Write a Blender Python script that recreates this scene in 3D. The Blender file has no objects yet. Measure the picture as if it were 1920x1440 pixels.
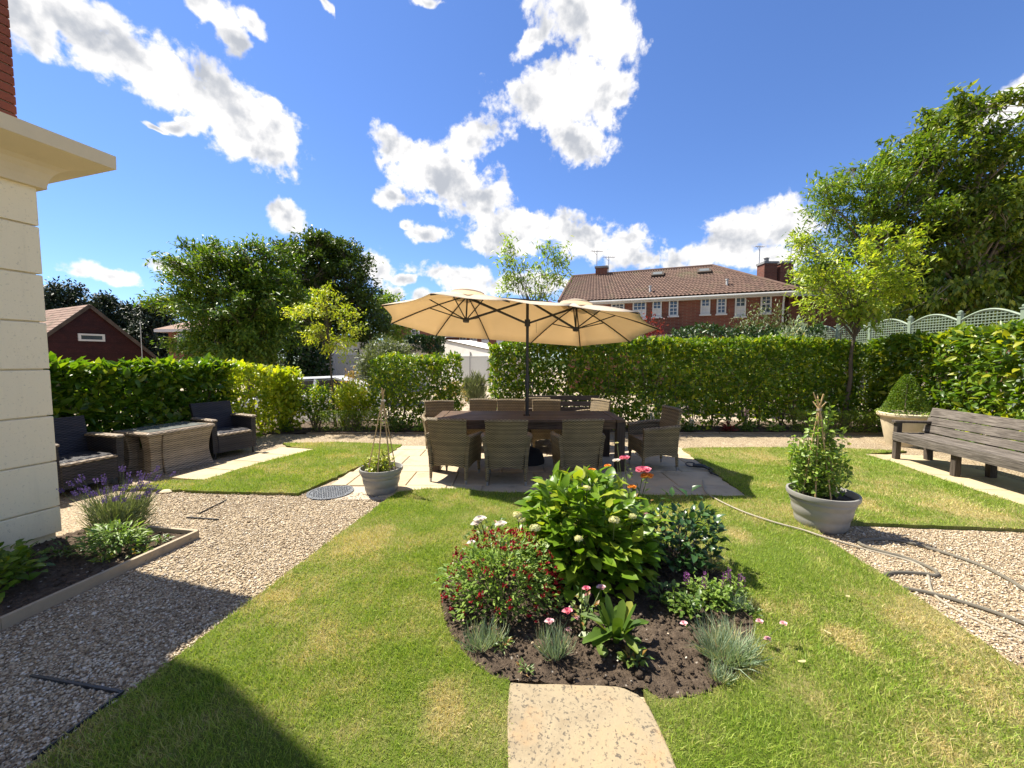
import bpy, math, random
import numpy as np
from mathutils import Vector, Matrix

random.seed(7)
rng = np.random.default_rng(7)
R = math.radians
scene = bpy.context.scene
COL = scene.collection

# ------------------------------------------------------------------ camera
CAM_H, FPX, PITCH = 1.62, 740.0, R(3.7)          # eye height (m), focal length (px of a 1920 frame), tilt down
cam_d = bpy.data.cameras.new('camera')
cam = bpy.data.objects.new('camera', cam_d)
COL.objects.link(cam)
cam.location = (0, 0, CAM_H)
cam.rotation_euler = (R(90) - PITCH, 0, 0)
cam_d.sensor_width = 36.0
cam_d.lens = 36.0 * FPX / 1920.0
cam_d.clip_start, cam_d.clip_end = 0.05, 3000.0
scene.camera = cam

# ------------------------------------------------------------------ light
SUN_EL = R(58.0)
SUN_XY = (-0.855, 0.518)                           # horizontal direction towards the sun
SUN_AZ = math.atan2(SUN_XY[0], SUN_XY[1])
vs = scene.view_settings
vs.view_transform = 'Standard'
vs.look = 'None'
vs.exposure = 1.32
vs.gamma = 1.0
vs.use_curve_mapping = False
sun_d = bpy.data.lights.new('sun', 'SUN')
sun_d.energy = 4.6
sun_d.angle = R(0.55)
sun_d.color = (1.0, 0.93, 0.80)
sun = bpy.data.objects.new('sun', sun_d)
COL.objects.link(sun)
to_sun = Vector((math.sin(SUN_AZ) * math.cos(SUN_EL), math.cos(SUN_AZ) * math.cos(SUN_EL), math.sin(SUN_EL)))
sun.rotation_euler = to_sun.to_track_quat('Z', 'Y').to_euler()
sun.location = (-20, 12, 30)
scene.cycles.max_bounces = 7
scene.cycles.transparent_max_bounces = 8
scene.cycles.diffuse_bounces = 3
scene.cycles.glossy_bounces = 2
scene.cycles.transmission_bounces = 4
scene.cycles.use_denoising = True


# ------------------------------------------------------------------ node helper
class NT:
    def __init__(s, tree):
        s.t = tree
        tree.nodes.clear()

    def n(s, typ, ins=None, **props):
        nd = s.t.nodes.new(typ)
        for k, v in props.items():
            setattr(nd, k, v)
        for k, v in (ins or {}).items():
            sk = nd.inputs[k]
            if isinstance(v, bpy.types.NodeSocket):
                s.t.links.new(v, sk)
            else:
                sk.default_value = v
        return nd

    def m(s, op, a, b=None, c=None, clamp=False):
        ins = {0: a}
        if b is not None: ins[1] = b
        if c is not None: ins[2] = c
        return s.n('ShaderNodeMath', ins, operation=op, use_clamp=clamp).outputs[0]

    def v(s, op, a, b=None, scale=None):
        ins = {0: a}
        if b is not None: ins[1] = b
        nd = s.n('ShaderNodeVectorMath', ins, operation=op)
        if scale is not None:
            if isinstance(scale, bpy.types.NodeSocket): s.t.links.new(scale, nd.inputs['Scale'])
            else: nd.inputs['Scale'].default_value = scale
        return nd.outputs['Value'] if op in ('LENGTH', 'DOT_PRODUCT') else nd.outputs[0]

    def mix(s, f, a, b, blend='MIX'):
        nd = s.n('ShaderNodeMix', {}, data_type='RGBA', blend_type=blend)
        for i, x in ((0, f), (6, a), (7, b)):
            if isinstance(x, bpy.types.NodeSocket): s.t.links.new(x, nd.inputs[i])
            elif i == 0: nd.inputs[i].default_value = x
            else: nd.inputs[i].default_value = tuple(x) + ((1,) if len(x) == 3 else ())
        return nd.outputs[2]

    def step(s, x, lo, hi, a=0.0, b=1.0, smooth=True):
        nd = s.n('ShaderNodeMapRange', {0: x, 1: lo, 2: hi, 3: a, 4: b},
                 interpolation_type='SMOOTHSTEP' if smooth else 'LINEAR', clamp=True)
        return nd.outputs[0]

    def noise(s, vec, scale, detail=4, rough=0.55, out='Fac', dist=0.0):
        ins = {'Scale': scale, 'Detail': detail, 'Roughness': rough, 'Distortion': dist}
        if vec is not None: ins['Vector'] = vec
        return s.n('ShaderNodeTexNoise', ins).outputs[out]

    def ramp(s, f, stops):
        nd = s.n('ShaderNodeValToRGB', {0: f})
        e = nd.color_ramp.elements
        while len(e) > 1: e.remove(e[-1])
        e[0].position = stops[0][0]; e[0].color = tuple(stops[0][1]) + (1,)
        for p, c in stops[1:]:
            k = e.new(p); k.color = tuple(c) + (1,)
        return nd.outputs[0]


def hexc(h):
    c = [int(h[i:i + 2], 16) / 255 for i in (0, 2, 4)]
    return tuple(x / 12.92 if x <= 0.04045 else ((x + 0.055) / 1.055) ** 2.4 for x in c)


# ------------------------------------------------------------------ pixel rays -> places (the picture was measured at 1920 x 1440)
_fw = Vector((0, math.cos(PITCH), -math.sin(PITCH)))
_up = Vector((0, math.sin(PITCH), math.cos(PITCH)))


def ray(px, py):
    return _fw + Vector((1, 0, 0)) * ((px - 960) / FPX) + _up * ((720 - py) / FPX)


def G(px, py, z=0.0):
    d = ray(px, py)
    t = (z - CAM_H) / d.z
    return Vector((d.x * t, d.y * t, z))


def D(px, py, depth):
    d = ray(px, py)
    t = depth / d.y
    return Vector((d.x * t, depth, CAM_H + d.z * t))


# ------------------------------------------------------------------ sky: Nishita air with cumulus placed by azimuth and elevation
world = bpy.data.worlds.new('World')
scene.world = world
world.use_nodes = True


def azel(px, py):
    d = ray(px, py).normalized()
    return math.atan2(d.x, d.y), math.asin(d.z)


CLOUDS = [  # centre x, y, half width, half height, tilt (deg)
    (40, 15, 110, 55, 25), (150, 55, 130, 62, 32), (250, 105, 120, 60, 35), (345, 150, 120, 62, 40), (430, 205, 105, 68, 40),
    (470, 262, 95, 52, 10), (510, 225, 60, 45, 30), (285, 241, 26, 7, 10), (325, 240, 34, 13, 0), (365, 235, 36, 22, 10), (385, 15, 60, 32, 20), (440, 72, 34, 50, -25), (475, 45, 30, 22, 20),
    (605, 8, 42, 16, 25), (800, -4, 40, 12, 0),
    (1090, 30, 100, 62, 5), (1130, 80, 70, 62, 0), (1000, 75, 45, 30, -30), (1060, 150, 110, 55, -15), (1040, 205, 130, 52, 5), (1085, 260, 72, 52, 20), (1130, 180, 62, 62, 0),
    (830, 335, 118, 62, 10), (760, 285, 62, 34, 15), (880, 265, 62, 44, -25), (910, 370, 62, 36, -10), (735, 370, 34, 22, 10),
    (548, 402, 42, 36, 20), (800, 437, 52, 19, -5), (765, 420, 20, 12, 0),
    (1000, 432, 140, 40, 4), (960, 450, 100, 36, 0), (1090, 450, 70, 38, 10), (870, 515, 84, 22, 5), (960, 535, 110, 22, 0), (800, 556, 42, 15, 0),
    (1175, 470, 46, 40, 0), (1205, 490, 40, 22, 0),
    (1400, 430, 105, 46, -12), (1340, 470, 105, 34, -5), (1465, 425, 75, 62, 0), (1440, 480, 100, 30, 0),
    (1895, 195, 66, 46, -35), (1850, 235, 26, 20, -30), (1960, 150, 70, 60, 0),
    (215, 512, 70, 16, 5), (330, 500, 62, 15, 3), (400, 465, 16, 9, 0), (700, 500, 36, 34, 50), (755, 520, 30, 10, 0), (735, 545, 24, 14, 20),
]


def cloud_colour(t, dirv, skyc, ells):
    """cumulus over the sky colour: cores by azimuth and elevation, edges and billows by noise"""
    sep = t.n('ShaderNodeSeparateXYZ', {0: dirv})
    az = t.m('ARCTAN2', sep.outputs[0], sep.outputs[1])
    el = t.m('ARCSINE', sep.outputs[2])
    warp = t.noise(dirv, 8.0, 3, 0.6, 'Color')
    uv0 = t.n('ShaderNodeCombineXYZ', {0: az, 1: el}).outputs[0]
    wv = t.v('SCALE', t.v('SUBTRACT', warp, (0.5, 0.5, 0.5)), scale=0.06)
    uv = t.v('MULTIPLY', t.v('ADD', uv0, wv), (1, 1, 0))
    acc = None
    for cx, cy, rx, ry, tilt in ells:
        a0, e0 = azel(cx, cy)
        a1, _ = azel(cx + rx, cy); a2, _ = azel(cx - rx, cy)
        _, e1 = azel(cx, cy - ry); _, e2 = azel(cx, cy + ry)
        vin = uv if acc is None else t.n('ShaderNodeVectorMath', {0: acc, 1: (1e-7, 1e-7, 0), 2: uv}, operation='MULTIPLY_ADD').outputs[0]   # keeps the chain in order
        mp = t.n('ShaderNodeMapping', {'Vector': vin, 'Location': (a0, e0, 0), 'Rotation': (0, 0, -R(tilt)),
                                       'Scale': (max(abs(a1 - a2) / 2, .004) * 1.08, max(abs(e1 - e2) / 2, .004) * 1.08, 1)}, vector_type='TEXTURE')
        ln = t.v('LENGTH', mp.outputs[0])
        acc = ln if acc is None else t.m('SMOOTH_MIN', acc, ln, 0.16)
    if acc is not None:
        core = t.m('MAXIMUM', t.m('SUBTRACT', 1.0, acc), -1.5)
    else:                                             # same kind of cloud field all round, unseen part fuller to whiten ambient light
        core = t.m('MULTIPLY', t.m('SUBTRACT', t.noise(t.v('MULTIPLY', dirv, (1, 1, 1.8)), 2.6, 2, 0.5), 0.53), 5.0)
    fb = t.m('SUBTRACT', t.noise(dirv, 13.0, 4, 0.60, dist=0.35), 0.5)
    fb2 = t.m('SUBTRACT', t.noise(dirv, 44.0, 5, 0.62), 0.5)
    d = t.m('ADD', core, t.m('ADD', t.m('MULTIPLY', fb, 1.9), t.m('MULTIPLY', fb2, 1.15)))
    sh = t.v('ADD', dirv, tuple(to_sun * 0.045))
    fs = t.m('SUBTRACT', t.noise(sh, 13.0, 3, 0.55, dist=0.3), 0.5)
    # billows facing the sun are white, the thick middle and the side turned away are grey
    grad = t.m('SUBTRACT', fs, fb)
    thick = t.step(t.m('ADD', t.m('MULTIPLY', core, 0.55), t.m('ADD', t.m('MULTIPLY', fs, 2.4), t.m('MULTIPLY', fb2, 0.9))), 0.12, 0.85)
    shade = t.m('ADD', t.m('MULTIPLY', thick, 0.9), t.m('MULTIPLY', grad, 0.7), clamp=True)
    mask = t.step(d, -0.04, 0.42)
    cloudc = t.mix(shade, (5.6, 5.5, 5.4), (2.7, 2.85, 3.15))
    return t.mix(mask, skyc, cloudc)


def build_sky():
    t = NT(world.node_tree)
    dirv = t.v('NORMALIZE', t.n('ShaderNodeTexCoord').outputs['Generated'])
    sky = t.n('ShaderNodeTexSky', sky_type='NISHITA', sun_disc=False, sun_elevation=SUN_EL, sun_rotation=SUN_AZ,
              altitude=60.0, air_density=1.0, dust_density=0.1, ozone_density=2.0)
    skyc = t.mix(1.0, sky.outputs[0], (0.53, 0.665, 0.93), 'MULTIPLY')
    sep = t.n('ShaderNodeSeparateXYZ', {0: dirv})
    k = t.m('DIVIDE', sep.outputs[0], sep.outputs[1])
    xl, xr = math.tan(azel(636, 300)[0]), math.tan(azel(1238, 440)[0])
    bgs = []
    for sel in (lambda c: c[0] < 636, lambda c: 636 <= c[0] < 1230, lambda c: c[0] >= 1230, None):
        ells = [c for c in CLOUDS if sel(c)] if sel else []
        bgs.append(t.n('ShaderNodeBackground', {0: cloud_colour(t, dirv, skyc, ells), 1: 0.083}).outputs[0])
    mixs = lambda f, a, b: t.n('ShaderNodeMixShader', {0: f, 1: a, 2: b}).outputs[0]
    inner = mixs(t.m('GREATER_THAN', k, xl), bgs[0], mixs(t.m('GREATER_THAN', k, xr), bgs[1], bgs[2]))
    front = t.m('MULTIPLY', t.m('GREATER_THAN', sep.outputs[1], 0.30), t.m('LESS_THAN', sep.outputs[2], 0.78))
    allsky = mixs(front, bgs[3], inner)
    haze = t.n('ShaderNodeBackground', {0: skyc, 1: 0.083}).outputs[0]
    t.n('ShaderNodeOutputWorld', {0: mixs(t.m('GREATER_THAN', sep.outputs[2], 0.0), haze, allsky)})


build_sky()
world.cycles.sampling_method = 'MANUAL'
world.cycles.sample_map_resolution = 256


# ------------------------------------------------------------------ mesh helpers
ROOT = {}                                            # object name -> world origin of its thing


def np_mesh(name, verts, faces, smooth=False):
    """faces: (n,k) int array or list of lists"""
    me = bpy.data.meshes.new(name)
    v = np.asarray(verts, dtype=np.float32).reshape(-1, 3)
    if isinstance(faces, np.ndarray):
        n, k = faces.shape
        me.vertices.add(len(v)); me.vertices.foreach_set('co', v.ravel())
        me.loops.add(n * k); me.loops.foreach_set('vertex_index', faces.astype(np.int32).ravel())
        me.polygons.add(n)
        me.polygons.foreach_set('loop_start', np.arange(0, n * k, k, dtype=np.int32))
        me.polygons.foreach_set('loop_total', np.full(n, k, dtype=np.int32))
        me.update(calc_edges=True)
    else:
        me.from_pydata([tuple(x) for x in v], [], [tuple(f) for f in faces])
        me.update()
    if smooth:
        me.polygons.foreach_set('use_smooth', np.ones(len(me.polygons), dtype=bool))
    return me


def link(name, me, mat, parent=None):
    o = bpy.data.objects.new(name, me)
    COL.objects.link(o)
    if mat is not None and me is not None and not me.materials: me.materials.append(mat)
    if parent is not None: o.parent = parent
    return o


def tag(o, label=None, cat=None, group=None, kind=None):
    if label: o['label'] = label
    if cat: o['category'] = cat
    if group: o['group'] = group
    if kind: o['kind'] = kind
    return o


def thing(name, loc, label, cat, group=None, rz=0.0):
    o = bpy.data.objects.new(name, None)
    o.empty_display_size = 0.2
    COL.objects.link(o)
    o.location = loc
    o.rotation_euler = (0, 0, rz)
    ROOT[o.name] = Vector(loc)
    return tag(o, label, cat, group)


def rotm(rz):
    c, s = math.cos(rz), math.sin(rz)
    return np.array([[c, -s, 0], [s, c, 0], [0, 0, 1]])


class MB:
    def __init__(s):
        s.v = []; s.f = []; s.nv = 0

    def add(s, verts, faces):
        v = np.asarray(verts, dtype=float).reshape(-1, 3)
        s.v.append(v)
        s.f += [tuple(int(i) + s.nv for i in f) for f in faces]
        s.nv += len(v)
        return s

    def box(s, c, size, rz=0.0, M=None, taper=1.0):
        x, y, z = [q / 2 for q in size]
        v = np.array([[-x, -y, -z], [x, -y, -z], [x, y, -z], [-x, y, -z],
                      [-x * taper, -y * taper, z], [x * taper, -y * taper, z], [x * taper, y * taper, z], [-x * taper, y * taper, z]])
        v = v @ (rotm(rz).T if M is None else np.asarray(M).T) + np.asarray(c)
        return s.add(v, [(0, 3, 2, 1), (4, 5, 6, 7), (0, 1, 5, 4), (1, 2, 6, 5), (2, 3, 7, 6), (3, 0, 4, 7)])

    def cbox(s, c, size, ch=0.008, rz=0.0, M=None):
        """box with chamfered top and vertical edges"""
        x, y, z = [q / 2 for q in size]
        ch = min(ch, x * .45, y * .45, z * .9)

        def ring(ix, zz):
            a, b, k = x - ix, y - ix, ch
            return [[-a + k, -b, zz], [a - k, -b, zz], [a, -b + k, zz], [a, b - k, zz], [a - k, b, zz], [-a + k, b, zz], [-a, b - k, zz], [-a, -b + k, zz]]
        v = np.array(ring(0, -z) + ring(0, z - ch) + ring(ch, z))
        v = v @ (rotm(rz).T if M is None else np.asarray(M).T) + np.asarray(c)
        f = [tuple(range(7, -1, -1)), tuple(range(16, 24))]
        for r in (0, 8):
            for i in range(8):
                j = (i + 1) % 8
                f.append((r + i, r + j, r + 8 + j, r + 8 + i))
        return s.add(v, f)

    def bar(s, a, b, w, h):
        """square bar from a to b"""
        a, b = Vector(a), Vector(b)
        d = b - a
        q = d.to_track_quat('Z', 'Y').to_matrix()
        return s.box((a + b) / 2, (w, h, d.length), M=q)

    def tube(s, path, rad, n=8, cap=True):
        P = [Vector(p) for p in path]
        if not hasattr(rad, '__len__'): rad = [rad] * len(P)
        up = Vector((0, 0, 1)); rings = []; prev = None
        for i, p in enumerate(P):
            d = (P[min(i + 1, len(P) - 1)] - P[max(i - 1, 0)])
            d = d.normalized() if d.length > 1e-9 else up
            if prev is None:
                ref = Vector((1, 0, 0)) if abs(d.z) > 0.9 else up
                a = d.cross(ref).normalized()
            else:
                a = (prev - d * prev.dot(d))
                a = a.normalized() if a.length > 1e-6 else d.orthogonal().normalized()
            prev = a
            b = d.cross(a)
            rings += [p + (a * math.cos(2 * math.pi * k / n) + b * math.sin(2 * math.pi * k / n)) * rad[i] for k in range(n)]
        f = []
        for i in range(len(P) - 1):
            for k in range(n):
                k2 = (k + 1) % n
                f.append((i * n + k, i * n + k2, (i + 1) * n + k2, (i + 1) * n + k))
        if cap:
            f.append(tuple(range(n - 1, -1, -1)))
            m = (len(P) - 1) * n
            f.append(tuple(range(m, m + n)))
        return s.add(np.array([tuple(q) for q in rings]), f)

    def lathe(s, prof, c=(0, 0, 0), n=32, closed=False, sx=1.0, sy=1.0):
        v = []
        for r, z in prof:
            for k in range(n):
                a = 2 * math.pi * k / n
                v.append((c[0] + r * math.cos(a) * sx, c[1] + r * math.sin(a) * sy, c[2] + z))
        f = []
        for i in range(len(prof) - 1):
            for k in range(n):
                k2 = (k + 1) % n
                f.append((i * n + k, i * n + k2, (i + 1) * n + k2, (i + 1) * n + k))
        if closed:
            f.append(tuple(range(n - 1, -1, -1)))
            m = (len(prof) - 1) * n
            f.append(tuple(range(m, m + n)))
        return s.add(v, f)

    def prism(s, poly, z0, z1):
        n = len(poly)
        v = [(x, y, z0) for x, y in poly] + [(x, y, z1) for x, y in poly]
        f = [tuple(range(n - 1, -1, -1)), tuple(range(n, 2 * n))]
        for i in range(n):
            j = (i + 1) % n
            f.append((i, j, n + j, n + i))
        return s.add(v, f)

    def shell(s, fn, nu, nv, th):
        """closed slab following the surface fn(u, v), thickness th (may be a function of u, v)"""
        P = np.array([[fn(i / nu, j / nv) for j in range(nv + 1)] for i in range(nu + 1)], dtype=float)
        du = np.gradient(P, axis=0); dv = np.gradient(P, axis=1)
        N = np.cross(du, dv); N /= np.linalg.norm(N, axis=2, keepdims=True) + 1e-12
        T = np.array([[th(i / nu, j / nv) if callable(th) else th for j in range(nv + 1)] for i in range(nu + 1)])[..., None]
        A = (P + N * T / 2).reshape(-1, 3); B = (P - N * T / 2).reshape(-1, 3)
        m = (nu + 1) * (nv + 1); w = nv + 1
        f = []
        for i in range(nu):
            for j in range(nv):
                a, b, c, d = i * w + j, (i + 1) * w + j, (i + 1) * w + j + 1, i * w + j + 1
                f.append((a, b, c, d)); f.append((m + d, m + c, m + b, m + a))
        for i in range(nu):
            a, b = i * w, (i + 1) * w
            f.append((m + a, m + b, b, a))
            a, b = i * w + nv, (i + 1) * w + nv
            f.append((a, b, m + b, m + a))
        for j in range(nv):
            a, b = j, j + 1
            f.append((a, b, m + b, m + a))
            a, b = nu * w + j, nu * w + j + 1
            f.append((m + a, m + b, b, a))
        return s.add(np.vstack([A, B]), f)

    def build(s, name, mat, parent=None, local=True, smooth=False, bevel=0.0):
        v = np.vstack(s.v)
        if parent is not None and not local:
            r = ROOT[parent.name]
            v = v - np.array(tuple(r))
        me = np_mesh(name, v, s.f, smooth)
        o = link(name, me, mat, parent)
        if parent is not None: ROOT[o.name] = ROOT.get(parent.name, Vector((0, 0, 0)))
        if smooth:
            try:
                me.set_sharp_from_angle(angle=R(40))
            except Exception:
                pass
        if bevel > 0:
            b = o.modifiers.new('bevel', 'BEVEL'); b.width = bevel; b.segments = 2; b.limit_method = 'ANGLE'; b.angle_limit = R(35)
        return o


def copy_tree(o, parent=None):
    c = o.copy()
    COL.objects.link(c)
    c.parent = parent
    for ch in list(o.children):
        copy_tree(ch, c)
    return c


def vnoise(p, f, seed=0):
    """cheap smooth noise in about -1..1 for an (n,3) array"""
    r = np.random.default_rng(seed)
    out = np.zeros(len(p))
    for k in range(5):
        d = r.normal(size=3); d /= np.linalg.norm(d)
        out += np.sin((p @ d) * f * (0.7 + 0.45 * k) + r.uniform(0, 6.3) + 1.3 * np.sin((p @ np.roll(d, 1)) * f * 0.8 + k))
    return out / 3.0


def unit(a):
    return a / (np.linalg.norm(a, axis=1, keepdims=True) + 1e-9)


def leaf_arrays(pos, axis, nrm, L, W, kind='fold', fold=0.25, droop=0.2):
    """pos, axis, nrm: (n,3); L, W: (n,) -> verts, faces"""
    n = len(pos)
    axis = unit(axis)
    b = unit(np.cross(nrm, axis)); nn = np.cross(axis, b)
    L = np.asarray(L).reshape(-1, 1) * np.ones((n, 1)); W = np.asarray(W).reshape(-1, 1) * np.ones((n, 1))
    if kind == 'fold':                       # six points, two bent halves: a leaf with a midrib
        p0 = pos
        pm = pos + axis * L * .5 - nn * L * 0.02
        pl = pos + axis * L * .42 + b * W * .5 + nn * W * fold
        pr = pos + axis * L * .42 - b * W * .5 + nn * W * fold
        pl2 = pos + axis * L * .76 + b * W * .33 + nn * (W * fold * .6 - L * droop * .45)
        pr2 = pos + axis * L * .76 - b * W * .33 + nn * (W * fold * .6 - L * droop * .45)
        pt = pos + axis * L - nn * L * droop
        v = np.stack([p0, pm, pl, pr, pl2, pr2, pt], 1).reshape(-1, 3)
        o = (np.arange(n) * 7)[:, None]
        q = np.concatenate([o + np.array([[0, 1, 2, 2]]) * 1, o + np.array([[0, 3, 1, 1]])], 0)
        tri = np.concatenate([o + np.array([[0, 1, 2]]), o + np.array([[0, 3, 1]]), o + np.array([[2, 1, 4]]), o + np.array([[1, 3, 5]]),
                              o + np.array([[1, 6, 4]]), o + np.array([[1, 5, 6]])], 0)
        return v, tri
    if kind == 'rhomb':
        pl = pos + axis * L * .45 + b * W * .5 + nn * W * fold
        pr = pos + axis * L * .45 - b * W * .5 + nn * W * fold
        pt = pos + axis * L - nn * L * droop
        v = np.stack([pos, pr, pt, pl], 1).reshape(-1, 3)
        o = (np.arange(n) * 4)[:, None]
        return v, np.concatenate([o + np.array([[0, 1, 2]]), o + np.array([[0, 2, 3]])], 0)
    if kind == 'blade':                      # narrow bent blade, three triangles
        p1 = pos + b * W * .5; p2 = pos - b * W * .5
        m = pos + axis * L * .55
        m1 = m + b * W * .38; m2 = m - b * W * .38
        t = pos + axis * L - nn * L * droop
        v = np.stack([p1, p2, m1, m2, t], 1).reshape(-1, 3)
        o = (np.arange(n) * 5)[:, None]
        return v, np.concatenate([o + np.array([[0, 1, 3]]), o + np.array([[0, 3, 2]]), o + np.array([[2, 3, 4]])], 0)
    if kind == 'tri':
        v = np.stack([pos + b * W * .5, pos - b * W * .5, pos + axis * L - nn * L * droop], 1).reshape(-1, 3)
        o = (np.arange(n) * 3)[:, None]
        return v, o + np.array([[0, 1, 2]])


class LB:
    """collects leaf triangles"""
    def __init__(s):
        s.v = []; s.f = []; s.n = 0

    def add(s, *a, **k):
        v, f = leaf_arrays(*a, **k)
        s.v.append(v); s.f.append(f + s.n); s.n += len(v)
        return s

    def raw(s, v, f):
        s.v.append(np.asarray(v)); s.f.append(np.asarray(f) + s.n); s.n += len(v)

    def build(s, name, mat, parent=None, smooth=False):
        v = np.vstack(s.v)
        if parent is not None:
            v = v - np.array(tuple(ROOT[parent.name]))
        o = link(name, np_mesh(name, v, np.vstack(s.f), smooth), mat, parent)
        if parent is not None: ROOT[o.name] = ROOT[parent.name]
        if parent is not None and name in ('foliage', 'crown', 'blades'): o['kind'] = 'stuff'      # leaves past the 300 that show largest
        return o


LEAF_MESH = {}


def leaf_mesh(var):
    """one broad leaf of unit length along x, unit width along y, with midrib, arch and pointed tip"""
    if var not in LEAF_MESH:
        fold, droop, wave = ((.16, .16, .02), (.10, .30, .03), (.22, .08, .015))[var]
        V = []; F = []; n = 5
        for i in range(n + 1):
            q = i / n
            w = .5 * math.sin(math.pi * q ** .82) ** .85 if 0 < i < n else .012
            z = -droop * q ** 2
            k = wave * math.sin(q * 9 + var)
            V += [(q, w, z + fold * w + k), (q, 0, z), (q, -w, z + fold * w - k)]
        for i in range(n):
            for j in range(2): F.append((i * 3 + j, i * 3 + j + 1, i * 3 + 4 + j, i * 3 + 3 + j))
        LEAF_MESH[var] = (V, F)
    return LEAF_MESH[var]


LEAF_DATA = {}


def single_leaves(parent, pos, ax, nr, L, W, mat, name='leaf'):
    """leaves one can pick out singly: each an object, sharing three leaf meshes"""
    root = np.array(tuple(ROOT[parent.name]))
    ax = unit(ax); b = unit(np.cross(nr, ax)); nn = np.cross(ax, b)
    for i in range(len(pos)):
        var = i % 3
        if (var, mat) not in LEAF_DATA:
            V, F = leaf_mesh(var)
            me = np_mesh('leaf', V, F, True); me.materials.append(M[mat]); LEAF_DATA[(var, mat)] = me
        o = bpy.data.objects.new(name, LEAF_DATA[(var, mat)])
        COL.objects.link(o); o.parent = parent
        p = pos[i] - root
        l, w = float(L[i]), float(W[i])
        o.matrix_local = Matrix(((ax[i][0] * l, b[i][0] * w, nn[i][0] * l, p[0]), (ax[i][1] * l, b[i][1] * w, nn[i][1] * l, p[1]), (ax[i][2] * l, b[i][2] * w, nn[i][2] * l, p[2]), (0, 0, 0, 1)))


def rdirs(n, r=rng):
    return unit(r.normal(size=(n, 3)))


def inside(poly, x, y):
    """vectorised point in polygon"""
    p = np.asarray([(q[0], q[1]) for q in poly]); res = np.zeros(len(x), dtype=bool)
    j = len(p) - 1
    for i in range(len(p)):
        c = ((p[i, 1] > y) != (p[j, 1] > y)) & (x < (p[j, 0] - p[i, 0]) * (y - p[i, 1]) / (p[j, 1] - p[i, 1] + 1e-12) + p[i, 0])
        res ^= c; j = i
    return res


def smooth_path(pts, k=6):
    P = [Vector(p) for p in pts]; out = []
    for i in range(len(P) - 1):
        p0, p1, p2, p3 = P[max(i - 1, 0)], P[i], P[i + 1], P[min(i + 2, len(P) - 1)]
        for q in range(k):
            t = q / k
            out.append(0.5 * ((2 * p1) + (p2 - p0) * t + (2 * p0 - 5 * p1 + 4 * p2 - p3) * t * t + (3 * p1 - p0 - 3 * p2 + p3) * t ** 3))
    out.append(P[-1])
    return out


# ------------------------------------------------------------------ materials
MATS = {}


def new_mat(name):
    m = bpy.data.materials.new(name)
    m.use_nodes = True
    MATS[name] = m
    return m, NT(m.node_tree)


def finish(t, bsdf):
    t.n('ShaderNodeOutputMaterial', {0: bsdf})


def obj_co(t):
    return t.n('ShaderNodeTexCoord').outputs['Object']


def world_co(t):
    return t.n('ShaderNodeNewGeometry').outputs['Position']


def plain(name, col, rough=0.6, var=0.12, scale=30.0, bump=0.1, bscale=80.0, metal=0.0, spec=0.5, dirt=None):
    """painted / cast surface: base colour with mottling, fine relief and optional dirt"""
    m, t = new_mat(name)
    co = obj_co(t)
    n1 = t.noise(co, scale, 5, 0.6)
    lo = tuple(c * (1 - var) for c in col); hi = tuple(min(1, c * (1 + var)) for c in col)
    c = t.mix(n1, lo, hi)
    if dirt:
        n2 = t.step(t.noise(co, scale * .23, 6, 0.65), 0.5, 0.75)
        c = t.mix(n2, c, dirt)
    ins = {'Base Color': c, 'Roughness': t.step(n1, 0, 1, max(0, rough - .1), min(1, rough + .1)), 'Metallic': metal, 'Specular IOR Level': spec}
    if bump:
        ins['Normal'] = t.n('ShaderNodeBump', {'Strength': bump, 'Distance': 0.004, 'Height': t.noise(co, bscale, 5, 0.6)}).outputs[0]
    finish(t, t.n('ShaderNodeBsdfPrincipled', ins).outputs[0])
    return m


def leafm(name, a, b, c=None, transl=0.35, rough=0.42, spec=0.5, tint=(1.25, 1.3, 0.45), per='island'):
    """leaf: colour varies from leaf to leaf, light passes through"""
    m, t = new_mat(name)
    geo = t.n('ShaderNodeNewGeometry')
    rnd = geo.outputs['Random Per Island'] if per == 'island' else t.n('ShaderNodeObjectInfo').outputs['Random']
    stops = [(0.0, a), (0.75, b)] + ([(0.97, c)] if c else [])
    col = t.ramp(rnd, stops)
    big = t.noise(geo.outputs['Position'], 2.3, 2, 0.5)
    col = t.mix(1.0, col, t.ramp(big, [(0.3, (0.82, 0.86, 0.8)), (0.7, (1.14, 1.1, 1.05))]), 'MULTIPLY')
    p = t.n('ShaderNodeBsdfPrincipled', {'Base Color': col, 'Roughness': rough, 'Specular IOR Level': spec})
    tc = t.mix(1.0, col, tint, 'MULTIPLY')
    tr = t.n('ShaderNodeBsdfTranslucent', {'Color': tc})
    finish(t, t.n('ShaderNodeMixShader', {0: transl, 1: p.outputs[0], 2: tr.outputs[0]}).outputs[0])
    return m


def petal(name, a, b, transl=0.3):
    return leafm(name, a, b, transl=transl, rough=0.6, spec=0.2, tint=(1.1, 1.0, 1.0))


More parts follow.
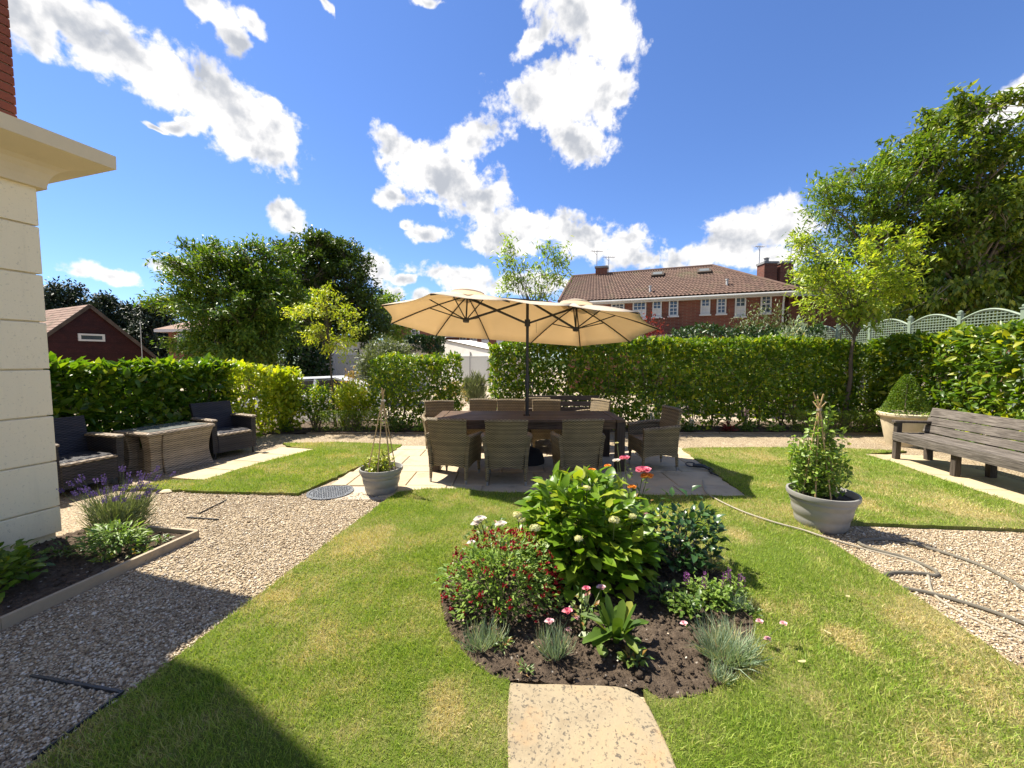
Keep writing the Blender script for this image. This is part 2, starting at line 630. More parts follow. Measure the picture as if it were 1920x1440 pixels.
leafm('laurel_leaf', (0.050, 0.115, 0.010), (0.155, 0.24, 0.018), (0.36, 0.37, 0.03), transl=0.40, rough=0.36, spec=0.35, tint=(1.65, 1.6, 0.42))
leafm('laurel_dark', (0.045, 0.105, 0.009), (0.12, 0.22, 0.016), (0.27, 0.33, 0.03), transl=0.42, rough=0.33, spec=0.4, tint=(1.5, 1.5, 0.42))
leafm('laurel_gold', (0.18, 0.27, 0.014), (0.36, 0.42, 0.024), (0.50, 0.48, 0.045), transl=0.46, rough=0.4, spec=0.3, tint=(1.5, 1.45, 0.42))
leafm('laurel_leaf_single', (0.050, 0.115, 0.010), (0.155, 0.24, 0.018), (0.36, 0.37, 0.03), transl=0.40, rough=0.34, spec=0.38, tint=(1.65, 1.6, 0.42), per='object')
leafm('laurel_dark_single', (0.045, 0.105, 0.009), (0.12, 0.22, 0.016), (0.27, 0.33, 0.03), transl=0.42, rough=0.31, spec=0.42, tint=(1.5, 1.5, 0.42), per='object')
leafm('hydrangea_leaf_single', (0.085, 0.18, 0.014), (0.18, 0.29, 0.022), (0.33, 0.38, 0.04), transl=0.38, rough=0.38, spec=0.4, per='object')
leafm('box_lit', (0.10, 0.19, 0.018), (0.22, 0.32, 0.03), (0.34, 0.38, 0.05), transl=0.4)  # lit copy of box_leaf: sun that the hedge blocks put into the colour
leafm('box_leaf', (0.06, 0.13, 0.012), (0.15, 0.24, 0.02), (0.26, 0.30, 0.03), transl=0.38)
leafm('acacia_leaf', (0.24, 0.34, 0.020), (0.44, 0.47, 0.035), (0.55, 0.50, 0.06), transl=0.45)
leafm('robinia_leaf', (0.075, 0.155, 0.014), (0.16, 0.245, 0.022), (0.27, 0.31, 0.03), transl=0.38)
leafm('robinia_dark', (0.050, 0.11, 0.013), (0.115, 0.195, 0.02), (0.22, 0.27, 0.03), transl=0.36, spec=0.35)
leafm('robinia_lime', (0.17, 0.27, 0.020), (0.34, 0.41, 0.035), (0.46, 0.47, 0.06), transl=0.44)
leafm('tree_leaf', (0.05, 0.10, 0.012), (0.155, 0.215, 0.02), (0.32, 0.34, 0.05), transl=0.38, spec=0.4)
leafm('tree_leaf_dark', (0.035, 0.070, 0.012), (0.075, 0.125, 0.018), (0.13, 0.17, 0.03), transl=0.28, spec=0.35)
leafm('conifer_leaf', (0.010, 0.022, 0.012), (0.022, 0.042, 0.018), transl=0.08, rough=0.6)
leafm('ivy_leaf', (0.018, 0.042, 0.012), (0.038, 0.085, 0.018), transl=0.18)
leafm('grey_leaf', (0.09, 0.12, 0.055), (0.17, 0.20, 0.10), transl=0.25, rough=0.55)
leafm('maple_red', (0.11, 0.012, 0.016), (0.22, 0.025, 0.03), transl=0.35)
leafm('photinia', (0.20, 0.20, 0.03), (0.42, 0.24, 0.07), transl=0.35)
leafm('hydrangea_leaf', (0.085, 0.18, 0.014), (0.18, 0.29, 0.022), (0.33, 0.38, 0.04), transl=0.38, rough=0.38, spec=0.4)
leafm('salvia_leaf', (0.12, 0.22, 0.04), (0.25, 0.345, 0.08), transl=0.34, spec=0.25)
leafm('rose_leaf', (0.025, 0.065, 0.022), (0.055, 0.12, 0.035), transl=0.2, rough=0.28)
leafm('rose_leaf_light', (0.08, 0.15, 0.03), (0.16, 0.22, 0.05), (0.3, 0.14, 0.05), transl=0.3)
leafm('primula_leaf', (0.045, 0.10, 0.014), (0.10, 0.165, 0.022), (0.24, 0.25, 0.04), transl=0.28, rough=0.55, spec=0.25, per='object')
leafm('dianthus_leaf', (0.17, 0.25, 0.16), (0.34, 0.42, 0.30), (0.50, 0.45, 0.22), transl=0.2, rough=0.6)
leafm('lavender_leaf', (0.13, 0.17, 0.075), (0.26, 0.29, 0.15), transl=0.2, rough=0.6)
leafm('pea_leaf', (0.14, 0.25, 0.03), (0.27, 0.38, 0.07), (0.42, 0.44, 0.14), transl=0.38)
leafm('pea_leaf_lime', (0.25, 0.32, 0.045), (0.40, 0.42, 0.08), transl=0.36)
leafm('weed_leaf', (0.05, 0.11, 0.02), (0.13, 0.2, 0.03), transl=0.3)
leafm('dry_stalk', (0.30, 0.26, 0.13), (0.48, 0.42, 0.22), transl=0.2, rough=0.7)
petal('petal_red', (0.12, 0.003, 0.010), (0.34, 0.008, 0.022))
petal('petal_cream', (0.55, 0.56, 0.20), (0.74, 0.72, 0.42))
petal('petal_white', (0.70, 0.66, 0.62), (0.82, 0.80, 0.78))
petal('petal_pink', (0.62, 0.10, 0.22), (0.82, 0.34, 0.42))
petal('petal_pale_pink', (0.72, 0.38, 0.46), (0.84, 0.62, 0.66))
petal('petal_orange', (0.72, 0.22, 0.04), (0.85, 0.45, 0.10))
petal('petal_purple', (0.14, 0.03, 0.17), (0.28, 0.09, 0.30))
petal('petal_lavender', (0.075, 0.05, 0.19), (0.15, 0.10, 0.30))

plain('bark', (0.10, 0.075, 0.052), 0.85, 0.4, 14, 0.7, 40)
plain('bark_pale', (0.22, 0.18, 0.13), 0.85, 0.3, 14, 0.6, 40)
plain('stem_green', (0.09, 0.12, 0.03), 0.6, 0.3, 40, 0)
plain('cane', (0.42, 0.29, 0.14), 0.6, 0.25, 25, 0.3, 60)
plain('soil_in_pot', (0.035, 0.026, 0.018), 0.95, 0.5, 40, 1.0, 90)
plain('pot_plastic', (0.26, 0.25, 0.235), 0.45, 0.07, 9, 0.08, 40, dirt=(0.19, 0.18, 0.165))
plain('cream_stone', (0.52, 0.44, 0.30), 0.85, 0.2, 12, 0.5, 55, dirt=(0.27, 0.23, 0.16))
plain('black_metal', (0.018, 0.017, 0.017), 0.42, 0.2, 30, 0.05)
plain('black_plastic', (0.022, 0.023, 0.025), 0.45, 0.25, 30, 0.1)
plain('grey_metal', (0.36, 0.36, 0.36), 0.4, 0.12, 30, 0.05, metal=0.6)
plain('white_paint', (0.56, 0.56, 0.54), 0.55, 0.07, 5, 0.12, 30)
plain('white_render', (0.84, 0.82, 0.76), 0.85, 0.05, 3, 0.4, 40, dirt=(0.74, 0.71, 0.64))
plain('grey_panel', (0.62, 0.62, 0.60), 0.7, 0.1, 8, 0.2, 40)
plain('sage_paint', (0.20, 0.26, 0.185), 0.6, 0.1, 8, 0.15, 50, dirt=(0.16, 0.205, 0.15))
plain('window_dark', (0.05, 0.065, 0.085), 0.08, 0.25, 1.3, 0, spec=0.8)
plain('curtain', (0.62, 0.62, 0.62), 0.8, 0.1, 20, 0)
plain('car_white', (0.74, 0.75, 0.76), 0.22, 0.02, 4, 0, spec=0.6)
plain('car_glass', (0.02, 0.025, 0.03), 0.05, 0.1, 4, 0, spec=0.8)
plain('tyre', (0.02, 0.02, 0.02), 0.8, 0.2, 30, 0.2)
plain('hose_grey', (0.13, 0.115, 0.085), 0.6, 0.12, 40, 0.1)
plain('hose_glare_twine', (0.30, 0.265, 0.20), 0.6, 0.1, 40, 0.1)  # sun glare on the grey hose put into its colour; twine's own tone
plain('edging_timber', (0.34, 0.27, 0.18), 0.8, 0.25, 12, 0.6, 60, dirt=(0.22, 0.18, 0.13))
plain('cornice_stone', (0.66, 0.55, 0.36), 0.9, 0.10, 6, 0.35, 45, dirt=(0.56, 0.46, 0.30))
plain('lead', (0.22, 0.22, 0.22), 0.7, 0.15, 14, 0.2)
plain('roof_glass', (0.16, 0.17, 0.16), 0.25, 0.3, 8, 0)
plain('cloth_black', (0.016, 0.015, 0.016), 0.9, 0.3, 30, 0.2)


def wood(name, a, b, rough=0.75, axis=0, grain=1.0, spec=0.3, crack=0.6):
    """weathered timber, grain along one axis of the thing"""
    m, t = new_mat(name)
    co = obj_co(t)
    sc = [26 * grain] * 3; sc[axis] = 1.6 * grain
    rnd = t.n('ShaderNodeObjectInfo').outputs['Random']
    vec = t.v('ADD', t.v('MULTIPLY', co, tuple(sc)), t.v('SCALE', (7.3, 3.1, 5.7), scale=rnd))
    g = t.noise(vec, 2.6, 7, 0.68)
    big = t.noise(co, 3.0, 3, 0.5)
    c = t.mix(t.step(g, 0.3, 0.72), a, b)
    c = t.mix(1.0, c, t.ramp(big, [(0.3, (0.75, 0.75, 0.75)), (0.7, (1.2, 1.2, 1.2))]), 'MULTIPLY')
    c = t.mix(1.0, c, t.ramp(rnd, [(0, (0.84, 0.84, 0.84)), (1, (1.14, 1.14, 1.14))]), 'MULTIPLY')
    bp = t.n('ShaderNodeBump', {'Strength': crack, 'Distance': 0.003, 'Height': g}).outputs[0]
    finish(t, t.n('ShaderNodeBsdfPrincipled', {'Base Color': c, 'Roughness': rough, 'Normal': bp, 'Specular IOR Level': spec}).outputs[0])
    return m


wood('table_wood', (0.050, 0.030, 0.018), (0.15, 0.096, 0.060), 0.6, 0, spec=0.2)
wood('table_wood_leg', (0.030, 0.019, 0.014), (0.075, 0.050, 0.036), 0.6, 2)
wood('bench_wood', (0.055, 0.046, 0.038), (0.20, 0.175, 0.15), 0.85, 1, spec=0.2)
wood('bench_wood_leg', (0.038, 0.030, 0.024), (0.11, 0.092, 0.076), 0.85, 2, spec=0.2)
wood('clad_red', (0.026, 0.006, 0.005), (0.050, 0.012, 0.009), 0.6, 1, 0.4)
wood('old_wood', (0.05, 0.038, 0.03), (0.12, 0.095, 0.075), 0.8, 0)


def wicker(name, dark, light, pz=0.011, ps=0.030, rough=0.55, flat=False, tint=0.35):
    """woven strands: rows over and under uprights, real relief by bump only below the size of a strand"""
    m, t = new_mat(name)
    co = obj_co(t)
    s = t.n('ShaderNodeSeparateXYZ', {0: co})
    nrm = t.n('ShaderNodeSeparateXYZ', {0: t.n('ShaderNodeTexCoord').outputs['Normal']})
    side = t.m('GREATER_THAN', t.m('ABSOLUTE', nrm.outputs[0]), t.m('ABSOLUTE', nrm.outputs[1]))
    h = t.m('ADD', t.m('MULTIPLY', s.outputs[0], t.m('SUBTRACT', 1.0, side)), t.m('MULTIPLY', s.outputs[1], side))
    flatup = t.m('GREATER_THAN', t.m('ABSOLUTE', nrm.outputs[2]), 0.75)
    v = t.m('ADD', t.m('MULTIPLY', s.outputs[2], t.m('SUBTRACT', 1.0, flatup)), t.m('MULTIPLY', s.outputs[1], flatup))
    wob = t.m('MULTIPLY', t.m('SUBTRACT', t.noise(co, 9.0, 2), 0.5), 0.010)
    v = t.m('ADD', v, wob)
    row = t.m('FLOOR', t.m('DIVIDE', v, pz))
    colm = t.m('FLOOR', t.m('DIVIDE', h, ps))
    fr = t.m('FRACT', t.m('DIVIDE', v, pz))
    round_ = t.m('SINE', t.m('MULTIPLY', fr, math.pi))
    par = t.m('MODULO', t.m('ABSOLUTE', t.m('ADD', row, colm)), 2.0)
    fh = t.m('FRACT', t.m('DIVIDE', h, ps))
    hump = t.m('SINE', t.m('MULTIPLY', fh, math.pi))
    over = t.m('MULTIPLY', hump, t.m('SUBTRACT', t.m('MULTIPLY', par, 2.0), 1.0))
    height = t.m('ADD', t.m('MULTIPLY', t.m('POWER', round_, 0.6), 0.55), t.m('MULTIPLY', over, 0.32))
    wn = t.n('ShaderNodeTexWhiteNoise', {'W': row}, noise_dimensions='1D').outputs['Value']
    f = t.m('ADD', t.m('MULTIPLY', t.step(height, 0.0, 0.75), 0.62), t.m('MULTIPLY', wn, tint), clamp=True)
    c = t.mix(f, dark, light)
    big = t.noise(co, 5.0, 4, 0.6)
    c = t.mix(1.0, c, t.ramp(big, [(0.3, (0.78, 0.78, 0.78)), (0.7, (1.18, 1.16, 1.12))]), 'MULTIPLY')
    bp = t.n('ShaderNodeBump', {'Strength': 0.9, 'Distance': 0.007, 'Height': height}).outputs[0]
    finish(t, t.n('ShaderNodeBsdfPrincipled', {'Base Color': c, 'Roughness': rough, 'Normal': bp, 'Specular IOR Level': 0.35}).outputs[0])
    return m


wicker('wicker_brown', (0.020, 0.014, 0.007), (0.39, 0.295, 0.165), 0.0135, 0.024)
wicker('rattan_grey', (0.06, 0.047, 0.036), (0.50, 0.40, 0.30), 0.016, 0.045, 0.45, tint=0.4)
wicker('rattan_dark', (0.006, 0.007, 0.012), (0.055, 0.052, 0.062), 0.016, 0.045, 0.40)


def fabric():
    m, t = new_mat('canopy_fabric')
    co = obj_co(t)
    n = t.noise(co, 3.0, 5, 0.6)
    c = t.mix(n, (0.68, 0.61, 0.50), (0.76, 0.69, 0.58))
    w = t.noise(t.v('MULTIPLY', co, (1, 1, 4)), 6.0, 4, 0.5)
    bp = t.n('ShaderNodeBump', {'Strength': 0.35, 'Distance': 0.02, 'Height': w}).outputs[0]
    p = t.n('ShaderNodeBsdfPrincipled', {'Base Color': c, 'Roughness': 0.8, 'Normal': bp, 'Specular IOR Level': 0.2})
    tr = t.n('ShaderNodeBsdfTranslucent', {'Color': t.mix(1.0, c, (1.05, 0.92, 0.72), 'MULTIPLY'), 'Normal': bp})
    finish(t, t.n('ShaderNodeMixShader', {0: 0.48, 1: p.outputs[0], 2: tr.outputs[0]}).outputs[0])


fabric()


def brickm(name, a, b, mortar, sx=0.235, sy=0.078):
    """far brickwork; vertical faces, courses along z"""
    m, t = new_mat(name)
    co = obj_co(t)
    s = t.n('ShaderNodeSeparateXYZ', {0: co})
    h = t.m('ADD', s.outputs[0], s.outputs[1])
    vec = t.n('ShaderNodeCombineXYZ', {0: h, 1: s.outputs[2], 2: 0.0}).outputs[0]
    br = t.n('ShaderNodeTexBrick', {'Vector': vec, 'Scale': 1.0, 'Color1': a + (1,), 'Color2': b + (1,), 'Mortar': mortar + (1,),
                                    'Mortar Size': 0.010, 'Brick Width': sx, 'Row Height': sy, 'Bias': 0.0})
    n = t.noise(co, 1.2, 5, 0.65)
    c = t.mix(1.0, br.outputs[0], t.ramp(n, [(0.3, (0.72, 0.70, 0.70)), (0.7, (1.2, 1.15, 1.1))]), 'MULTIPLY')
    bp = t.n('ShaderNodeBump', {'Strength': 0.6, 'Distance': 0.01, 'Height': t.m('SUBTRACT', 1.0, br.outputs['Fac'])}).outputs[0]
    finish(t, t.n('ShaderNodeBsdfPrincipled', {'Base Color': c, 'Roughness': 0.9, 'Normal': bp}).outputs[0])
    return m


brickm('brick_red', (0.15, 0.042, 0.026), (0.21, 0.066, 0.038), (0.19, 0.125, 0.09))
plain('brick_piece', (0.22, 0.06, 0.032), 0.9, 0.35, 18, 0.7, 70, dirt=(0.20, 0.06, 0.04))
plain('mortar', (0.42, 0.36, 0.28), 0.95, 0.1, 20, 0.5, 90)


def tilem(name, a, b, c3):
    m, t = new_mat(name)
    geo = t.n('ShaderNodeNewGeometry')
    co = obj_co(t)
    col = t.ramp(t.noise(co, 4.5, 6, 0.7), [(0.25, a), (0.5, b), (0.75, c3)])
    col = t.mix(t.step(t.noise(co, 0.9, 4, 0.6), 0.5, 0.75), col, (0.10, 0.085, 0.045))
    col = t.mix(t.m('MULTIPLY', geo.outputs['Random Per Island'], 0.55), col, c3)
    finish(t, t.n('ShaderNodeBsdfPrincipled', {'Base Color': col, 'Roughness': 0.9}).outputs[0])


tilem('pantile', (0.050, 0.030, 0.024), (0.098, 0.054, 0.040), (0.165, 0.098, 0.070))
tilem('plain_tile', (0.13, 0.075, 0.055), (0.22, 0.13, 0.095), (0.34, 0.23, 0.17))


def wallstone():
    m, t = new_mat('ashlar')
    co = world_co(t)
    n = t.noise(co, 2.2, 5, 0.6)
    c = t.mix(n, (0.81, 0.70, 0.47), (0.88, 0.77, 0.54))
    streak = t.step(t.noise(t.v('MULTIPLY', co, (9, 9, .55)), 1.0, 5, 0.65), 0.5, 0.8)
    c = t.mix(t.m('MULTIPLY', streak, 0.28), c, (0.52, 0.45, 0.31))
    pit = t.step(t.noise(co, 62.0, 3, 0.6), 0.60, 0.70)
    c = t.mix(t.m('MULTIPLY', pit, 0.35), c, (0.42, 0.37, 0.28))
    hgt = t.m('SUBTRACT', t.noise(co, 24, 6, 0.65), t.m('MULTIPLY', pit, 0.5))
    bp = t.n('ShaderNodeBump', {'Strength': 0.5, 'Distance': 0.006, 'Height': hgt}).outputs[0]
    finish(t, t.n('ShaderNodeBsdfPrincipled', {'Base Color': c, 'Roughness': 0.9, 'Normal': bp}).outputs[0])


wallstone()


def slabm(name, tones, speck=0.0):
    """riven sandstone paving; every slab its own tone"""
    m, t = new_mat(name)
    co = world_co(t)
    rnd = t.n('ShaderNodeObjectInfo').outputs['Random']
    c = t.ramp(rnd, [(i / (len(tones) - 1), q) for i, q in enumerate(tones)])
    n = t.noise(t.v('ADD', co, t.v('SCALE', (9, 4, 2), scale=rnd)), 3.2, 7, 0.68, dist=0.6)
    c = t.mix(1.0, c, t.ramp(n, [(0.25, (0.66, 0.62, 0.58)), (0.5, (1, 1, 1)), (0.78, (1.18, 1.1, 0.98))]), 'MULTIPLY')
    if speck:
        sp = t.step(t.noise(co, 58.0, 4, 0.72), 0.55, 0.61)
        sp = t.m('MULTIPLY', sp, t.step(t.noise(co, 7.0, 4, 0.6), 0.25, 0.5))
        c = t.mix(t.m('MULTIPLY', sp, speck), c, (0.09, 0.075, 0.055))
        ru = t.step(t.noise(co, 5.0, 5, 0.6), 0.52, 0.72)
        c = t.mix(t.m('MULTIPLY', ru, 0.6), c, (0.36, 0.22, 0.10))
    else:
        dk = t.step(t.noise(co, 26, 5, 0.7), 0.62, 0.78)
        c = t.mix(t.m('MULTIPLY', dk, 0.35), c, (0.16, 0.14, 0.11))
    hgt = t.m('ADD', t.noise(co, 9, 6, 0.6), t.m('MULTIPLY', t.noise(co, 60, 3, 0.6), 0.3))
    bp = t.n('ShaderNodeBump', {'Strength': 0.5, 'Distance': 0.012, 'Height': hgt}).outputs[0]
    finish(t, t.n('ShaderNodeBsdfPrincipled', {'Base Color': c, 'Roughness': 0.85, 'Normal': bp}).outputs[0])


slabm('patio_stone', [(0.42, 0.345, 0.235), (0.47, 0.38, 0.25), (0.39, 0.335, 0.245), (0.43, 0.34, 0.215)])
slabm('bench_paving', [(0.40, 0.33, 0.205), (0.45, 0.37, 0.23)])
slabm('step_stone', [(0.275, 0.22, 0.14), (0.285, 0.23, 0.145)], speck=0.95)


def gravelm():
    m, t = new_mat('gravel')
    co = world_co(t)
    wc = t.v('ADD', co, t.v('SCALE', t.v('SUBTRACT', t.noise(co, 40, 2, 0.5, 'Color'), (.5, .5, .5)), scale=0.012))
    v = t.n('ShaderNodeTexVoronoi', {'Vector': t.v('MULTIPLY', wc, (1, 1, 0.0)), 'Scale': 78.0, 'Randomness': 1.0})
    tone = t.n('ShaderNodeSeparateColor', {0: v.outputs['Color']}).outputs[0]
    c = t.ramp(tone, [(0.0, (0.12, 0.08, 0.045)), (0.2, (0.28, 0.205, 0.12)), (0.5, (0.40, 0.31, 0.195)), (0.8, (0.50, 0.41, 0.28)), (1.0, (0.58, 0.51, 0.40))])
    edge = t.step(v.outputs['Distance'], 0.35, 0.75)
    c = t.mix(t.m('MULTIPLY', edge, 0.55), c, (0.10, 0.075, 0.05))
    big = t.noise(co, 1.7, 4, 0.6)
    c = t.mix(1.0, c, t.ramp(big, [(0.3, (0.84, 0.82, 0.78)), (0.7, (1.1, 1.08, 1.04))]), 'MULTIPLY')
    bp = t.n('ShaderNodeBump', {'Strength': 1.0, 'Distance': 0.010, 'Height': t.m('SUBTRACT', 1.0, v.outputs['Distance'])}).outputs[0]
    finish(t, t.n('ShaderNodeBsdfPrincipled', {'Base Color': c, 'Roughness': 0.8, 'Normal': bp}).outputs[0])
    m, t = new_mat('pebble')
    rnd = t.n('ShaderNodeNewGeometry').outputs['Random Per Island']
    c = t.ramp(rnd, [(0.0, (0.13, 0.085, 0.048)), (0.15, (0.30, 0.215, 0.125)), (0.45, (0.45, 0.35, 0.22)), (0.75, (0.57, 0.47, 0.33)), (1.0, (0.68, 0.61, 0.50))])
    finish(t, t.n('ShaderNodeBsdfPrincipled', {'Base Color': c, 'Roughness': 0.7}).outputs[0])


gravelm()


def drive():
    m, t = new_mat('drive')
    co = world_co(t)
    c = t.ramp(t.noise(co, 0.6, 6, 0.65), [(0.3, (0.30, 0.24, 0.17)), (0.7, (0.43, 0.35, 0.26))])
    c = t.mix(t.m('MULTIPLY', t.step(t.noise(co, 55, 3, 0.6), 0.5, 0.65), 0.4), c, (0.18, 0.15, 0.12))
    far = t.step(t.v('LENGTH', co), 60.0, 120.0)
    c = t.mix(far, c, (0.07, 0.11, 0.035))
    bp = t.n('ShaderNodeBump', {'Strength': 0.5, 'Distance': 0.01, 'Height': t.noise(co, 70, 4, 0.6)}).outputs[0]
    finish(t, t.n('ShaderNodeBsdfPrincipled', {'Base Color': c, 'Roughness': 0.9, 'Normal': bp}).outputs[0])


drive()


def soilm():
    m, t = new_mat('soil')
    co = world_co(t)
    c = t.ramp(t.noise(co, 22, 8, 0.72), [(0.25, (0.050, 0.037, 0.027)), (0.55, (0.125, 0.093, 0.067)), (0.8, (0.25, 0.195, 0.145))])
    st = t.n('ShaderNodeTexVoronoi', {'Vector': co, 'Scale': 34.0})
    sel = t.m('MULTIPLY', t.step(st.outputs['Distance'], 0.28, 0.2), t.m('GREATER_THAN', t.n('ShaderNodeSeparateColor', {0: st.outputs['Color']}).outputs[0], 0.9))
    c = t.mix(sel, c, (0.40, 0.35, 0.29))
    bp = t.n('ShaderNodeBump', {'Strength': 1.0, 'Distance': 0.03, 'Height': t.noise(co, 38, 8, 0.75)}).outputs[0]
    finish(t, t.n('ShaderNodeBsdfPrincipled', {'Base Color': c, 'Roughness': 1.0, 'Normal': bp, 'Specular IOR Level': 0.1}).outputs[0])


soilm()


def turf_tone(t, co):
    """where the lawn has gone to straw"""
    a = t.noise(co, 1.15, 5, 0.62)
    b = t.noise(co, 4.0, 4, 0.6)
    x = t.m('ADD', t.m('MULTIPLY', a, 0.7), t.m('MULTIPLY', b, 0.42))
    acc = t.step(x, 0.44, 0.80, 0.0, 0.85)
    for px, py, r in ((845, 1350, .17), (1760, 1190, .40), (1840, 1290, .26), (1560, 990, .35), (1600, 1215, .16), (1380, 1010, .18),
                      (1620, 950, .3), (680, 1020, .35), (1800, 960, .5), (1420, 860, .5), (1750, 1400, .14), (520, 1130, .2)):
        g = G(px, py)
        d = t.v('LENGTH', t.v('MULTIPLY', t.v('SUBTRACT', co, (g.x, g.y, 0)), (1, .8, 0)))
        q = t.step(t.m('ADD', t.m('DIVIDE', d, r), t.m('MULTIPLY', t.m('SUBTRACT', b, 0.5), 2.2)), 1.35, 0.1, 0, 0.8)
        acc = t.m('MAXIMUM', acc, q)
    return acc


def turf():
    m, t = new_mat('turf')
    co = t.v('MULTIPLY', world_co(t), (1, 1, 0))
    f = turf_tone(t, co)
    c = t.mix(f, (0.12, 0.175, 0.025), (0.42, 0.34, 0.16))
    c = t.mix(t.m('MULTIPLY', t.step(t.noise(co, 70, 5, 0.7), 0.35, 0.65), 0.4), c, (0.05, 0.06, 0.018))
    bp = t.n('ShaderNodeBump', {'Strength': 1.0, 'Distance': 0.02, 'Height': t.noise(co, 90, 5, 0.7)}).outputs[0]
    finish(t, t.n('ShaderNodeBsdfPrincipled', {'Base Color': c, 'Roughness': 1.0, 'Normal': bp, 'Specular IOR Level': 0.1}).outputs[0])
    m, t = new_mat('grass_blade')
    geo = t.n('ShaderNodeNewGeometry')
    co = t.v('MULTIPLY', geo.outputs['Position'], (1, 1, 0))
    f = turf_tone(t, co)
    rnd = geo.outputs['Random Per Island']
    f = t.step(t.m('ADD', t.m('MULTIPLY', f, 0.75), t.m('MULTIPLY', t.m('FRACT', t.m('MULTIPLY', rnd, 37.7)), 0.62)), 0.43, 1.0)
    green = t.ramp(rnd, [(0.0, (0.155, 0.28, 0.022)), (0.5, (0.275, 0.385, 0.042)), (1.0, (0.40, 0.47, 0.095))])
    c = t.mix(f, green, (0.62, 0.50, 0.24))
    p = t.n('ShaderNodeBsdfPrincipled', {'Base Color': c, 'Roughness': 0.5, 'Specular IOR Level': 0.3})
    tr = t.n('ShaderNodeBsdfTranslucent', {'Color': t.mix(1.0, c, (1.2, 1.2, 0.6), 'MULTIPLY')})
    finish(t, t.n('ShaderNodeMixShader', {0: 0.35, 1: p.outputs[0], 2: tr.outputs[0]}).outputs[0])


turf()


def coverm():
    m, t = new_mat('cast_cover')
    co = world_co(t)
    c = t.mix(t.noise(co, 30, 5, 0.6), (0.10, 0.11, 0.125), (0.22, 0.235, 0.26))
    v = t.n('ShaderNodeTexVoronoi', {'Vector': co, 'Scale': 30.0}, feature='DISTANCE_TO_EDGE')
    bp = t.n('ShaderNodeBump', {'Strength': 1.0, 'Distance': 0.01, 'Height': t.step(v.outputs[0], 0.0, 0.14)}).outputs[0]
    finish(t, t.n('ShaderNodeBsdfPrincipled', {'Base Color': c, 'Roughness': 0.5, 'Normal': bp}).outputs[0])


coverm()
M = MATS


# ------------------------------------------------------------------ the setting
def sheet(name, poly, z, mat, skirt=0.0, kind='structure'):
    mb = MB()
    if skirt: mb.prism([(p[0], p[1]) for p in poly], z - skirt, z)
    else: mb.add([(p[0], p[1], z) for p in poly], [tuple(range(len(poly)))])
    o = mb.build(name, M[mat])
    return tag(o, kind=kind)


LOW = -0.40                                          # the drive beyond the hedges lies lower


def ground_z(y):
    t = min(max((y - 9.3) / 2.2, 0), 1)
    return -0.03 + (LOW + 0.03) * t * t * (3 - 2 * t)


ys = [-300, -20, -5, 0, 9.3] + [9.3 + 2.2 * k / 8 for k in range(1, 9)] + [20, 60, 150, 800]
xs = [-700, -60, -15, -6, 0, 6, 15, 60, 700]
gv = [(x, y, ground_z(y)) for y in ys for x in xs]
gf = [(j * len(xs) + i, j * len(xs) + i + 1, (j + 1) * len(xs) + i + 1, (j + 1) * len(xs) + i) for j in range(len(ys) - 1) for i in range(len(xs) - 1)]
tag(MB().add(gv, gf).build('ground', M['drive'], smooth=True), kind='structure')
sheet('gravel_path', [(-8.5, -3), (8.5, -3), (8.5, 8.45), (-8.5, 8.45)], 0.0, 'gravel')

XY = lambda pts: [(G(a, b).x, G(a, b).y) for a, b in pts]


def wavy(pts, step=0.07, amp=0.012, seed=1):
    """subdivide an outline and roughen it as a cut turf edge"""
    r = np.random.default_rng(seed); out = []
    n = len(pts)
    for i in range(n):
        a, b = np.array(pts[i]), np.array(pts[(i + 1) % n])
        L = np.linalg.norm(b - a); k = max(1, int(L / step))
        nr = np.array([-(b - a)[1], (b - a)[0]]) / (L + 1e-9)
        for q in range(k):
            j = r.normal() * amp if q else 0
            out.append(tuple(a + (b - a) * q / k + nr * j))
    return out


BED_C, BED_R = (0.52, 2.66), 1.03
LAWN = [(-2.16, -0.2)] + XY([(70, 1440), (400, 1190), (640, 1005), (745, 928), (800, 921)]) + \
       [(-0.62, 4.74), (-0.3, 4.62), (0.6, 4.56), (2.55, 4.47), (2.72, 4.48), (2.99, 6.86)] + XY([(1300, 843), (1420, 842), (1560, 843), (1700, 849)]) + \
       XY([(1619, 855), (1676, 871), (1771, 905), (1920, 953)]) + [(5.45, 3.5)] + XY([(1920, 999), (1747, 991), (1604, 986), (1512, 982)]) + \
       XY([(1545, 1015), (1700, 1115), (1920, 1268)]) + [(2.42, 0.6), (2.35, -0.2)]
LAWN_L = XY([(215, 921), (267, 921), (420, 927), (560, 930), (615, 905), (669, 880), (732, 852), (754, 837), (640, 832), (530, 834), (548, 842), (590, 845), (480, 874), (383, 904), (317, 906)])
ang = [2 * math.pi * k / 72 for k in range(72)]
BED = [(BED_C[0] + BED_R * (1 + .025 * math.sin(3 * a + 1)) * math.cos(a), BED_C[1] + BED_R * 0.92 * (1 + .02 * math.sin(5 * a)) * math.sin(a)) for a in ang]
SLAB = [(-0.02, 1.85), (0.66, 1.80), (0.66, 0.4), (-0.05, 0.4)]
LZ = 0.035

# main lawn: the bed and the step are holes, so the sheet is triangulated on a grid of small quads
tag(MB().prism(wavy(LAWN_L, seed=3), -0.02, LZ).build('lawn', M['turf']), kind='structure')
import bmesh


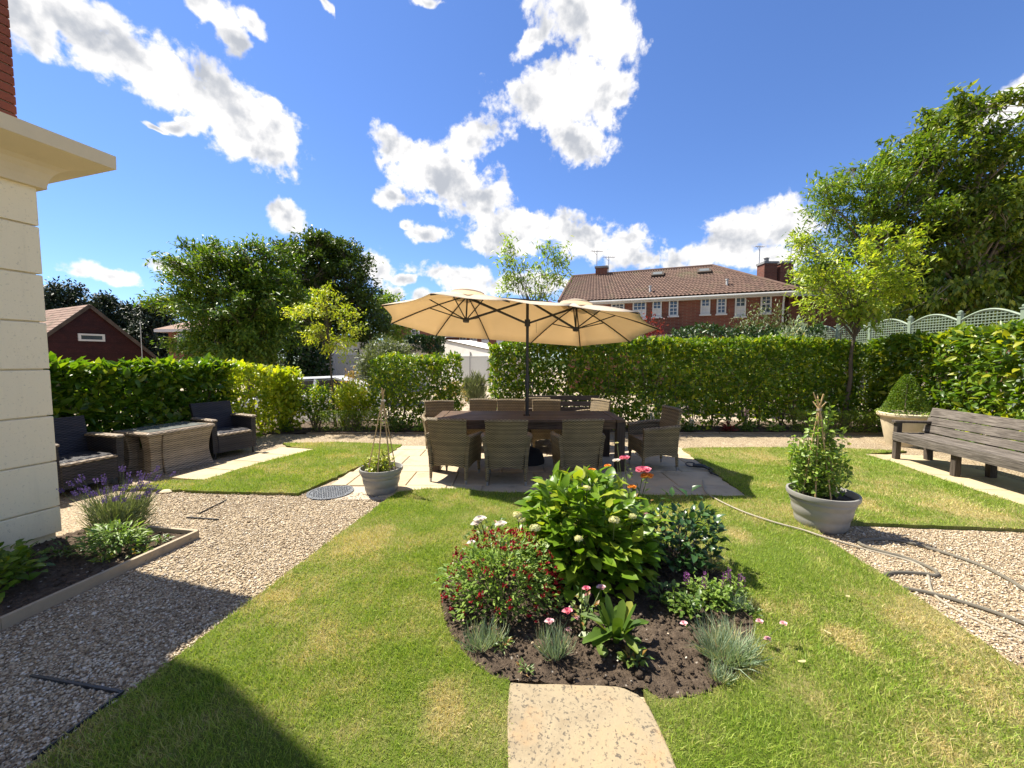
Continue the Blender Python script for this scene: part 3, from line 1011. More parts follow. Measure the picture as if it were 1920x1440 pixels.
def lawn_with_holes(name, outline, holes, z):
    bm = bmesh.new()
    for loop in [outline] + holes:
        vsx = [bm.verts.new((p[0], p[1], z)) for p in loop]
        for i in range(len(vsx)): bm.edges.new((vsx[i], vsx[(i + 1) % len(vsx)]))
    bmesh.ops.triangle_fill(bm, use_beauty=True, edges=bm.edges[:])
    ext = bmesh.ops.extrude_edge_only(bm, edges=[e for e in bm.edges if e.is_boundary])
    for v in [g for g in ext['geom'] if isinstance(g, bmesh.types.BMVert)]: v.co.z = -0.02
    bmesh.ops.recalc_face_normals(bm, faces=bm.faces[:])
    me = bpy.data.meshes.new(name); bm.to_mesh(me); bm.free()
    return tag(link(name, me, M['turf']), kind='structure')


# bed and front step join into one hole
th0 = math.atan2(SLAB[0][1] - BED_C[1], SLAB[0][0] - BED_C[0]); th1 = math.atan2(SLAB[1][1] - BED_C[1], SLAB[1][0] - BED_C[0])
arc = [p for p in BED if not (SLAB[0][0] < p[0] < SLAB[1][0] and p[1] < BED_C[1])]
k0 = min(range(len(arc)), key=lambda i: (arc[i][0] - SLAB[1][0]) ** 2 + (arc[i][1] - SLAB[1][1]) ** 2)
arc = arc[k0:] + arc[:k0]
HOLE = arc + [(-.012, SLAB[0][1]), (-.012, 0.42), (.632, 0.42), (.632, SLAB[1][1])]
lawn_with_holes('lawn', wavy(LAWN, seed=5), [HOLE], LZ)

# step in front of the bed
st = thing('stepping_stone', (0.31, 1.1, 0), 'long speckled buff stone slab leading up to the round flower bed', 'paving slab')
rs = random.Random(9)
ol = [(-.328, -.66), (.328, -.66)] + [(.328 + rs.uniform(-.004, .004), -.5 + .1 * k) for k in range(11)] + [(.315, .60), (.285, .665), (.23, .70)] + [(.2 - .1 * k, .712 + rs.uniform(-.005, .005) + .004 * k) for k in range(5)] + [(-.318, .735), (-.326, .70)] + [(-.328 + rs.uniform(-.004, .004), .6 - .1 * k) for k in range(11)]
mb = MB(); mb.prism(ol, -.03, .040)
mb.build('slab', M['step_stone'], st, bevel=0.008)


# soil with clods
def soil_patch(name, poly, base, amp, step, seed):
    p = np.array(poly); lo, hi = p.min(0), p.max(0)
    nx, ny = int((hi[0] - lo[0]) / step) + 2, int((hi[1] - lo[1]) / step) + 2
    X, Y = np.meshgrid(lo[0] + np.arange(nx) * step, lo[1] + np.arange(ny) * step, indexing='ij')
    q = np.stack([X.ravel(), Y.ravel(), np.zeros(X.size)], 1)
    z = base + amp * (0.5 * vnoise(q, 9, seed) + 0.35 * vnoise(q, 26, seed + 1) + 0.4 * np.abs(vnoise(q, 60, seed + 2)))
    r = np.random.default_rng(seed)
    q[:, 2] = z + r.normal(size=len(z)) * amp * .22
    ins = inside(poly, q[:, 0], q[:, 1]).reshape(nx, ny)
    idx = np.arange(nx * ny).reshape(nx, ny)
    a, b, c, d = idx[:-1, :-1], idx[1:, :-1], idx[1:, 1:], idx[:-1, 1:]
    ok = ins[:-1, :-1] | ins[1:, 1:] | ins[1:, :-1] | ins[:-1, 1:]
    f = np.stack([a[ok], b[ok], c[ok], d[ok]], 1)
    return tag(link(name, np_mesh(name, q, f, True), M['soil']), kind='structure')


soil_patch('flower_bed_soil', arc + [(SLAB[0][0], SLAB[0][1] + .01), (SLAB[1][0], SLAB[1][1] + .01)], 0.028, 0.015, 0.013, 11)
HOUSE_C = Vector((-4.0, 3.42, 0)); WD = Vector((0.29, 0.957, 0)); NR = Vector((0.957, -0.29, 0))
SIDE_BED = [(-4.75, 1.2), (-3.28, 1.2), (-3.07, 2.26), (-2.85, 3.44), (-3.45, 3.54), (-4.0, 3.6)]
soil_patch('house_bed_soil', SIDE_BED, 0.025, 0.02, 0.022, 12)
HB = [(-6.2, 8.28), (-4.6, 8.38), (8.6, 8.38), (8.6, 9.9), (-7.2, 9.9)]
soil_patch('hedge_bed_soil', HB, 0.02, 0.02, 0.06, 13)

# clods and stones lying on the round bed
r = np.random.default_rng(4)
OCT = np.array([[1, 0, 0], [0, 1, 0], [-1, 0, 0], [0, -1, 0], [0, 0, 1], [0, 0, -1]], float)
OCF = np.array([[0, 1, 4], [1, 2, 4], [2, 3, 4], [3, 0, 4], [1, 0, 5], [2, 1, 5], [3, 2, 5], [0, 3, 5]])


def scatter_stones(name, xy, z, size, flat, mat, seed):
    r = np.random.default_rng(seed); n = len(xy)
    v = OCT[None] * (1 + r.normal(size=(n, 6, 1)) * .18)
    s = size[:, None, None] * np.stack([r.uniform(.7, 1.3, n), r.uniform(.7, 1.3, n), np.full(n, flat)], 1)[:, None, :]
    v = v * s
    tl = r.normal(size=n) * .5; ca, sa = np.cos(tl), np.sin(tl)
    x, zz = v[..., 0] * ca[:, None] - v[..., 2] * sa[:, None], v[..., 0] * sa[:, None] + v[..., 2] * ca[:, None]
    a = r.uniform(0, 6.3, n); ca, sa = np.cos(a), np.sin(a)
    vx = x * ca[:, None] - v[..., 1] * sa[:, None]; vy = x * sa[:, None] + v[..., 1] * ca[:, None]
    V = np.stack([vx + xy[:, :1], vy + xy[:, 1:2], zz + z[:, None]], 2).reshape(-1, 3)
    F = (OCF[None] + (np.arange(n) * 6)[:, None, None]).reshape(-1, 3)
    return tag(link(name, np_mesh(name, V, F, True), M[mat]), kind='stuff')


def pts_in(poly, dens, seed, holes=()):
    p = np.array([(q[0], q[1]) for q in poly]); lo, hi = p.min(0), p.max(0)
    r = np.random.default_rng(seed)
    n = int((hi - lo).prod() * dens)
    q = r.uniform(lo, hi, size=(n, 2))
    k = inside(poly, q[:, 0], q[:, 1])
    for h in holes: k &= ~inside(h, q[:, 0], q[:, 1])
    return q[k]


xy = pts_in(arc + [SLAB[0], SLAB[1]], 2300, 21)
o = scatter_stones('soil_clods', xy, np.full(len(xy), .040), np.random.default_rng(5).gamma(1.0, .0042, len(xy)) + .0018, .75, 'soil', 22)
tag(o, 'crumbly brown clods strewn over the round flower bed', 'soil')
xy = pts_in(arc + [SLAB[0], SLAB[1]], 22, 23)
o = scatter_stones('bed_stones', xy, np.full(len(xy), .055), np.random.default_rng(6).uniform(.006, .014, len(xy)), .7, 'pebble', 24)
tag(o, 'small pale stones lying in the flower bed soil', 'stones')
xy = pts_in(SIDE_BED, 500, 25)
o = scatter_stones('soil_clods', xy, np.full(len(xy), .04), np.random.default_rng(5).gamma(2.0, .003, len(xy)) + .003, .7, 'soil', 26)
tag(o, 'dark crumbly clods in the bed along the house wall', 'soil')

# loose pebbles where single stones can be seen
PATH_L = [(-2.16, -0.1), (-1.90, 1.46), (-1.38, 4.62), (-2.3, 4.72), (-4.4, 4.75), (-3.9, 3.6), (-2.80, 3.52), (-3.04, 2.2), (-3.3, 1.1)]
PATH_R = [(2.4, 0.6), (2.64, 1.92), (2.86, 3.74), (4.8, 3.56), (6.0, 3.4), (6.0, 0.6)]
for nm, pl, lab, sd in (('gravel_stones', PATH_L, 'loose buff gravel on the path beside the house', 31), ('gravel_stones', PATH_R, 'loose buff gravel on the path right of the lawn', 33)):
    xy = pts_in(pl, 9500, sd)
    near = np.hypot(xy[:, 0], xy[:, 1]); rr = np.random.default_rng(sd + 1)
    xy = xy[(near < 3.1) | (rr.uniform(size=len(xy)) < .45)]
    sz = rr.gamma(7.0, .00075, len(xy)) + .0018
    tag(scatter_stones(nm, xy, sz * .35 + .001, sz, .55, 'pebble', sd + 2), lab, 'gravel')
BACKG = [(-4.6, 7.25), (-2.2, 7.2), (3.0, 7.0), (5.9, 6.75), (7.6, 4.0), (8.0, 8.3), (-4.8, 8.3)]


# grass
def grow(name, poly, holes, lab, seed):
    r = np.random.default_rng(seed)
    lb = LB()
    xy = pts_in(poly, 27000, seed, holes)
    d = np.hypot(xy[:, 0], xy[:, 1] - 0)
    keep = r.uniform(size=len(xy)) < np.clip((2.1 / np.maximum(d, .1)) ** 1.35, .11, 1)
    ok = keep & (xy[:, 1] > 1.12)
    xy, d = xy[ok], d[ok]
    n = len(xy)
    q3 = np.column_stack([xy, np.zeros(n)])
    len_n = 1 + .22 * vnoise(q3, 5.5, 3)
    # longer fringe along cut edges
    L = r.gamma(8, .0034, n) * len_n * np.clip(.9 + .03 * d, .9, 1.2)
    W = r.uniform(.0016, .0032, n) * np.clip(d / 2.0, 1, 3.0)
    ax = np.column_stack([r.normal(size=n) * .55, r.normal(size=n) * .55, np.ones(n)])
    ax[:, 0] += .35 * vnoise(q3, 3.3, 8); ax[:, 1] += .35 * vnoise(q3, 2.9, 9)
    nr = np.column_stack([r.normal(size=n), r.normal(size=n), np.zeros(n)])
    pos = np.column_stack([xy, np.full(n, LZ - .004)])
    a = d < 3.4
    lb.add(pos[a], ax[a], nr[a], L[a], W[a], kind='blade', droop=.35)
    if (~a).any(): lb.add(pos[~a], ax[~a], nr[~a], L[~a], W[~a], kind='tri', droop=.25)
    o = lb.build(name, M['grass_blade'])
    return tag(o, lab, 'grass', kind='stuff')


grow('grass', LAWN, [HOLE], 'short green lawn with straw patches round the flower bed', 41)
grow('grass', LAWN_L, [], 'strip of lawn in front of the rattan set', 42)

# ------------------------------------------------------------------ patio slabs: separate stones with open joints
mb = MB(); mb.prism([(-2.37, 4.44), (2.76, 4.44), (3.02, 6.9), (3.0, 7.16), (-2.12, 7.16)], -0.02, 0.004)
patio = tag(mb.build('patio', M['mortar']), kind='structure')
r = random.Random(12)
rows = [(4.44, 4.90), (4.90, 5.50), (5.50, 5.80), (5.80, 6.40), (6.40, 6.85), (6.85, 7.16)]
for y0, y1 in rows:
    ym = (y0 + y1) / 2
    xl = -2.37 + 0.25 * (ym - 4.44) / 2.72; xr = 2.76 + 0.26 * (ym - 4.44) / 2.46
    x = xl - r.uniform(0, .25)
    while x < xr:
        w = r.choice([.6, .75, .9, .45])
        a, b = max(x, xl), min(x + w, xr)
        if xr - b < .18: b = xr
        if b - a > .08:
            # the front left corner is gravel with the pot on it
            yy0 = y0
            if y0 < 4.5 and b < -0.7: yy0 = max(y0, 4.50 + 0.0 * a)
            if not (y0 < 4.5 and b < -1.5):
                sm = MB(); sm.cbox((0, 0, 0), (b - a - .012, y1 - yy0 - .012, .03), .006)
                o = sm.build('slab', M['patio_stone'], patio)
                o.location = ((a + b) / 2, (yy0 + y1) / 2, .005 + r.uniform(-.0015, .003))
                o.rotation_euler = (r.uniform(-.003, .003), r.uniform(-.003, .003), 0)
        x = b + (0 if b == xr else 0)
        if b == xr: break

# paving in front of the rattan set
pv = XY([(317, 899), (383, 904), (590, 845), (530, 841)])
ptag = tag(MB().prism([(p[0], p[1]) for p in pv], -.02, .006).build('side_paving', M['mortar']), kind='structure')
A, B, C_, D_ = [Vector((p[0], p[1], 0)) for p in (pv[0], pv[1], pv[2], pv[3])]
for k in range(4):
    t0, t1 = k / 4 + .004, (k + 1) / 4 - .004
    q = [A.lerp(D_, t0), B.lerp(C_, t0), B.lerp(C_, t1), A.lerp(D_, t1)]
    sm = MB(); sm.prism([(p.x, p.y) for p in q], -.01, .028)
    sm.build('slab', M['bench_paving'], ptag)
# paving under the bench
BP0, BPd, BPn = Vector((5.88, 6.52, 0)), Vector((-0.135, -0.991, 0)), Vector((0.991, -0.135, 0))
bp = [BP0, BP0 + BPn * .95, BP0 + BPn * .95 + BPd * 3.6, BP0 + BPd * 3.6]
btag = tag(MB().prism([(p.x, p.y) for p in bp], -.02, .006).build('bench_paving', M['mortar']), kind='structure')
for k in range(6):
    for j in range(2):
        s0, s1 = .6 * k + .005, .6 * k + .595
        n0, n1 = (.005, .47) if j == 0 else (.48, .945)
        q = [BP0 + BPd * s0 + BPn * n0, BP0 + BPd * s0 + BPn * n1, BP0 + BPd * s1 + BPn * n1, BP0 + BPd * s1 + BPn * n0]
        sm = MB(); sm.prism([(p.x, p.y) for p in q][::-1], -.01, .028)
        sm.build('slab', M['bench_paving'], btag)

# timber edgings
def edging(name, pts, w, h, lab, mat='edging_timber'):
    p0 = Vector((pts[0][0], pts[0][1], 0))
    t = thing(name, p0, lab, 'edging')
    for a, b in zip(pts[:-1], pts[1:]):
        mb = MB()
        a3, b3 = Vector((a[0], a[1], h / 2 - .012)) - p0, Vector((b[0], b[1], h / 2 - .012)) - p0
        n = max(1, int((b3 - a3).length / 1.6))
        for i in range(n):
            mb = MB(); mb.bar(a3.lerp(b3, i / n), a3.lerp(b3, (i + 1) / n - .002), w, h)
            mb.build('board', M[mat], t)
    return t


edging('timber_edging', [(-3.30, 1.15), (-3.06, 2.26), (-2.84, 3.47), (-3.36, 3.56)], .030, .085, 'grey timber board edging round the bed by the house wall')
edging('timber_edging', [(-4.4, 8.37), (8.0, 8.37)], .025, .05, 'low brown timber edging along the foot of the far hedge')

# black plastic strips of the gravel grid
for a, b, lab in (((58, 1271), (228, 1302), 'black plastic strip across the shaded gravel'), ((232, 1300), (62, 1428), 'black plastic strip lying along the lawn edge in shade'),
                  ((350, 972), (410, 976), 'short black plastic strip in the sunny gravel'), ((372, 965), (425, 939), 'thin dark grid line in the gravel near the lavender')):
    p, q = G(*a), G(*b)
    mb = MB(); w = .011 if 'thin' not in lab else .005
    d = (q - p); c = (p + q) / 2
    mb.box((0, 0, .010), (d.length, w, .014)); mb.box((0, w * .9, .007), (d.length * .9, w * .35, .010))
    o = mb.build('plastic_strip', M['black_plastic']); o.location = c; o.rotation_euler = (0, 0, math.atan2(d.y, d.x))
    tag(o, lab, 'edging strip')

# manhole cover
mc = thing('manhole_cover', G(620, 924), 'round dark cast cover set in the gravel beside the grey pot', 'manhole cover')
mb = MB(); mb.lathe([(.235, .002), (.262, .002), (.262, .016), (.235, .016), (.235, .002)], n=48); mb.build('rim', M['cast_cover'], mc)
mb = MB(); mb.lathe([(0.001, .0), (.23, .0), (.23, .012), (.001, .012)], n=48); lid = mb.build('lid', M['cast_cover'], mc)
mb = MB()
for i in range(-7, 8):
    for j in range(-7, 8):
        x, y = i * .029 + (j % 2) * .014, j * .029
        if x * x + y * y < .21 ** 2: mb.box((x, y, .0145), (.015, .015, .006), rz=.785)
tag(mb.build('studs', M['cast_cover'], lid), kind='stuff')
# stray stone at the lawn corner
o = MB().lathe([(.001, 0), (.05, .0), (.06, .02), (.035, .045), (.001, .05)], n=9).build('rock', M['cream_stone'], smooth=True)
o.location = G(312, 924); o.scale = (1.2, .8, .8)
tag(o, 'fist-sized buff rock at the edge of the left lawn', 'rock')


# ------------------------------------------------------------------ the near house corner on the left
HRZ = math.atan2(NR.y, NR.x)                          # local x = outward from the seen wall, local y = along it towards the garden
house = thing('house', HOUSE_C, 'near house corner in cream stone with moulded cornice and red brick above', 'house', rz=HRZ)
HW, HL = 5.0, 7.5
mb = MB(); mb.box((-HW / 2 - .03, -HL / 2 - .03, 1.5), (HW, HL, 3.06)); mb.build('wall', M['ashlar'], house)
zs = [0.085] + [0.32 + .4025 * k for k in range(0, 7)] + [3.07]
for k in range(len(zs) - 1):
    z0, z1 = zs[k], zs[k + 1]
    for s0, s1 in ((0, -2.6), (-2.606, -5.2), (-5.206, -7.5)):
        mb = MB(); mb.cbox((0, 0, 0), (.06, abs(s1 - s0), z1 - z0 - .012), .006)
        v = mb.v[0]
        o = mb.build('stone_block', M['ashlar'], house, bevel=.004)
        o.location = (-.03, (s0 + s1) / 2, (z0 + z1) / 2)
    mb = MB(); mb.cbox((0, 0, 0), (HW - .07, .06, z1 - z0 - .012), .006)
    o = mb.build('stone_block', M['ashlar'], house, bevel=.004)
    o.location = (-HW / 2 - .063, -.03, (z0 + z1) / 2)
mb = MB(); mb.box((-HW / 2 - .05, -HL / 2 - .05, .02), (HW - .01, HL - .01, .14)); mb.build('plinth', M['lead'], house)
# cornice: profile carried round the block with mitred corners
prof = [(0.0, 3.05), (.045, 3.05), (.045, 3.075), (.055, 3.12), (.075, 3.17), (.105, 3.21), (.145, 3.235), (.36, 3.31), (.362, 3.425), (.0, 3.47), (-.2, 3.47)]
v = []; f = []
for p, z in prof:
    v += [(p, p, z), (p, -HL - p, z), (-HW - p, -HL - p, z), (-HW - p, p, z)]
for i in range(len(prof) - 1):
    for k in range(4):
        k2 = (k + 1) % 4
        f.append((i * 4 + k2, i * 4 + k, i * 4 + 4 + k, i * 4 + 4 + k2))
MB().add(v, f).build('cornice', M['cornice_stone'], house)
mb = MB(); mb.box((-HW / 2 - .075, -HL / 2 - .075, 5.55), (HW, HL, 4.25))
bw = mb.build('brick_wall', M['mortar'], house)
# single bricks where they can be seen, the rest of the wall in the material
r = random.Random(3)
bl, bh, bt = .215, .065, .10
for face in (0, 1):
    for c in range(17):
        z = 3.47 + .0375 + c * .075
        off = 0 if c % 2 else .1125
        s = 0.0
        while s < 1.35:
            L = bl if not (s == 0 and off) else .1025
            mb = MB(); mb.cbox((0, 0, 0), (bt if face == 0 else L, L if face == 0 else bt, bh), .006)
            o = mb.build('brick', M['brick_piece'], bw)
            dj = r.uniform(-.002, .002)
            if face == 0: o.location = (-.105 + dj, -.075 + .02 - s - L / 2 - .0 if s else -.055 - L / 2, z)
            elif s > 0 : o.location = (-.075 - .07 - s - L / 2, -.105 + dj, z)
            else:
                bpy.data.objects.remove(o); s += L + .01; continue
            s += L + .01
mb = MB(); mb.box((-HW / 2 - .073, -HL / 2 - 1.5 + .07, 5.55), (HW + .02, HL - 3.0, 4.0)); mb.build('far_brickwork', M['brick_red'], bw)
mb = MB(); mb.box((-HW / 2 - .073, -HL / 2 + .0, 6.25), (HW + .04, HL + .04, 2.8)); mb.build('upper_brickwork', M['brick_red'], bw)
mb = MB(); mb.box((-HW / 2, -HL / 2, 7.75), (HW + .3, HL + .3, .2)); mb.build('parapet', M['cream_stone'], house)


# ------------------------------------------------------------------ houses and walls beyond the hedges
def pantile_roof(poly_fn, nu, nv, amp, step, name, mat, parent):
    """poly_fn(u, v): u along the eave 0..1, v from eave 0 to ridge 1; each tile its own small curved piece"""
    V = []; F = []; n = 0
    for j in range(nv):
        v0, v1 = j / nv, (j + 1) / nv
        for i in range(nu):
            us = [(i + q / 4) / nu for q in range(5)]
            a = [poly_fn(u, v0) for u in us]; b = [poly_fn(u, min(v1 + .25 / nv, 1)) for u in us]
            nr = (a[4] - a[0]).cross(b[0] - a[0])
            nr = nr.normalized() if nr.length > 1e-9 else Vector((0, 0, 1))
            hs = [0, .9, 1.0, .35, -.15]
            V += [tuple(p + nr * (amp * h + step)) for p, h in zip(a, hs)] + [tuple(p + nr * (amp * h)) for p, h in zip(b, hs)]
            F += [(n + q, n + q + 1, n + 6 + q, n + 5 + q) for q in range(4)]
            n += 10
    v = np.array(V) - np.array(tuple(ROOT[parent.name]))
    o = link(name, np_mesh(name, v, np.array(F), True), M[mat], parent)
    return tag(o, kind='stuff')


def far_window(parent, c, ux, w, h, nx=2, ny=3, curtain=False, frame=.07, n=None):
    """sash window on a wall: c centre, ux unit vector along the wall; frame proud, pane set back, bars, sill"""
    r0 = ROOT[parent.name]
    c = Vector(c) - r0
    ux = Vector(ux).normalized(); nrm = Vector((ux.y, -ux.x, 0))
    if n is not None and nrm.dot(n) < 0: nrm = -nrm
    MM = np.array([tuple(ux), tuple(-nrm), (0, 0, 1)]).T
    f = MB()
    for sx in (-1, 1): f.box(c + ux * sx * (w / 2 - frame / 2) + nrm * .03, (frame, .10, h), M=MM)
    for sz in (-1, 1): f.box(c + Vector((0, 0, sz * (h / 2 - frame / 2))) + nrm * .03, (w - 2 * frame, .10, frame), M=MM)
    f.box(c + nrm * .03, (w - 2 * frame, .08, .05), M=MM)
    for k in range(1, nx): f.box(c + ux * (k / nx - .5) * (w - 2 * frame) + nrm * .03, (.03, .06, h - 2 * frame), M=MM)
    for k in range(1, ny * 2 if ny < 3 else ny + 1):
        f.box(c + Vector((0, 0, (k / (ny + 1) - .5) * (h - 2 * frame))) + nrm * .028, (w - 2 * frame, .055, .028), M=MM)
    win = f.build('window', M['white_paint'], parent)
    g = MB(); g.box(c + nrm * .012, (w - 2 * frame, .012, h - 2 * frame), M=MM); g.build('pane', M['window_dark'], win)
    if curtain:
        g = MB(); g.box(c - Vector((0, 0, h * .18)) + nrm * .022, (w - 2 * frame, .006, h * .45), M=MM); g.build('blind', M['curtain'], win)
    s = MB(); s.box(c - Vector((0, 0, h / 2 + .035)) + nrm * .06, (w + .1, .16, .07), M=MM); s.build('sill', M['white_paint'], win)
    return win


def chimney(parent, c, w, d, h, pots=0, rz=0.0):
    c = Vector(c) - ROOT[parent.name]
    m = MB(); m.box(c + Vector((0, 0, h / 2)), (w, d, h), rz=rz)
    ch = m.build('chimney', M['brick_red'], parent)
    m = MB(); m.box(c + Vector((0, 0, h + .03)), (w + .10, d + .10, .12), rz=rz); m.build('cap', M['lead'], ch)
    for k in range(pots):
        m = MB(); m.lathe([(.09, 0), (.11, .05), (.085, .1), (.085, .28), (.1, .3), (.07, .3)], tuple(c + Vector(((k - .5 * (pots - 1)) * .3, 0, h + .09))), 12)
        m.build('chimney_pot', M['lead'], ch, smooth=True)
    return ch


def aerial(parent, base, h, w=.9, rz=0.0, els=6):
    b = Vector(base) - ROOT[parent.name]
    m = MB(); m.tube([b, b + Vector((0, 0, h))], .022, 6)
    u = Vector((math.cos(rz), math.sin(rz), 0)); p = Vector((-u.y, u.x, 0))
    top = b + Vector((0, 0, h - .05))
    m.tube([top - u * w * .5, top + u * w * .5], .016, 5)
    for k in range(els):
        q = top + u * (k / (els - 1) - .5) * w * .95
        m.tube([q - p * .22, q + p * .22 + Vector((0, 0, .04))], .011, 4)
    m.tube([top + Vector((0, 0, -.25)), top - u * w * .3 ], .012, 4)
    return m.build('aerial', M['grey_metal'], parent)


# --- brick house with pantiled hip roof
EL = D(1048, 567, 23.6); ER = D(1496, 543, 19.4)      # eave ends
ez = (EL.z + ER.z) / 2
EL.z = ER.z = ez
ux = (ER - EL); ux.z = 0; hl = ux.length; ux.normalize()
nb = Vector((-ux.y, ux.x, 0))                          # away from us
DEEP = 7.0
RH = 2.15
brick_house = thing('brick_house', (EL.x + ux.x * hl / 2, EL.y + ux.y * hl / 2, LOW), 'long red brick house with brown pantiled hip roof and white sash windows', 'house')
GZ = LOW
wo = .35                                               # eave overhang
W0, W1 = EL + ux * .45 + nb * wo, ER - ux * .45 + nb * wo
base = [W0, W1, W1 + nb * (DEEP - 2 * wo), W0 + nb * (DEEP - 2 * wo)]
rl = ROOT[brick_house.name]
mb = MB(); mb.prism([(p.x - rl.x, p.y - rl.y) for p in base], -.1, ez - .20 - GZ)
mb.build('wall', M['brick_red'], brick_house)
RL = EL + ux * 0.05 + nb * DEEP / 2 + Vector((0, 0, RH)); RR = ER - ux * 3.4 + nb * DEEP / 2 + Vector((0, 0, RH))
BL, BR = EL + nb * DEEP, ER + nb * DEEP
dn = Vector((0, 0, -.05))
mb = MB()
pts = [EL + dn, ER + dn, BR + dn, BL + dn, RL + dn, RR + dn]
mb.add([tuple(p - rl) for p in pts], [(0, 1, 5, 4), (1, 2, 5), (2, 3, 4, 5), (3, 0, 4), (3, 2, 1, 0)])
roof = mb.build('roof', M['pantile'], brick_house)
pantile_roof(lambda u, v: EL.lerp(ER, u).lerp(RL.lerp(RR, u), v), 58, 17, .045, .03, 'front_tiles', 'pantile', roof)
pantile_roof(lambda u, v: ER.lerp(BR, u).lerp(RR, v), 34, 17, .045, .03, 'hip_tiles', 'pantile', roof)
mb = MB(); mb.tube([RL - rl, RR - rl + Vector((0, 0, .02)), ER - rl + Vector((0, 0, .05))], .11, 8); mb.tube([RL - rl, EL - rl + Vector((0, 0, .05))], .10, 8)
mb.build('ridge_tiles', M['pantile'], roof)
# white fascia, soffit and gutter
mb = MB()
MMx = np.array([tuple(ux), tuple(nb), (0, 0, 1)]).T
mb.box((EL + ER) / 2 - rl + Vector((0, 0, -.13)) + nb * .03, (hl, .05, .17), M=MMx)
mb.box((EL + ER) / 2 - rl + Vector((0, 0, -.20)) + nb * .2, (hl, .42, .03), M=MMx)
mb.build('fascia', M['white_paint'], brick_house)
mb = MB(); mb.tube([EL - rl + Vector((0, 0, -.10)) - nb * .05, ER - rl + Vector((0, 0, -.10)) - nb * .05], .06, 8)
mb.tube([ER - ux * .5 - rl + Vector((0, 0, -.15)) + nb * .2, ER - ux * .5 - rl + Vector((0, 0, -.6)) + nb * .3, ER - ux * .5 - rl + Vector((0, 0, -4.5)) + nb * .3], .045, 8)
mb.build('gutter', M['white_paint'], brick_house)


def on_wall(px, py):
    """where the sight line meets the front wall plane"""
    d = ray(px, py); o = Vector((0, 0, CAM_H))
    t = (W0 - o).dot(nb) / d.dot(nb)
    return o + d * t


for x0, y0, x1, y1, nx, cur in ((1146, 568, 1171, 592, 3, 1), (1186, 565, 1212, 598, 3, 1), (1223, 563.5, 1241, 595, 2, 1), (1253.5, 562, 1272, 593, 2, 0),
                                (1313, 559, 1332, 590, 2, 1), (1343, 558, 1362, 589, 2, 0), (1377, 556, 1399, 594, 2, 1), (1085, 573, 1108, 600, 3, 0), (1425, 552, 1447, 588, 2, 0)):
    a, b = on_wall(x0, y1), on_wall(x1, y0)
    c = (a + b) / 2
    far_window(brick_house, c, ux, abs((b - a).dot(ux)), b.z - a.z, nx, 3, curtain=bool(cur), n=-nb)
# flat-roofed bay under the upper windows
q = on_wall(1225, 637)
mb = MB(); mb.box(q - rl + Vector((0, 0, .12)) - nb * .35, (4.2, .9, .16), M=MMx); mb.build('porch_roof', M['white_paint'], brick_house)
mb = MB(); mb.box(q - rl + Vector((0, 0, .215)) - nb * .36, (4.3, 1.0, .03), M=MMx); mb.build('porch_lead', M['lead'], brick_house)
# rooflights, vents, chimney
for px, py in ((1233, 517), (1320, 511)):
    u = (px - 1071) / (1496 - 1048) if px < 1300 else None
    d = ray(px, py); n_r = (ER - EL).cross(RL - EL).normalized(); t = (EL - Vector((0, 0, CAM_H))).dot(n_r) / d.dot(n_r)
    p = Vector((0, 0, CAM_H)) + d * t
    sl = (RL.lerp(RR, .4) - EL.lerp(ER, .4)); sl = (sl - ux * sl.dot(ux)).normalized()
    nn = ux.cross(sl)
    MR = np.array([tuple(ux), tuple(sl), tuple(nn)]).T
    mb = MB(); mb.box(p - rl + nn * .10, (.72, .55, .12), M=MR); rw = mb.build('roof_window', M['old_wood'], brick_house)
    mb = MB(); mb.box(p - rl + nn * .168, (.5, .36, .015), M=MR); mb.build('pane', M['roof_glass'], rw)
for px, py in ((1219, 548), (1363, 536)):
    d = ray(px, py); t = (EL - Vector((0, 0, CAM_H))).dot(n_r) / d.dot(n_r)
    p = Vector((0, 0, CAM_H)) + d * t - rl
    mb = MB(); mb.tube([p, p + Vector((0, 0, .32))], .06, 8); mb.tube([p + Vector((0, 0, .3)), p + Vector((0, 0, .36))], .085, 8)
    mb.build('vent_pipe', M['white_paint'], brick_house)
cp = D(1128, 521, 26.3)
chimney(brick_house, (cp.x, cp.y, cp.z - .5), .72, .55, 1.12, rz=math.atan2(ux.y, ux.x))
aerial(brick_house, (D(1119, 500, 26.3).x, 26.3, cp.z - .2), 1.95, .8, .2)
aerial(brick_house, (D(1141, 512, 26.6).x, 26.6, cp.z - .5), 1.95, .8, .1)

# --- neighbouring house at the right with two chimneys
n0 = D(1492, 545, 22.0)
nhouse = thing('brick_house', (n0.x + 3.2, n0.y + 2, LOW), 'red brick neighbour house with two tall chimney stacks behind the young tree', 'house')
rl2 = ROOT[nhouse.name]
mb = MB(); mb.box((0, 1.5, (n0.z - LOW) / 2), (6.4, 6.0, n0.z - LOW)); mb.build('wall', M['brick_red'], nhouse)
E0, E1 = Vector((n0.x - .3, n0.y + .2, n0.z)), Vector((n0.x + 6.7, n0.y + .2, n0.z))
T0, T1 = Vector((n0.x + 2.4, n0.y + 3.4, n0.z + 1.8)), Vector((n0.x + 4.3, n0.y + 3.4, n0.z + 1.8))
B0, B1 = Vector((n0.x - .3, n0.y + 6.8, n0.z)), Vector((n0.x + 6.7, n0.y + 6.8, n0.z))
mb = MB(); mb.add([tuple(p - rl2) for p in (E0, E1, B1, B0, T0, T1)], [(0, 1, 5, 4), (1, 2, 5), (2, 3, 4, 5), (3, 0, 4), (3, 2, 1, 0)])
rf = mb.build('roof', M['pantile'], nhouse)
pantile_roof(lambda u, v: E0.lerp(E1, u).lerp(T0.lerp(T1, u), v), 30, 12, .045, .03, 'tiles', 'pantile', rf)
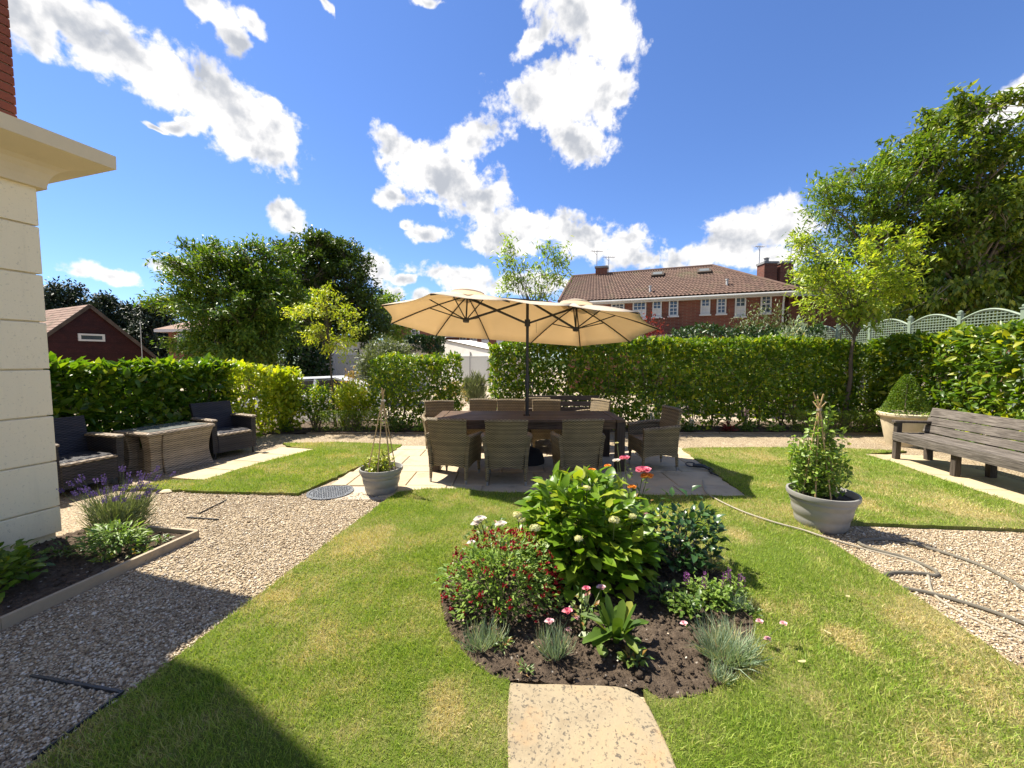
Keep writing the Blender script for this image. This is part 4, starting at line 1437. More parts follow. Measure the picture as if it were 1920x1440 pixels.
pantile_roof(lambda u, v: B0.lerp(E0, u).lerp(T0, v), 26, 12, .045, .03, 'tiles', 'pantile', rf)
mb = MB(); mb.box(((E0 + E1) / 2 - rl2) + Vector((0, .02, -.14)), (7.0, .06, .24)); mb.build('fascia', M['white_paint'], nhouse)
mb = MB(); mb.box(((E0 + B0) / 2 - rl2) + Vector((.02, 0, -.14)), (.06, 6.6, .24)); mb.build('fascia', M['white_paint'], nhouse)
for px in (1438.5, 1468.5):
    a = D(px, 494, 23.5)
    chimney(nhouse, (a.x, a.y, a.z - 3.4), .74, .70, 3.35, pots=0)
a = D(1437, 490, 23.5)
mb = MB(); mb.lathe([(.12, 0), (.12, .16), (.17, .17), (.02, .25)], tuple(a - rl2), 10); mb.build('cowl', M['lead'], nhouse)
aerial(nhouse, (D(1422, 530, 23.9).x, 23.9, a.z - 1.3), 2.3, .6, .2, 5)
aerial(nhouse, (D(1482, 500, 23.9).x, 23.9, a.z - .6), 1.6, .25, 1.2, 3)
hr = D(1900, 560, 30)
th = thing('brick_house', (hr.x, hr.y, LOW), 'far house with orange tiled roof glimpsed through the trees above the trellis', 'house')
mb = MB(); mb.box((0, 0, 2.2), (7, 6, 4.4)); mb.build('wall', M['brick_red'], th)
e = [Vector(p) for p in ((-3.9, -3.4, 4.35), (3.9, -3.4, 4.35), (3.9, 3.4, 4.35), (-3.9, 3.4, 4.35), (-3.9, 0, 6.6), (3.9, 0, 6.6))]
mb = MB(); mb.add([tuple(p) for p in e], [(0, 1, 5, 4), (2, 3, 4, 5), (1, 2, 5), (3, 0, 4), (3, 2, 1, 0)]); mb.build('roof', M['plain_tile'], th)
mb = MB(); mb.box((0, -3.42, 4.3), (7.8, .05, .2)); mb.build('fascia', M['white_paint'], th)

# --- far terrace behind the white wall
p0, p1 = D(737, 612, 44), D(817, 618, 44)
ter = thing('terrace', ((p0.x + p1.x) / 2, 46, LOW), 'far red brick terrace with small white windows seen under the parasol', 'houses')
r3 = ROOT[ter.name]
mb = MB(); mb.box((0, 1.5, (p0.z - LOW) / 2), (p1.x - p0.x, 7, p0.z - LOW)); mb.build('end_wall', M['brick_red'], ter)
far_window(ter, D(783, 628, 43.97) + Vector((0, -1.02, 0)), (1, 0, 0), .9, 1.1, 2, 2, n=Vector((0, -1, 0)))
ws = D(817, 640, 50); we = D(965, 650, 46)
tz = D(870, 629, 48.5).z
dx = (we - ws); dx.z = 0; Lw = dx.length; dx.normalize(); nw = Vector((dx.y, -dx.x, 0))
MT = np.array([tuple(dx), tuple(-nw), (0, 0, 1)]).T
c = (ws + we) / 2; c.z = LOW
mb = MB(); mb.box(c - r3 + Vector((0, 0, (tz - LOW) / 2)) - nw * 3, (Lw, 6, tz - LOW), M=MT); mb.build('wall', M['brick_red'], ter)
q = [Vector((ws.x, ws.y, tz)) + nw * .3, Vector((we.x, we.y, tz)) + nw * .3, Vector((we.x, we.y, tz + 1.9)) - nw * 3, Vector((ws.x, ws.y, tz + 1.9)) - nw * 3]
pantile_roof(lambda u, v: q[0].lerp(q[1], u).lerp(q[3].lerp(q[2], u), v), 40, 12, .05, .03, 'roof', 'plain_tile', ter)
mb = MB(); mb.box(c - r3 + Vector((0, 0, tz - LOW - .1)) + nw * .25, (Lw, .08, .25), M=MT); mb.build('fascia', M['white_paint'], ter)
for px in (871, 891, 913, 940):
    u = (px - 817) / (965 - 817)
    p = ws.lerp(we, u); p.z = D(px, 637.5, p.y).z
    far_window(ter, p + nw * .0, dx, .95, 1.0, 2, 2, curtain=True, n=nw)

# --- white lean-to wall with grey trellis panels
wr = G(922, 724, LOW); wl_y = wr.y + 6.2
white = thing('white_wall', (wr.x - 2, wr.y, LOW), 'white rendered lean-to wall with sloping top beside the drive', 'wall')
r4 = ROOT[white.name]
tl = D(828, 637, wl_y); tr = D(922, 657.5, wr.y); bl = Vector((tl.x, tl.y, LOW))
th_ = Vector((0.25, .5, 0))
P = [bl, Vector((wr.x, wr.y, LOW)), tr, tl]
v = [tuple(p - r4) for p in P] + [tuple(p - r4 + Vector((2.4, 1.6, 0))) for p in P]
MB().add(v, [(0, 1, 2, 3), (7, 6, 5, 4), (1, 0, 4, 5), (2, 1, 5, 6), (3, 2, 6, 7), (0, 3, 7, 4)]).build('wall', M['white_render'], white)
mb = MB(); mb.bar(tl - r4 + Vector((0, -.03, .04)), tr - r4 + Vector((0, -.03, .04)), .10, .06); mb.build('coping', M['old_wood'], white)
wall_n = (tr - tl).cross(Vector((0, 0, 1))).normalized()
if wall_n.y > 0: wall_n = -wall_n


def lattice(parent, a, b, z0, z1, pitch, sl, mat, diag=False, frame=True, n=Vector((0, -1, 0)), post=.07, z1b=None):
    """framed lattice panel between ground points a and b"""
    a = Vector(a) - ROOT[parent.name]; b = Vector(b) - ROOT[parent.name]
    d = b - a; d.z = 0; L = d.length; d.normalize()
    z0 -= ROOT[parent.name].z; z1 -= ROOT[parent.name].z
    at = lambda s, z: Vector((a.x + d.x * s, a.y + d.y * s, z))
    mb = MB()
    if diag:
        H = z1 - z0
        k = -H
        while k < L:
            for sg in (0, 1):
                s0, s1 = max(k, 0), min(k + H, L)
                if s1 - s0 > .02:
                    za, zb = s0 - k, s1 - k
                    if sg: za, zb = H - za, H - zb
                    mb.bar(at(s0, z0 + za) + n * .008 * sg, at(s1, z0 + zb) + n * .008 * sg, sl, .008)
            k += pitch
    else:
        s = pitch
        while s < L:
            mb.bar(at(s, z0), at(s, z1), sl, .01); s += pitch
        z = z0 + pitch
        while z < z1:
            mb.bar(at(0, z) + n * .011, at(L, z) + n * .011, .01, sl); z += pitch
    lat = tag(mb.build('lattice', M[mat], parent), kind='stuff')
    if frame:
        for p, q in ((at(0, z0), at(L, z0)), (at(0, z1), at(L, z1)), (at(0, z0), at(0, z1)), (at(L, z0), at(L, z1))):
            m2 = MB(); m2.bar(p + n * .012, q + n * .012, post, .04); m2.build('frame_bar', M[mat], parent)
    return lat


def on_white(px, py):
    d = ray(px, py); o = Vector((0, 0, CAM_H))
    return o + d * ((tr - o).dot(wall_n) / d.dot(wall_n)) + wall_n * .06


for x0, x1, ytop in ((858, 882, 668), (884, 916, 668)):
    a, b = on_white(x0, 712), on_white(x1, 712)
    z1 = on_white((x0 + x1) / 2, ytop).z
    lattice(white, a, b, LOW + .35, z1, .11, .045, 'grey_panel', True, n=wall_n)
a = on_white(883, 660)
mb = MB(); mb.tube([Vector((a.x, a.y, LOW)) - r4, a - r4], .05, 8); mb.build('post', M['grey_metal'], white)
# left, long white wall
wa, wb = D(560, 645, 24.0), D(800, 640, 29.0)
wt = D(640, 643, 25.5).z
lw = thing('white_wall', (wa.x, wa.y, LOW), 'long white garden wall with grey trellis behind the young yellow tree', 'wall')
r5 = ROOT[lw.name]
dd = wb - wa; dd.z = 0; LL = dd.length; dd.normalize(); nn5 = Vector((dd.y, -dd.x, 0))
M5 = np.array([tuple(dd), tuple(-nn5), (0, 0, 1)]).T
mb = MB(); mb.box(dd * LL / 2 + Vector((0, 0, (wt - LOW) / 2)), (LL, .25, wt - LOW), M=M5); mb.build('wall', M['white_render'], lw)
for k in range(int(LL / .42)):
    mb = MB(); mb.box(dd * (.2 + .42 * k) + Vector((0, 0, wt - LOW + .035)), (.40, .34, .07), M=M5); mb.build('coping_stone', M['white_render'], lw)
for k in range(4):
    a = wa + dd * (.3 + k * 1.7) + nn5 * .2
    lattice(lw, a, a + dd * 1.6, LOW + .2, wt - .75, .12, .05, 'grey_panel', True, n=nn5)
# low picket fence further left
pf = thing('picket_fence', D(500, 690, 22) * 1.0, 'weathered low fence below the dark trees', 'fence')
pf.location.z = LOW; ROOT[pf.name] = Vector(pf.location)
for k in range(16):
    mb = MB(); mb.box((-.9 + .12 * k, 0, .95), (.05, .02, 1.9)); mb.build('picket', M['old_wood'], pf)
for z in (.7, 1.75):
    mb = MB(); mb.box((0, .025, z), (2.0, .03, .07)); mb.build('rail', M['old_wood'], pf)

# --- red boarded barn
apx = D(166, 572, 21.0)
barn = thing('barn', (apx.x, apx.y, LOW), 'dark red boarded barn with tiled roof and one slit window', 'barn')
r6 = ROOT[barn.name]
gdir = Vector((.43, .90, 0)).normalized(); gback = Vector((-.90, .43, 0)).normalized()   # along the gable wall, along the ridge


def on_gable(px, py):
    d = ray(px, py); o = Vector((0, 0, CAM_H))
    return o + d * ((apx - o).dot(gback) / d.dot(gback))


re_ = on_gable(283, 664)
hwid = 3.4
slope = (apx.z - re_.z) / (re_ - apx).dot(gdir)
zeave = apx.z - slope * hwid
top = apx - r6
z = 0.0; bh = .155; rnd = random.Random(8)
topz = apx.z - LOW
while z < topz - .05:
    z1 = z + bh
    zz = z + bh * .5
    h0 = hwid if zz < zeave - LOW else (topz - zz) / slope
    h1 = hwid if z1 < zeave - LOW else max((topz - z1) / slope, .02)
    if h0 > .05:
        j = rnd.uniform(-.004, .004)
        a0, b0 = gdir * -h0, gdir * h0
        out = Vector((gdir.y, -gdir.x, 0))
        if out.y > 0: out = -out
        V = [a0 + out * .03 + Vector((0, 0, z)), b0 + out * .03 + Vector((0, 0, z)), gdir * h1 + out * .006 + Vector((0, 0, z1 + .01)), gdir * -h1 + out * .006 + Vector((0, 0, z1 + .01))]
        V += [p - out * .025 for p in V]
        mb = MB(); mb.add([tuple(p + Vector((0, 0, j))) for p in V], [(0, 1, 2, 3), (7, 6, 5, 4), (1, 0, 4, 5), (2, 1, 5, 6), (3, 2, 6, 7), (0, 3, 7, 4)])
        mb.build('board', M['clad_red'], barn)
    z = z1
mb = MB()
gp = [gdir * -hwid, gdir * hwid]
core = [gp[0], gp[1], gp[1] + Vector((0, 0, zeave - LOW)), Vector((0, 0, topz - .03)), gp[0] + Vector((0, 0, zeave - LOW))]
V = [tuple(p - out * .03) for p in core] + [tuple(p + gback * 9) for p in core]
mb.add(V, [(0, 1, 2, 3, 4), (9, 8, 7, 6, 5), (1, 0, 5, 6), (2, 1, 6, 7), (0, 4, 9, 5), (4, 3, 8, 9), (3, 2, 7, 8)]); mb.build('wall', M['clad_red'], barn)
A0 = gdir * -(hwid + .35) + Vector((0, 0, zeave - LOW - .35 * slope)) + out * .15; A1 = Vector((0, 0, topz + .02)) + out * .15
for sgn, nm in ((-1, 'left'), (1, 'right')):
    E = gdir * sgn * (hwid + .35) + Vector((0, 0, zeave - LOW - .35 * slope + .03)) + out * .15
    if sgn < 0: fn = lambda u, v: (E + gback * 9.3).lerp(E, u).lerp((A1 + gback * 9.3).lerp(A1, u), v) + r6
    else: fn = lambda u, v: E.lerp(E + gback * 9.3, u).lerp(A1.lerp(A1 + gback * 9.3, u), v) + r6
    pantile_roof(fn, 46, 24, .012, .02, 'roof', 'plain_tile', barn)
    mb = MB(); mb.bar(E + Vector((0, 0, -.06)), A1 + Vector((0, 0, -.06)), .05, .16); mb.build('bargeboard', M['old_wood'], barn)
c = on_gable(171, 633); a = on_gable(146, 639); b = on_gable(195, 627)
cw = c - r6 + out * .04
MBn = np.array([tuple(gdir), tuple(-out), (0, 0, 1)]).T
f = MB(); w_, h_ = (b - a).dot(gdir), b.z - a.z
for s in (-1, 1): f.box(cw + gdir * s * (w_ / 2 - .05) + out * .03, (.10, .08, h_), M=MBn)
for s in (-1, 1): f.box(cw + Vector((0, 0, s * (h_ / 2 - .045))) + out * .03, (w_ - .2, .08, .09), M=MBn)
wn = f.build('window', M['white_paint'], barn)
f = MB(); f.box(cw + out * .02, (w_ - .2, .02, h_ - .18), M=MBn); f.build('pane', M['window_dark'], wn)
p = D(262, 600, 18)
fp = MB(); fp.tube([(0, 0, 0), (.02, 0, p.z - LOW)], .018, 6)
fp.lathe([(.07, 0), (.07, .05), (.03, .09)], n=10)
o = fp.build('mast', M['grey_metal']); o.location = (p.x, p.y, LOW)
tag(o, 'thin grey mast standing in front of the dark conifers', 'mast')

# --- brick house behind the feathery tree
h0 = D(313, 618, 32)
bh_ = thing('brick_house', (h0.x + 2.5, 34, LOW), 'small brick house with hipped roof behind the feathery tree', 'house')
r7 = ROOT[bh_.name]
mb = MB(); mb.box((0.1, 1, (h0.z - LOW) / 2), (5.0, 6, h0.z - LOW)); mb.build('wall', M['brick_red'], bh_)
z = h0.z - LOW
e = [Vector(p) for p in ((-3.0, -2.6, z), (3.2, -2.6, z), (3.2, 4.6, z), (-3.0, 4.6, z), (0, 1.0, z + 1.6), (.4, 1.0, z + 1.6))]
mb = MB(); mb.add([tuple(p) for p in e], [(0, 1, 5, 4), (1, 2, 5), (2, 3, 4, 5), (3, 0, 4), (3, 2, 1, 0)]); mb.build('roof', M['plain_tile'], bh_)
mb = MB(); mb.box((.1, -2.6, z - .12), (6.2, .06, .22)); mb.box((-3.0, 1, z - .12), (.06, 7.2, .22)); mb.build('fascia', M['white_paint'], bh_)
c = D(343, 640, 31.98)
far_window(bh_, Vector((c.x, 31.99, c.z)), (1, 0, 0), .85, 1.25, 2, 3, curtain=True, n=Vector((0, -1, 0)))

# --- pale green arched trellis fence on the right
FX = 11.4
tf = thing('trellis_fence', (FX, 11.5, LOW), 'sage green trellis fence with arched tops behind the right hedge', 'fence')
posts = [7.6, 8.86, 10.12, 11.38, 12.64, 13.9, 15.16, 16.4]
ztop = D(1797, 590, 10.12).z
r8 = ROOT[tf.name]
nfx = Vector((-1, 0, 0))
for y in posts:
    mb = MB(); mb.box((0, y - r8.y, (ztop - LOW) / 2), (.085, .085, ztop - LOW)); po = mb.build('post', M['sage_paint'], tf)
    mb = MB(); mb.box((0, y - r8.y, ztop - LOW + .012), (.12, .12, .025)); mb.lathe([(.03, .02), (.05, .05), (.045, .085), (.001, .11)], (0, y - r8.y, ztop - LOW), 10); mb.build('finial', M['sage_paint'], po)
zmid = ztop - .62
for y0, y1 in zip(posts[:-1], posts[1:]):
    a, b = y0 + .045, y1 - .045
    L = b - a
    arch = lambda s: ztop - .14 + .20 * math.sin(math.pi * s / L)
    mb = MB(); s = .075
    while s < L - .02:
        mb.bar((.0, a + s - r8.y, zmid - LOW), (.0, a + s - r8.y, arch(s) - LOW), .018, .012); s += .075
    z = zmid + .07
    while z < ztop + .05:
        # clip each slat to the arch
        if z < ztop - .14: s0, s1 = 0, L
        else:
            q = math.asin(min((z - ztop + .14) / .20, 1)) / math.pi * L; s0, s1 = q, L - q
        if s1 - s0 > .05: mb.bar((-.013, a + s0 - r8.y, z - LOW), (-.013, a + s1 - r8.y, z - LOW), .012, .018)
        z += .072
    tag(mb.build('lattice', M['sage_paint'], tf), kind='stuff')
    mb = MB(); mb.tube([(-.01, a + L * k / 12 - r8.y, arch(L * k / 12) - LOW) for k in range(13)], .028, 6); mb.build('arched_rail', M['sage_paint'], tf)
    mb = MB(); mb.box((-.01, (a + b) / 2 - r8.y, zmid - LOW), (.05, L, .06)); mb.build('rail', M['sage_paint'], tf)
    mb = MB(); mb.box((-.01, (a + b) / 2 - r8.y, .25), (.05, L, .06)); mb.build('rail', M['sage_paint'], tf)
    lattice(tf, (FX, a, 0), (FX, b, 0), LOW + .3, zmid - .04, .10, .022, 'sage_paint', True, frame=False, n=nfx)

# --- white car behind the shrubs
car = thing('car', (D(585, 700, 11.8).x, 11.8, LOW), 'white car parked behind the shrubs, half hidden', 'car', rz=R(12))
sec = [(-2.05, .42, .62, .62), (-1.95, .28, .80, .76), (-1.2, .22, .93, .84), (-.75, .20, .98, .86), (.0, .20, 1.0, .87), (.9, .20, 1.0, .87), (1.6, .22, .98, .86), (1.95, .30, .90, .80), (2.05, .42, .75, .70)]
V = []; F = []
for x, zb, zt, hw in sec:
    V += [(x, -hw, zb), (x, -hw - .02, (zb + zt) / 2), (x, -hw + .06, zt), (x, hw - .06, zt), (x, hw + .02, (zb + zt) / 2), (x, hw, zb)]
for i in range(len(sec) - 1):
    for k in range(6):
        k2 = (k + 1) % 6
        F.append((i * 6 + k, i * 6 + k2, i * 6 + 6 + k2, i * 6 + 6 + k))
F += [tuple(range(5, -1, -1)), tuple(range(48, 54))]
b_ = MB().add(V, F).build('body', M['car_white'], car, smooth=True, bevel=.03)
cab = [(-1.25, .93, .72, .93), (-.45, 1.42, .56, .93), (.75, 1.46, .56, .95), (1.55, 1.2, .60, .95), (1.85, .95, .70, .93)]
V = []; F = []
for x, zt, hw, zb in cab: V += [(x, -hw - .08, zb), (x, -hw, zt), (x, hw, zt), (x, hw + .08, zb)]
for i in range(len(cab) - 1):
    for k in range(3): F.append((i * 4 + k, i * 4 + k + 1, i * 4 + 5 + k, i * 4 + 4 + k))
MB().add(V, F).build('windows', M['car_glass'], car, smooth=True)
V = []; F = []
for x, zt, hw, zb in cab[1:4]: V += [(x, -hw - .012, zt - .05), (x, -hw + .05, zt + .025), (x, hw - .05, zt + .025), (x, hw + .012, zt - .05)]
for i in range(2):
    for k in range(3): F.append((i * 4 + k, i * 4 + k + 1, i * 4 + 5 + k, i * 4 + 4 + k))
MB().add(V, F).build('roof', M['car_white'], car, smooth=True)
mb = MB()
for sy in (-1, 1):
    for i in range(4):
        a, b = cab[i], cab[i + 1]
        if i in (0, 2, 3): mb.bar((a[0], sy * (a[2] + .01), a[1]), (b[0], sy * (b[2] + .01), b[1]), .06, .05)
    mb.bar((.25, sy * .60, 1.42), (.2, sy * .70, .95), .07, .05)
mb.build('pillars', M['car_white'], car)
for sx in (-1.28, 1.28):
    for sy in (-1, 1):
        mb = MB(); pr = [(.20, -.09), (.31, -.10), (.33, -.06), (.33, .06), (.31, .10), (.20, .09)]
        V = []; n = 24
        for rr_, yy in pr: V += [(sx + rr_ * math.cos(6.2832 * k / n), sy * .76 + yy, .33 + rr_ * math.sin(6.2832 * k / n)) for k in range(n)]
        F = [(i * n + k, i * n + (k + 1) % n, i * n + n + (k + 1) % n, i * n + n + k) for i in range(5) for k in range(n)]
        w = MB().add(V, F).build('wheel', M['tyre'], car, smooth=True)
        V = [(sx, sy * .84, .33)] + [(sx + .2 * math.cos(6.2832 * k / n), sy * .82, .33 + .2 * math.sin(6.2832 * k / n)) for k in range(n)]
        MB().add(V, [(0, 1 + k, 1 + (k + 1) % n) for k in range(n)]).build('rim', M['grey_metal'], w)
for sy in (-1, 1):
    mb = MB(); mb.box((-1.98, sy * .55, .66), (.12, .32, .14)); mb.build('headlight', M['car_glass'], car, bevel=.03)


# ------------------------------------------------------------------ dining table
TC = Vector((0.225, 5.98, 0)); TZ = .023                # patio surface
table = thing('dining_table', (TC.x, TC.y, TZ), 'long dark wooden dining table under the parasol', 'table')
TW, TD, TH = 2.74, 0.98, 0.735
r = random.Random(5)
npl = 7; pw = (TD - .0) / npl
for k in range(npl):
    y = -TD / 2 + pw * (k + .5)
    for seg in ((-TW / 2 + .13, -.05), (.05, TW / 2 - .13)) if k == 3 else ((-TW / 2 + .13, TW / 2 - .13),):
        mb = MB(); mb.cbox((0, 0, 0), (seg[1] - seg[0] - .003, pw - .007, .035), .004)
        o = mb.build('plank', M['table_wood'], table); o.location = ((seg[0] + seg[1]) / 2, y, TH - .0175 + r.uniform(-.0012, .0012))
for s in (-1, 1):
    mb = MB(); mb.cbox((0, 0, 0), (.125, TD, .035), .004); o = mb.build('end_board', M['table_wood'], table); o.location = (s * (TW / 2 - .0625), 0, TH - .0165)
for s in (-1, 1):
    mb = MB(); mb.cbox((0, 0, 0), (TW - .24, .035, .10), .004); o = mb.build('apron', M['table_wood'], table); o.location = (0, s * (TD / 2 - .055), TH - .0865)
    mb = MB(); mb.cbox((0, 0, 0), (.035, TD - .24, .10), .004); o = mb.build('apron', M['table_wood'], table); o.location = (s * (TW / 2 - .055), 0, TH - .0865)
    for s2 in (-1, 1):
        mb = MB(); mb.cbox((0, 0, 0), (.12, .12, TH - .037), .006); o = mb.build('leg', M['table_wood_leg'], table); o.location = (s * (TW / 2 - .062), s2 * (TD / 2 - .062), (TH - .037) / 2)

# ------------------------------------------------------------------ wicker dining chair (faces +y, origin on the floor)
def make_wicker_chair():
    ch = thing('wicker_armchair', (0, 0, 0), 'x', 'chair')
    m = M['wicker_brown']
    rake = lambda z: -.245 - .10 * max(0, (z - .40)) ** 1.15 * 1.6

    def back(u, v):                                      # u across, v up
        x = (u - .5)
        z0 = .195 + .05 * math.sin(math.pi * u)
        z = z0 + (.865 - z0 + .006 * math.sin(math.pi * u)) * v
        hw = .47 + .045 * v ** 1.5
        return (x * hw, rake(z) + .05 * (2 * x) ** 2 * (1 - .4 * v), z)
    MB().shell(back, 14, 22, lambda u, v: .045 - .012 * (abs(2 * u - 1) ** 6)).build('backrest', m, ch, smooth=True)
    mb = MB(); mb.tube([(-.26 + .52 * k / 12, rake(.865) + .05 * (2 * (k / 12 - .5)) ** 2 * .6, .868 + .006 * math.sin(math.pi * k / 12)) for k in range(13)], .030, 8)
    mb.build('top_roll', m, ch, smooth=True)
    for s in (-1, 1):
        def side(u, v, s=s):                             # u from back to front, v up
            y = -.245 + .51 * u
            z0 = .195 + .045 * math.sin(math.pi * u)
            z1 = .635 - .045 * u ** 2
            z = z0 + (z1 - z0) * v
            x = s * (.245 + .035 * math.sin(math.pi * min(u * 1.1, 1)) * v + .03 * v ** 2)
            return (x, y, z)
        MB().shell(side, 12, 14, .042).build('arm_panel', m, ch, smooth=True)
        mb = MB(); mb.tube([(s * (.275 + .035 * math.sin(math.pi * min(k / 10 * 1.1, 1)) - .01), -.26 + .53 * k / 10, .637 - .045 * (k / 10) ** 2) for k in range(11)], .036, 8)
        mb.build('arm', m, ch, smooth=True)
        for y in (-.245, .245):
            mb = MB(); mb.tube([(s * .235, y, .24), (s * .237, y * 1.03, .055)], [.024, .019], 8); lg = mb.build('leg', m, ch, smooth=True)
            mb = MB(); mb.tube([(s * .237, y * 1.03, .055), (s * .238, y * 1.04, .0)], [.0175, .014], 8); mb.build('foot', M['grey_metal'], lg)
    def front(u, v):
        z0 = .195 + .05 * math.sin(math.pi * u)
        return ((u - .5) * .49, .262, z0 + (.42 - z0) * v)
    MB().shell(front, 10, 6, .035).build('front_panel', m, ch, smooth=True)
    def seat(u, v):
        return ((u - .5) * .485, -.235 + .51 * v, .425 + .015 * math.sin(math.pi * u) * math.sin(math.pi * v))
    MB().shell(seat, 8, 8, .05).build('seat', m, ch, smooth=True)
    return ch


proto = make_wicker_chair()
CH = [  # x, y, heading (deg, 0 faces away from us), label
    (-0.76, 5.24, -14, 'leftmost of the three wicker chairs with their backs to us'),
    (-0.07, 5.14, 0, 'middle one of the three wicker chairs with their backs to us'),
    (0.86, 5.20, 6, 'right one of three wicker chairs with backs to us, behind the hydrangea'),
    (2.08, 5.76, 96, 'wicker armchair standing sideways at the right end of the table'),
    (-1.22, 6.75, 196, 'wicker armchair beyond the left end of the table'),
    (-0.54, 7.05, 180, 'far-side wicker chair, second from the left, only its back above the table'),
    (-0.02, 7.00, 180, 'far-side wicker chair just left of the parasol pole'),
    (0.62, 6.92, 178, 'far-side wicker chair just right of the parasol pole'),
    (0.50, 7.52, 180, 'wicker chair standing behind the far row, beside the old bench'),
    (1.40, 7.15, 118, 'far-side wicker armchair turned sideways near the table\'s right corner'),
]
for i, (x, y, a, lab) in enumerate(CH):
    c = proto if i == 0 else copy_tree(proto)
    c.location = (x, y, TZ if y < 7.2 else .005)
    c.rotation_euler = (0, 0, R(a))
    c['label'] = lab; c['group'] = 'wicker chairs round the dining table'
    sc = 1.02 if i < 3 else 1.0
    c.scale = (sc, sc, .94 if i != 3 else .98)

# old wooden bench behind the far chairs
ob = thing('wooden_bench', (1.05, 7.95, .005), 'old dark wooden bench half hidden behind the wicker chairs', 'bench')
for z in (.80, .68, .56):
    mb = MB(); mb.cbox((0, 0, 0), (1.5, .03, .095), .005); o = mb.build('back_slat', M['old_wood'], ob); o.location = (0, .2, z)
for y in (-.2, -.08, .04, .15):
    mb = MB(); mb.cbox((0, 0, 0), (1.5, .10, .03), .005); o = mb.build('seat_slat', M['old_wood'], ob); o.location = (0, y, .42)
for s in (-1, 1):
    mb = MB(); mb.cbox((0, 0, 0), (.07, .07, .84), .006); o = mb.build('leg', M['old_wood'], ob); o.location = (s * .68, .235, .42)
    mb = MB(); mb.cbox((0, 0, 0), (.07, .07, .60), .006); o = mb.build('leg', M['old_wood'], ob); o.location = (s * .68, -.22, .30)
    mb = MB(); mb.cbox((0, 0, 0), (.08, .52, .04), .006); o = mb.build('arm', M['old_wood'], ob); o.location = (s * .68, -.02, .62)

# ------------------------------------------------------------------ double parasol
UP = Vector((0.232, 5.98, 0))
par = thing('parasol', (UP.x, UP.y, TZ), 'large cream double-canopy parasol over the dining table', 'parasol')
U0 = ROOT[par.name]
YAW, TX, TY = R(9), R(9.3), R(3.8)                       # turn, far side down, right end down
RM = Matrix.Rotation(YAW, 3, 'Z') @ Matrix.Rotation(TY, 3, 'Y') @ Matrix.Rotation(-TX, 3, 'X')
UC = Vector((-.08, 0, 2.09))
HX, RAD, PEAK = .84, 1.22, .40


def loc(x, y, z): return UC + RM @ Vector((x, y, z))


half = [(HX + RAD * math.cos(R(a)), RAD * math.sin(R(a)) * 1.0) for a in (-112.5, -67.5, -22.5, 22.5, 67.5, 112.5)]
rim = half + [(-x, y) for x, y in half[::-1]]            # twelve corners, counter-clockwise
# canopy: panels stretched between ribs, sagging a little, with a valance edge
V = []; F = []


def panel(apA, apB, r0, r1, n=6, m=5):
    """from ridge points (apA, apB) to rim corners (r0, r1)"""
    global V, F
    b = len(V)
    for i in range(n + 1):
        t = i / n
        for j in range(m + 1):
            s = j / m
            A = Vector(apA).lerp(Vector(apB), s); B = Vector((r0[0], r0[1], 0)).lerp(Vector((r1[0], r1[1], 0)), s)
            p = A.lerp(B, t)
            edge = math.sin(math.pi * s)
            p.z -= .05 * edge * math.sin(math.pi * min(t * .95, 1)) ** .8
            p.z += .05 * math.sin(math.pi * t) * .6      # ribs bow upward
            if t > .6: p.xy = p.xy * (1 - .035 * edge * (t - .6) / .4)
            V.append(tuple(loc(*p)))
    for i in range(n):
        for j in range(m):
            a = b + i * (m + 1) + j
            F.append((a, a + 1, a + m + 2, a + m + 1))


PR, PL = (HX, 0, PEAK), (-HX, 0, PEAK)
for k in range(12):
    a, b_ = rim[k], rim[(k + 1) % 12]
    sa, sb = (PR if a[0] > 0 else PL), (PR if b_[0] > 0 else PL)
    panel(sa, sb, a, b_)
can = MB().add(V, F).build('canopy', M['canopy_fabric'], par, smooth=True)
so = can.modifiers.new('cloth', 'SOLIDIFY'); so.thickness = .0015
# vent caps over the two peaks
for s in (-1, 1):
    mb = MB(); n = 16; VV = []
    for rr_, z in ((.02, .075), (.10, .062), (.19, .022), (.195, .0)):
        VV += [tuple(loc(s * HX + rr_ * 1.35 * math.cos(6.2832 * k / n), rr_ * math.sin(6.2832 * k / n), PEAK + z)) for k in range(n)]
    mb.add(VV, [(i * n + k, i * n + (k + 1) % n, i * n + n + (k + 1) % n, i * n + n + k) for i in range(3) for k in range(n)] + [tuple(range(n))])
    vc = mb.build('vent_cap', M['canopy_fabric'], can, smooth=True)
# pole, crank, base
mb = MB(); mb.tube([(0, 0, .05), (0, 0, 1.35)], .025, 12); mb.tube([(0, 0, 1.35), (0, 0, 2.52)], .022, 12); mb.build('pole', M['black_metal'], par, smooth=True)
mb = MB(); mb.tube([(0, 0, 1.14), (0, 0, 1.34)], .033, 12); mb.tube([(.03, -.02, 1.24), (.075, -.03, 1.24), (.078, -.03, 1.16)], .010, 6); mb.build('crank', M['black_plastic'], par)
mb = MB(); mb.lathe([(.001, 0), (.22, 0), (.225, .03), (.20, .14), (.16, .20), (.08, .24), (.04, .25), (.035, .36), (.001, .36)], n=28, sx=1.2); mb.build('base', M['cloth_black'], par, smooth=True)
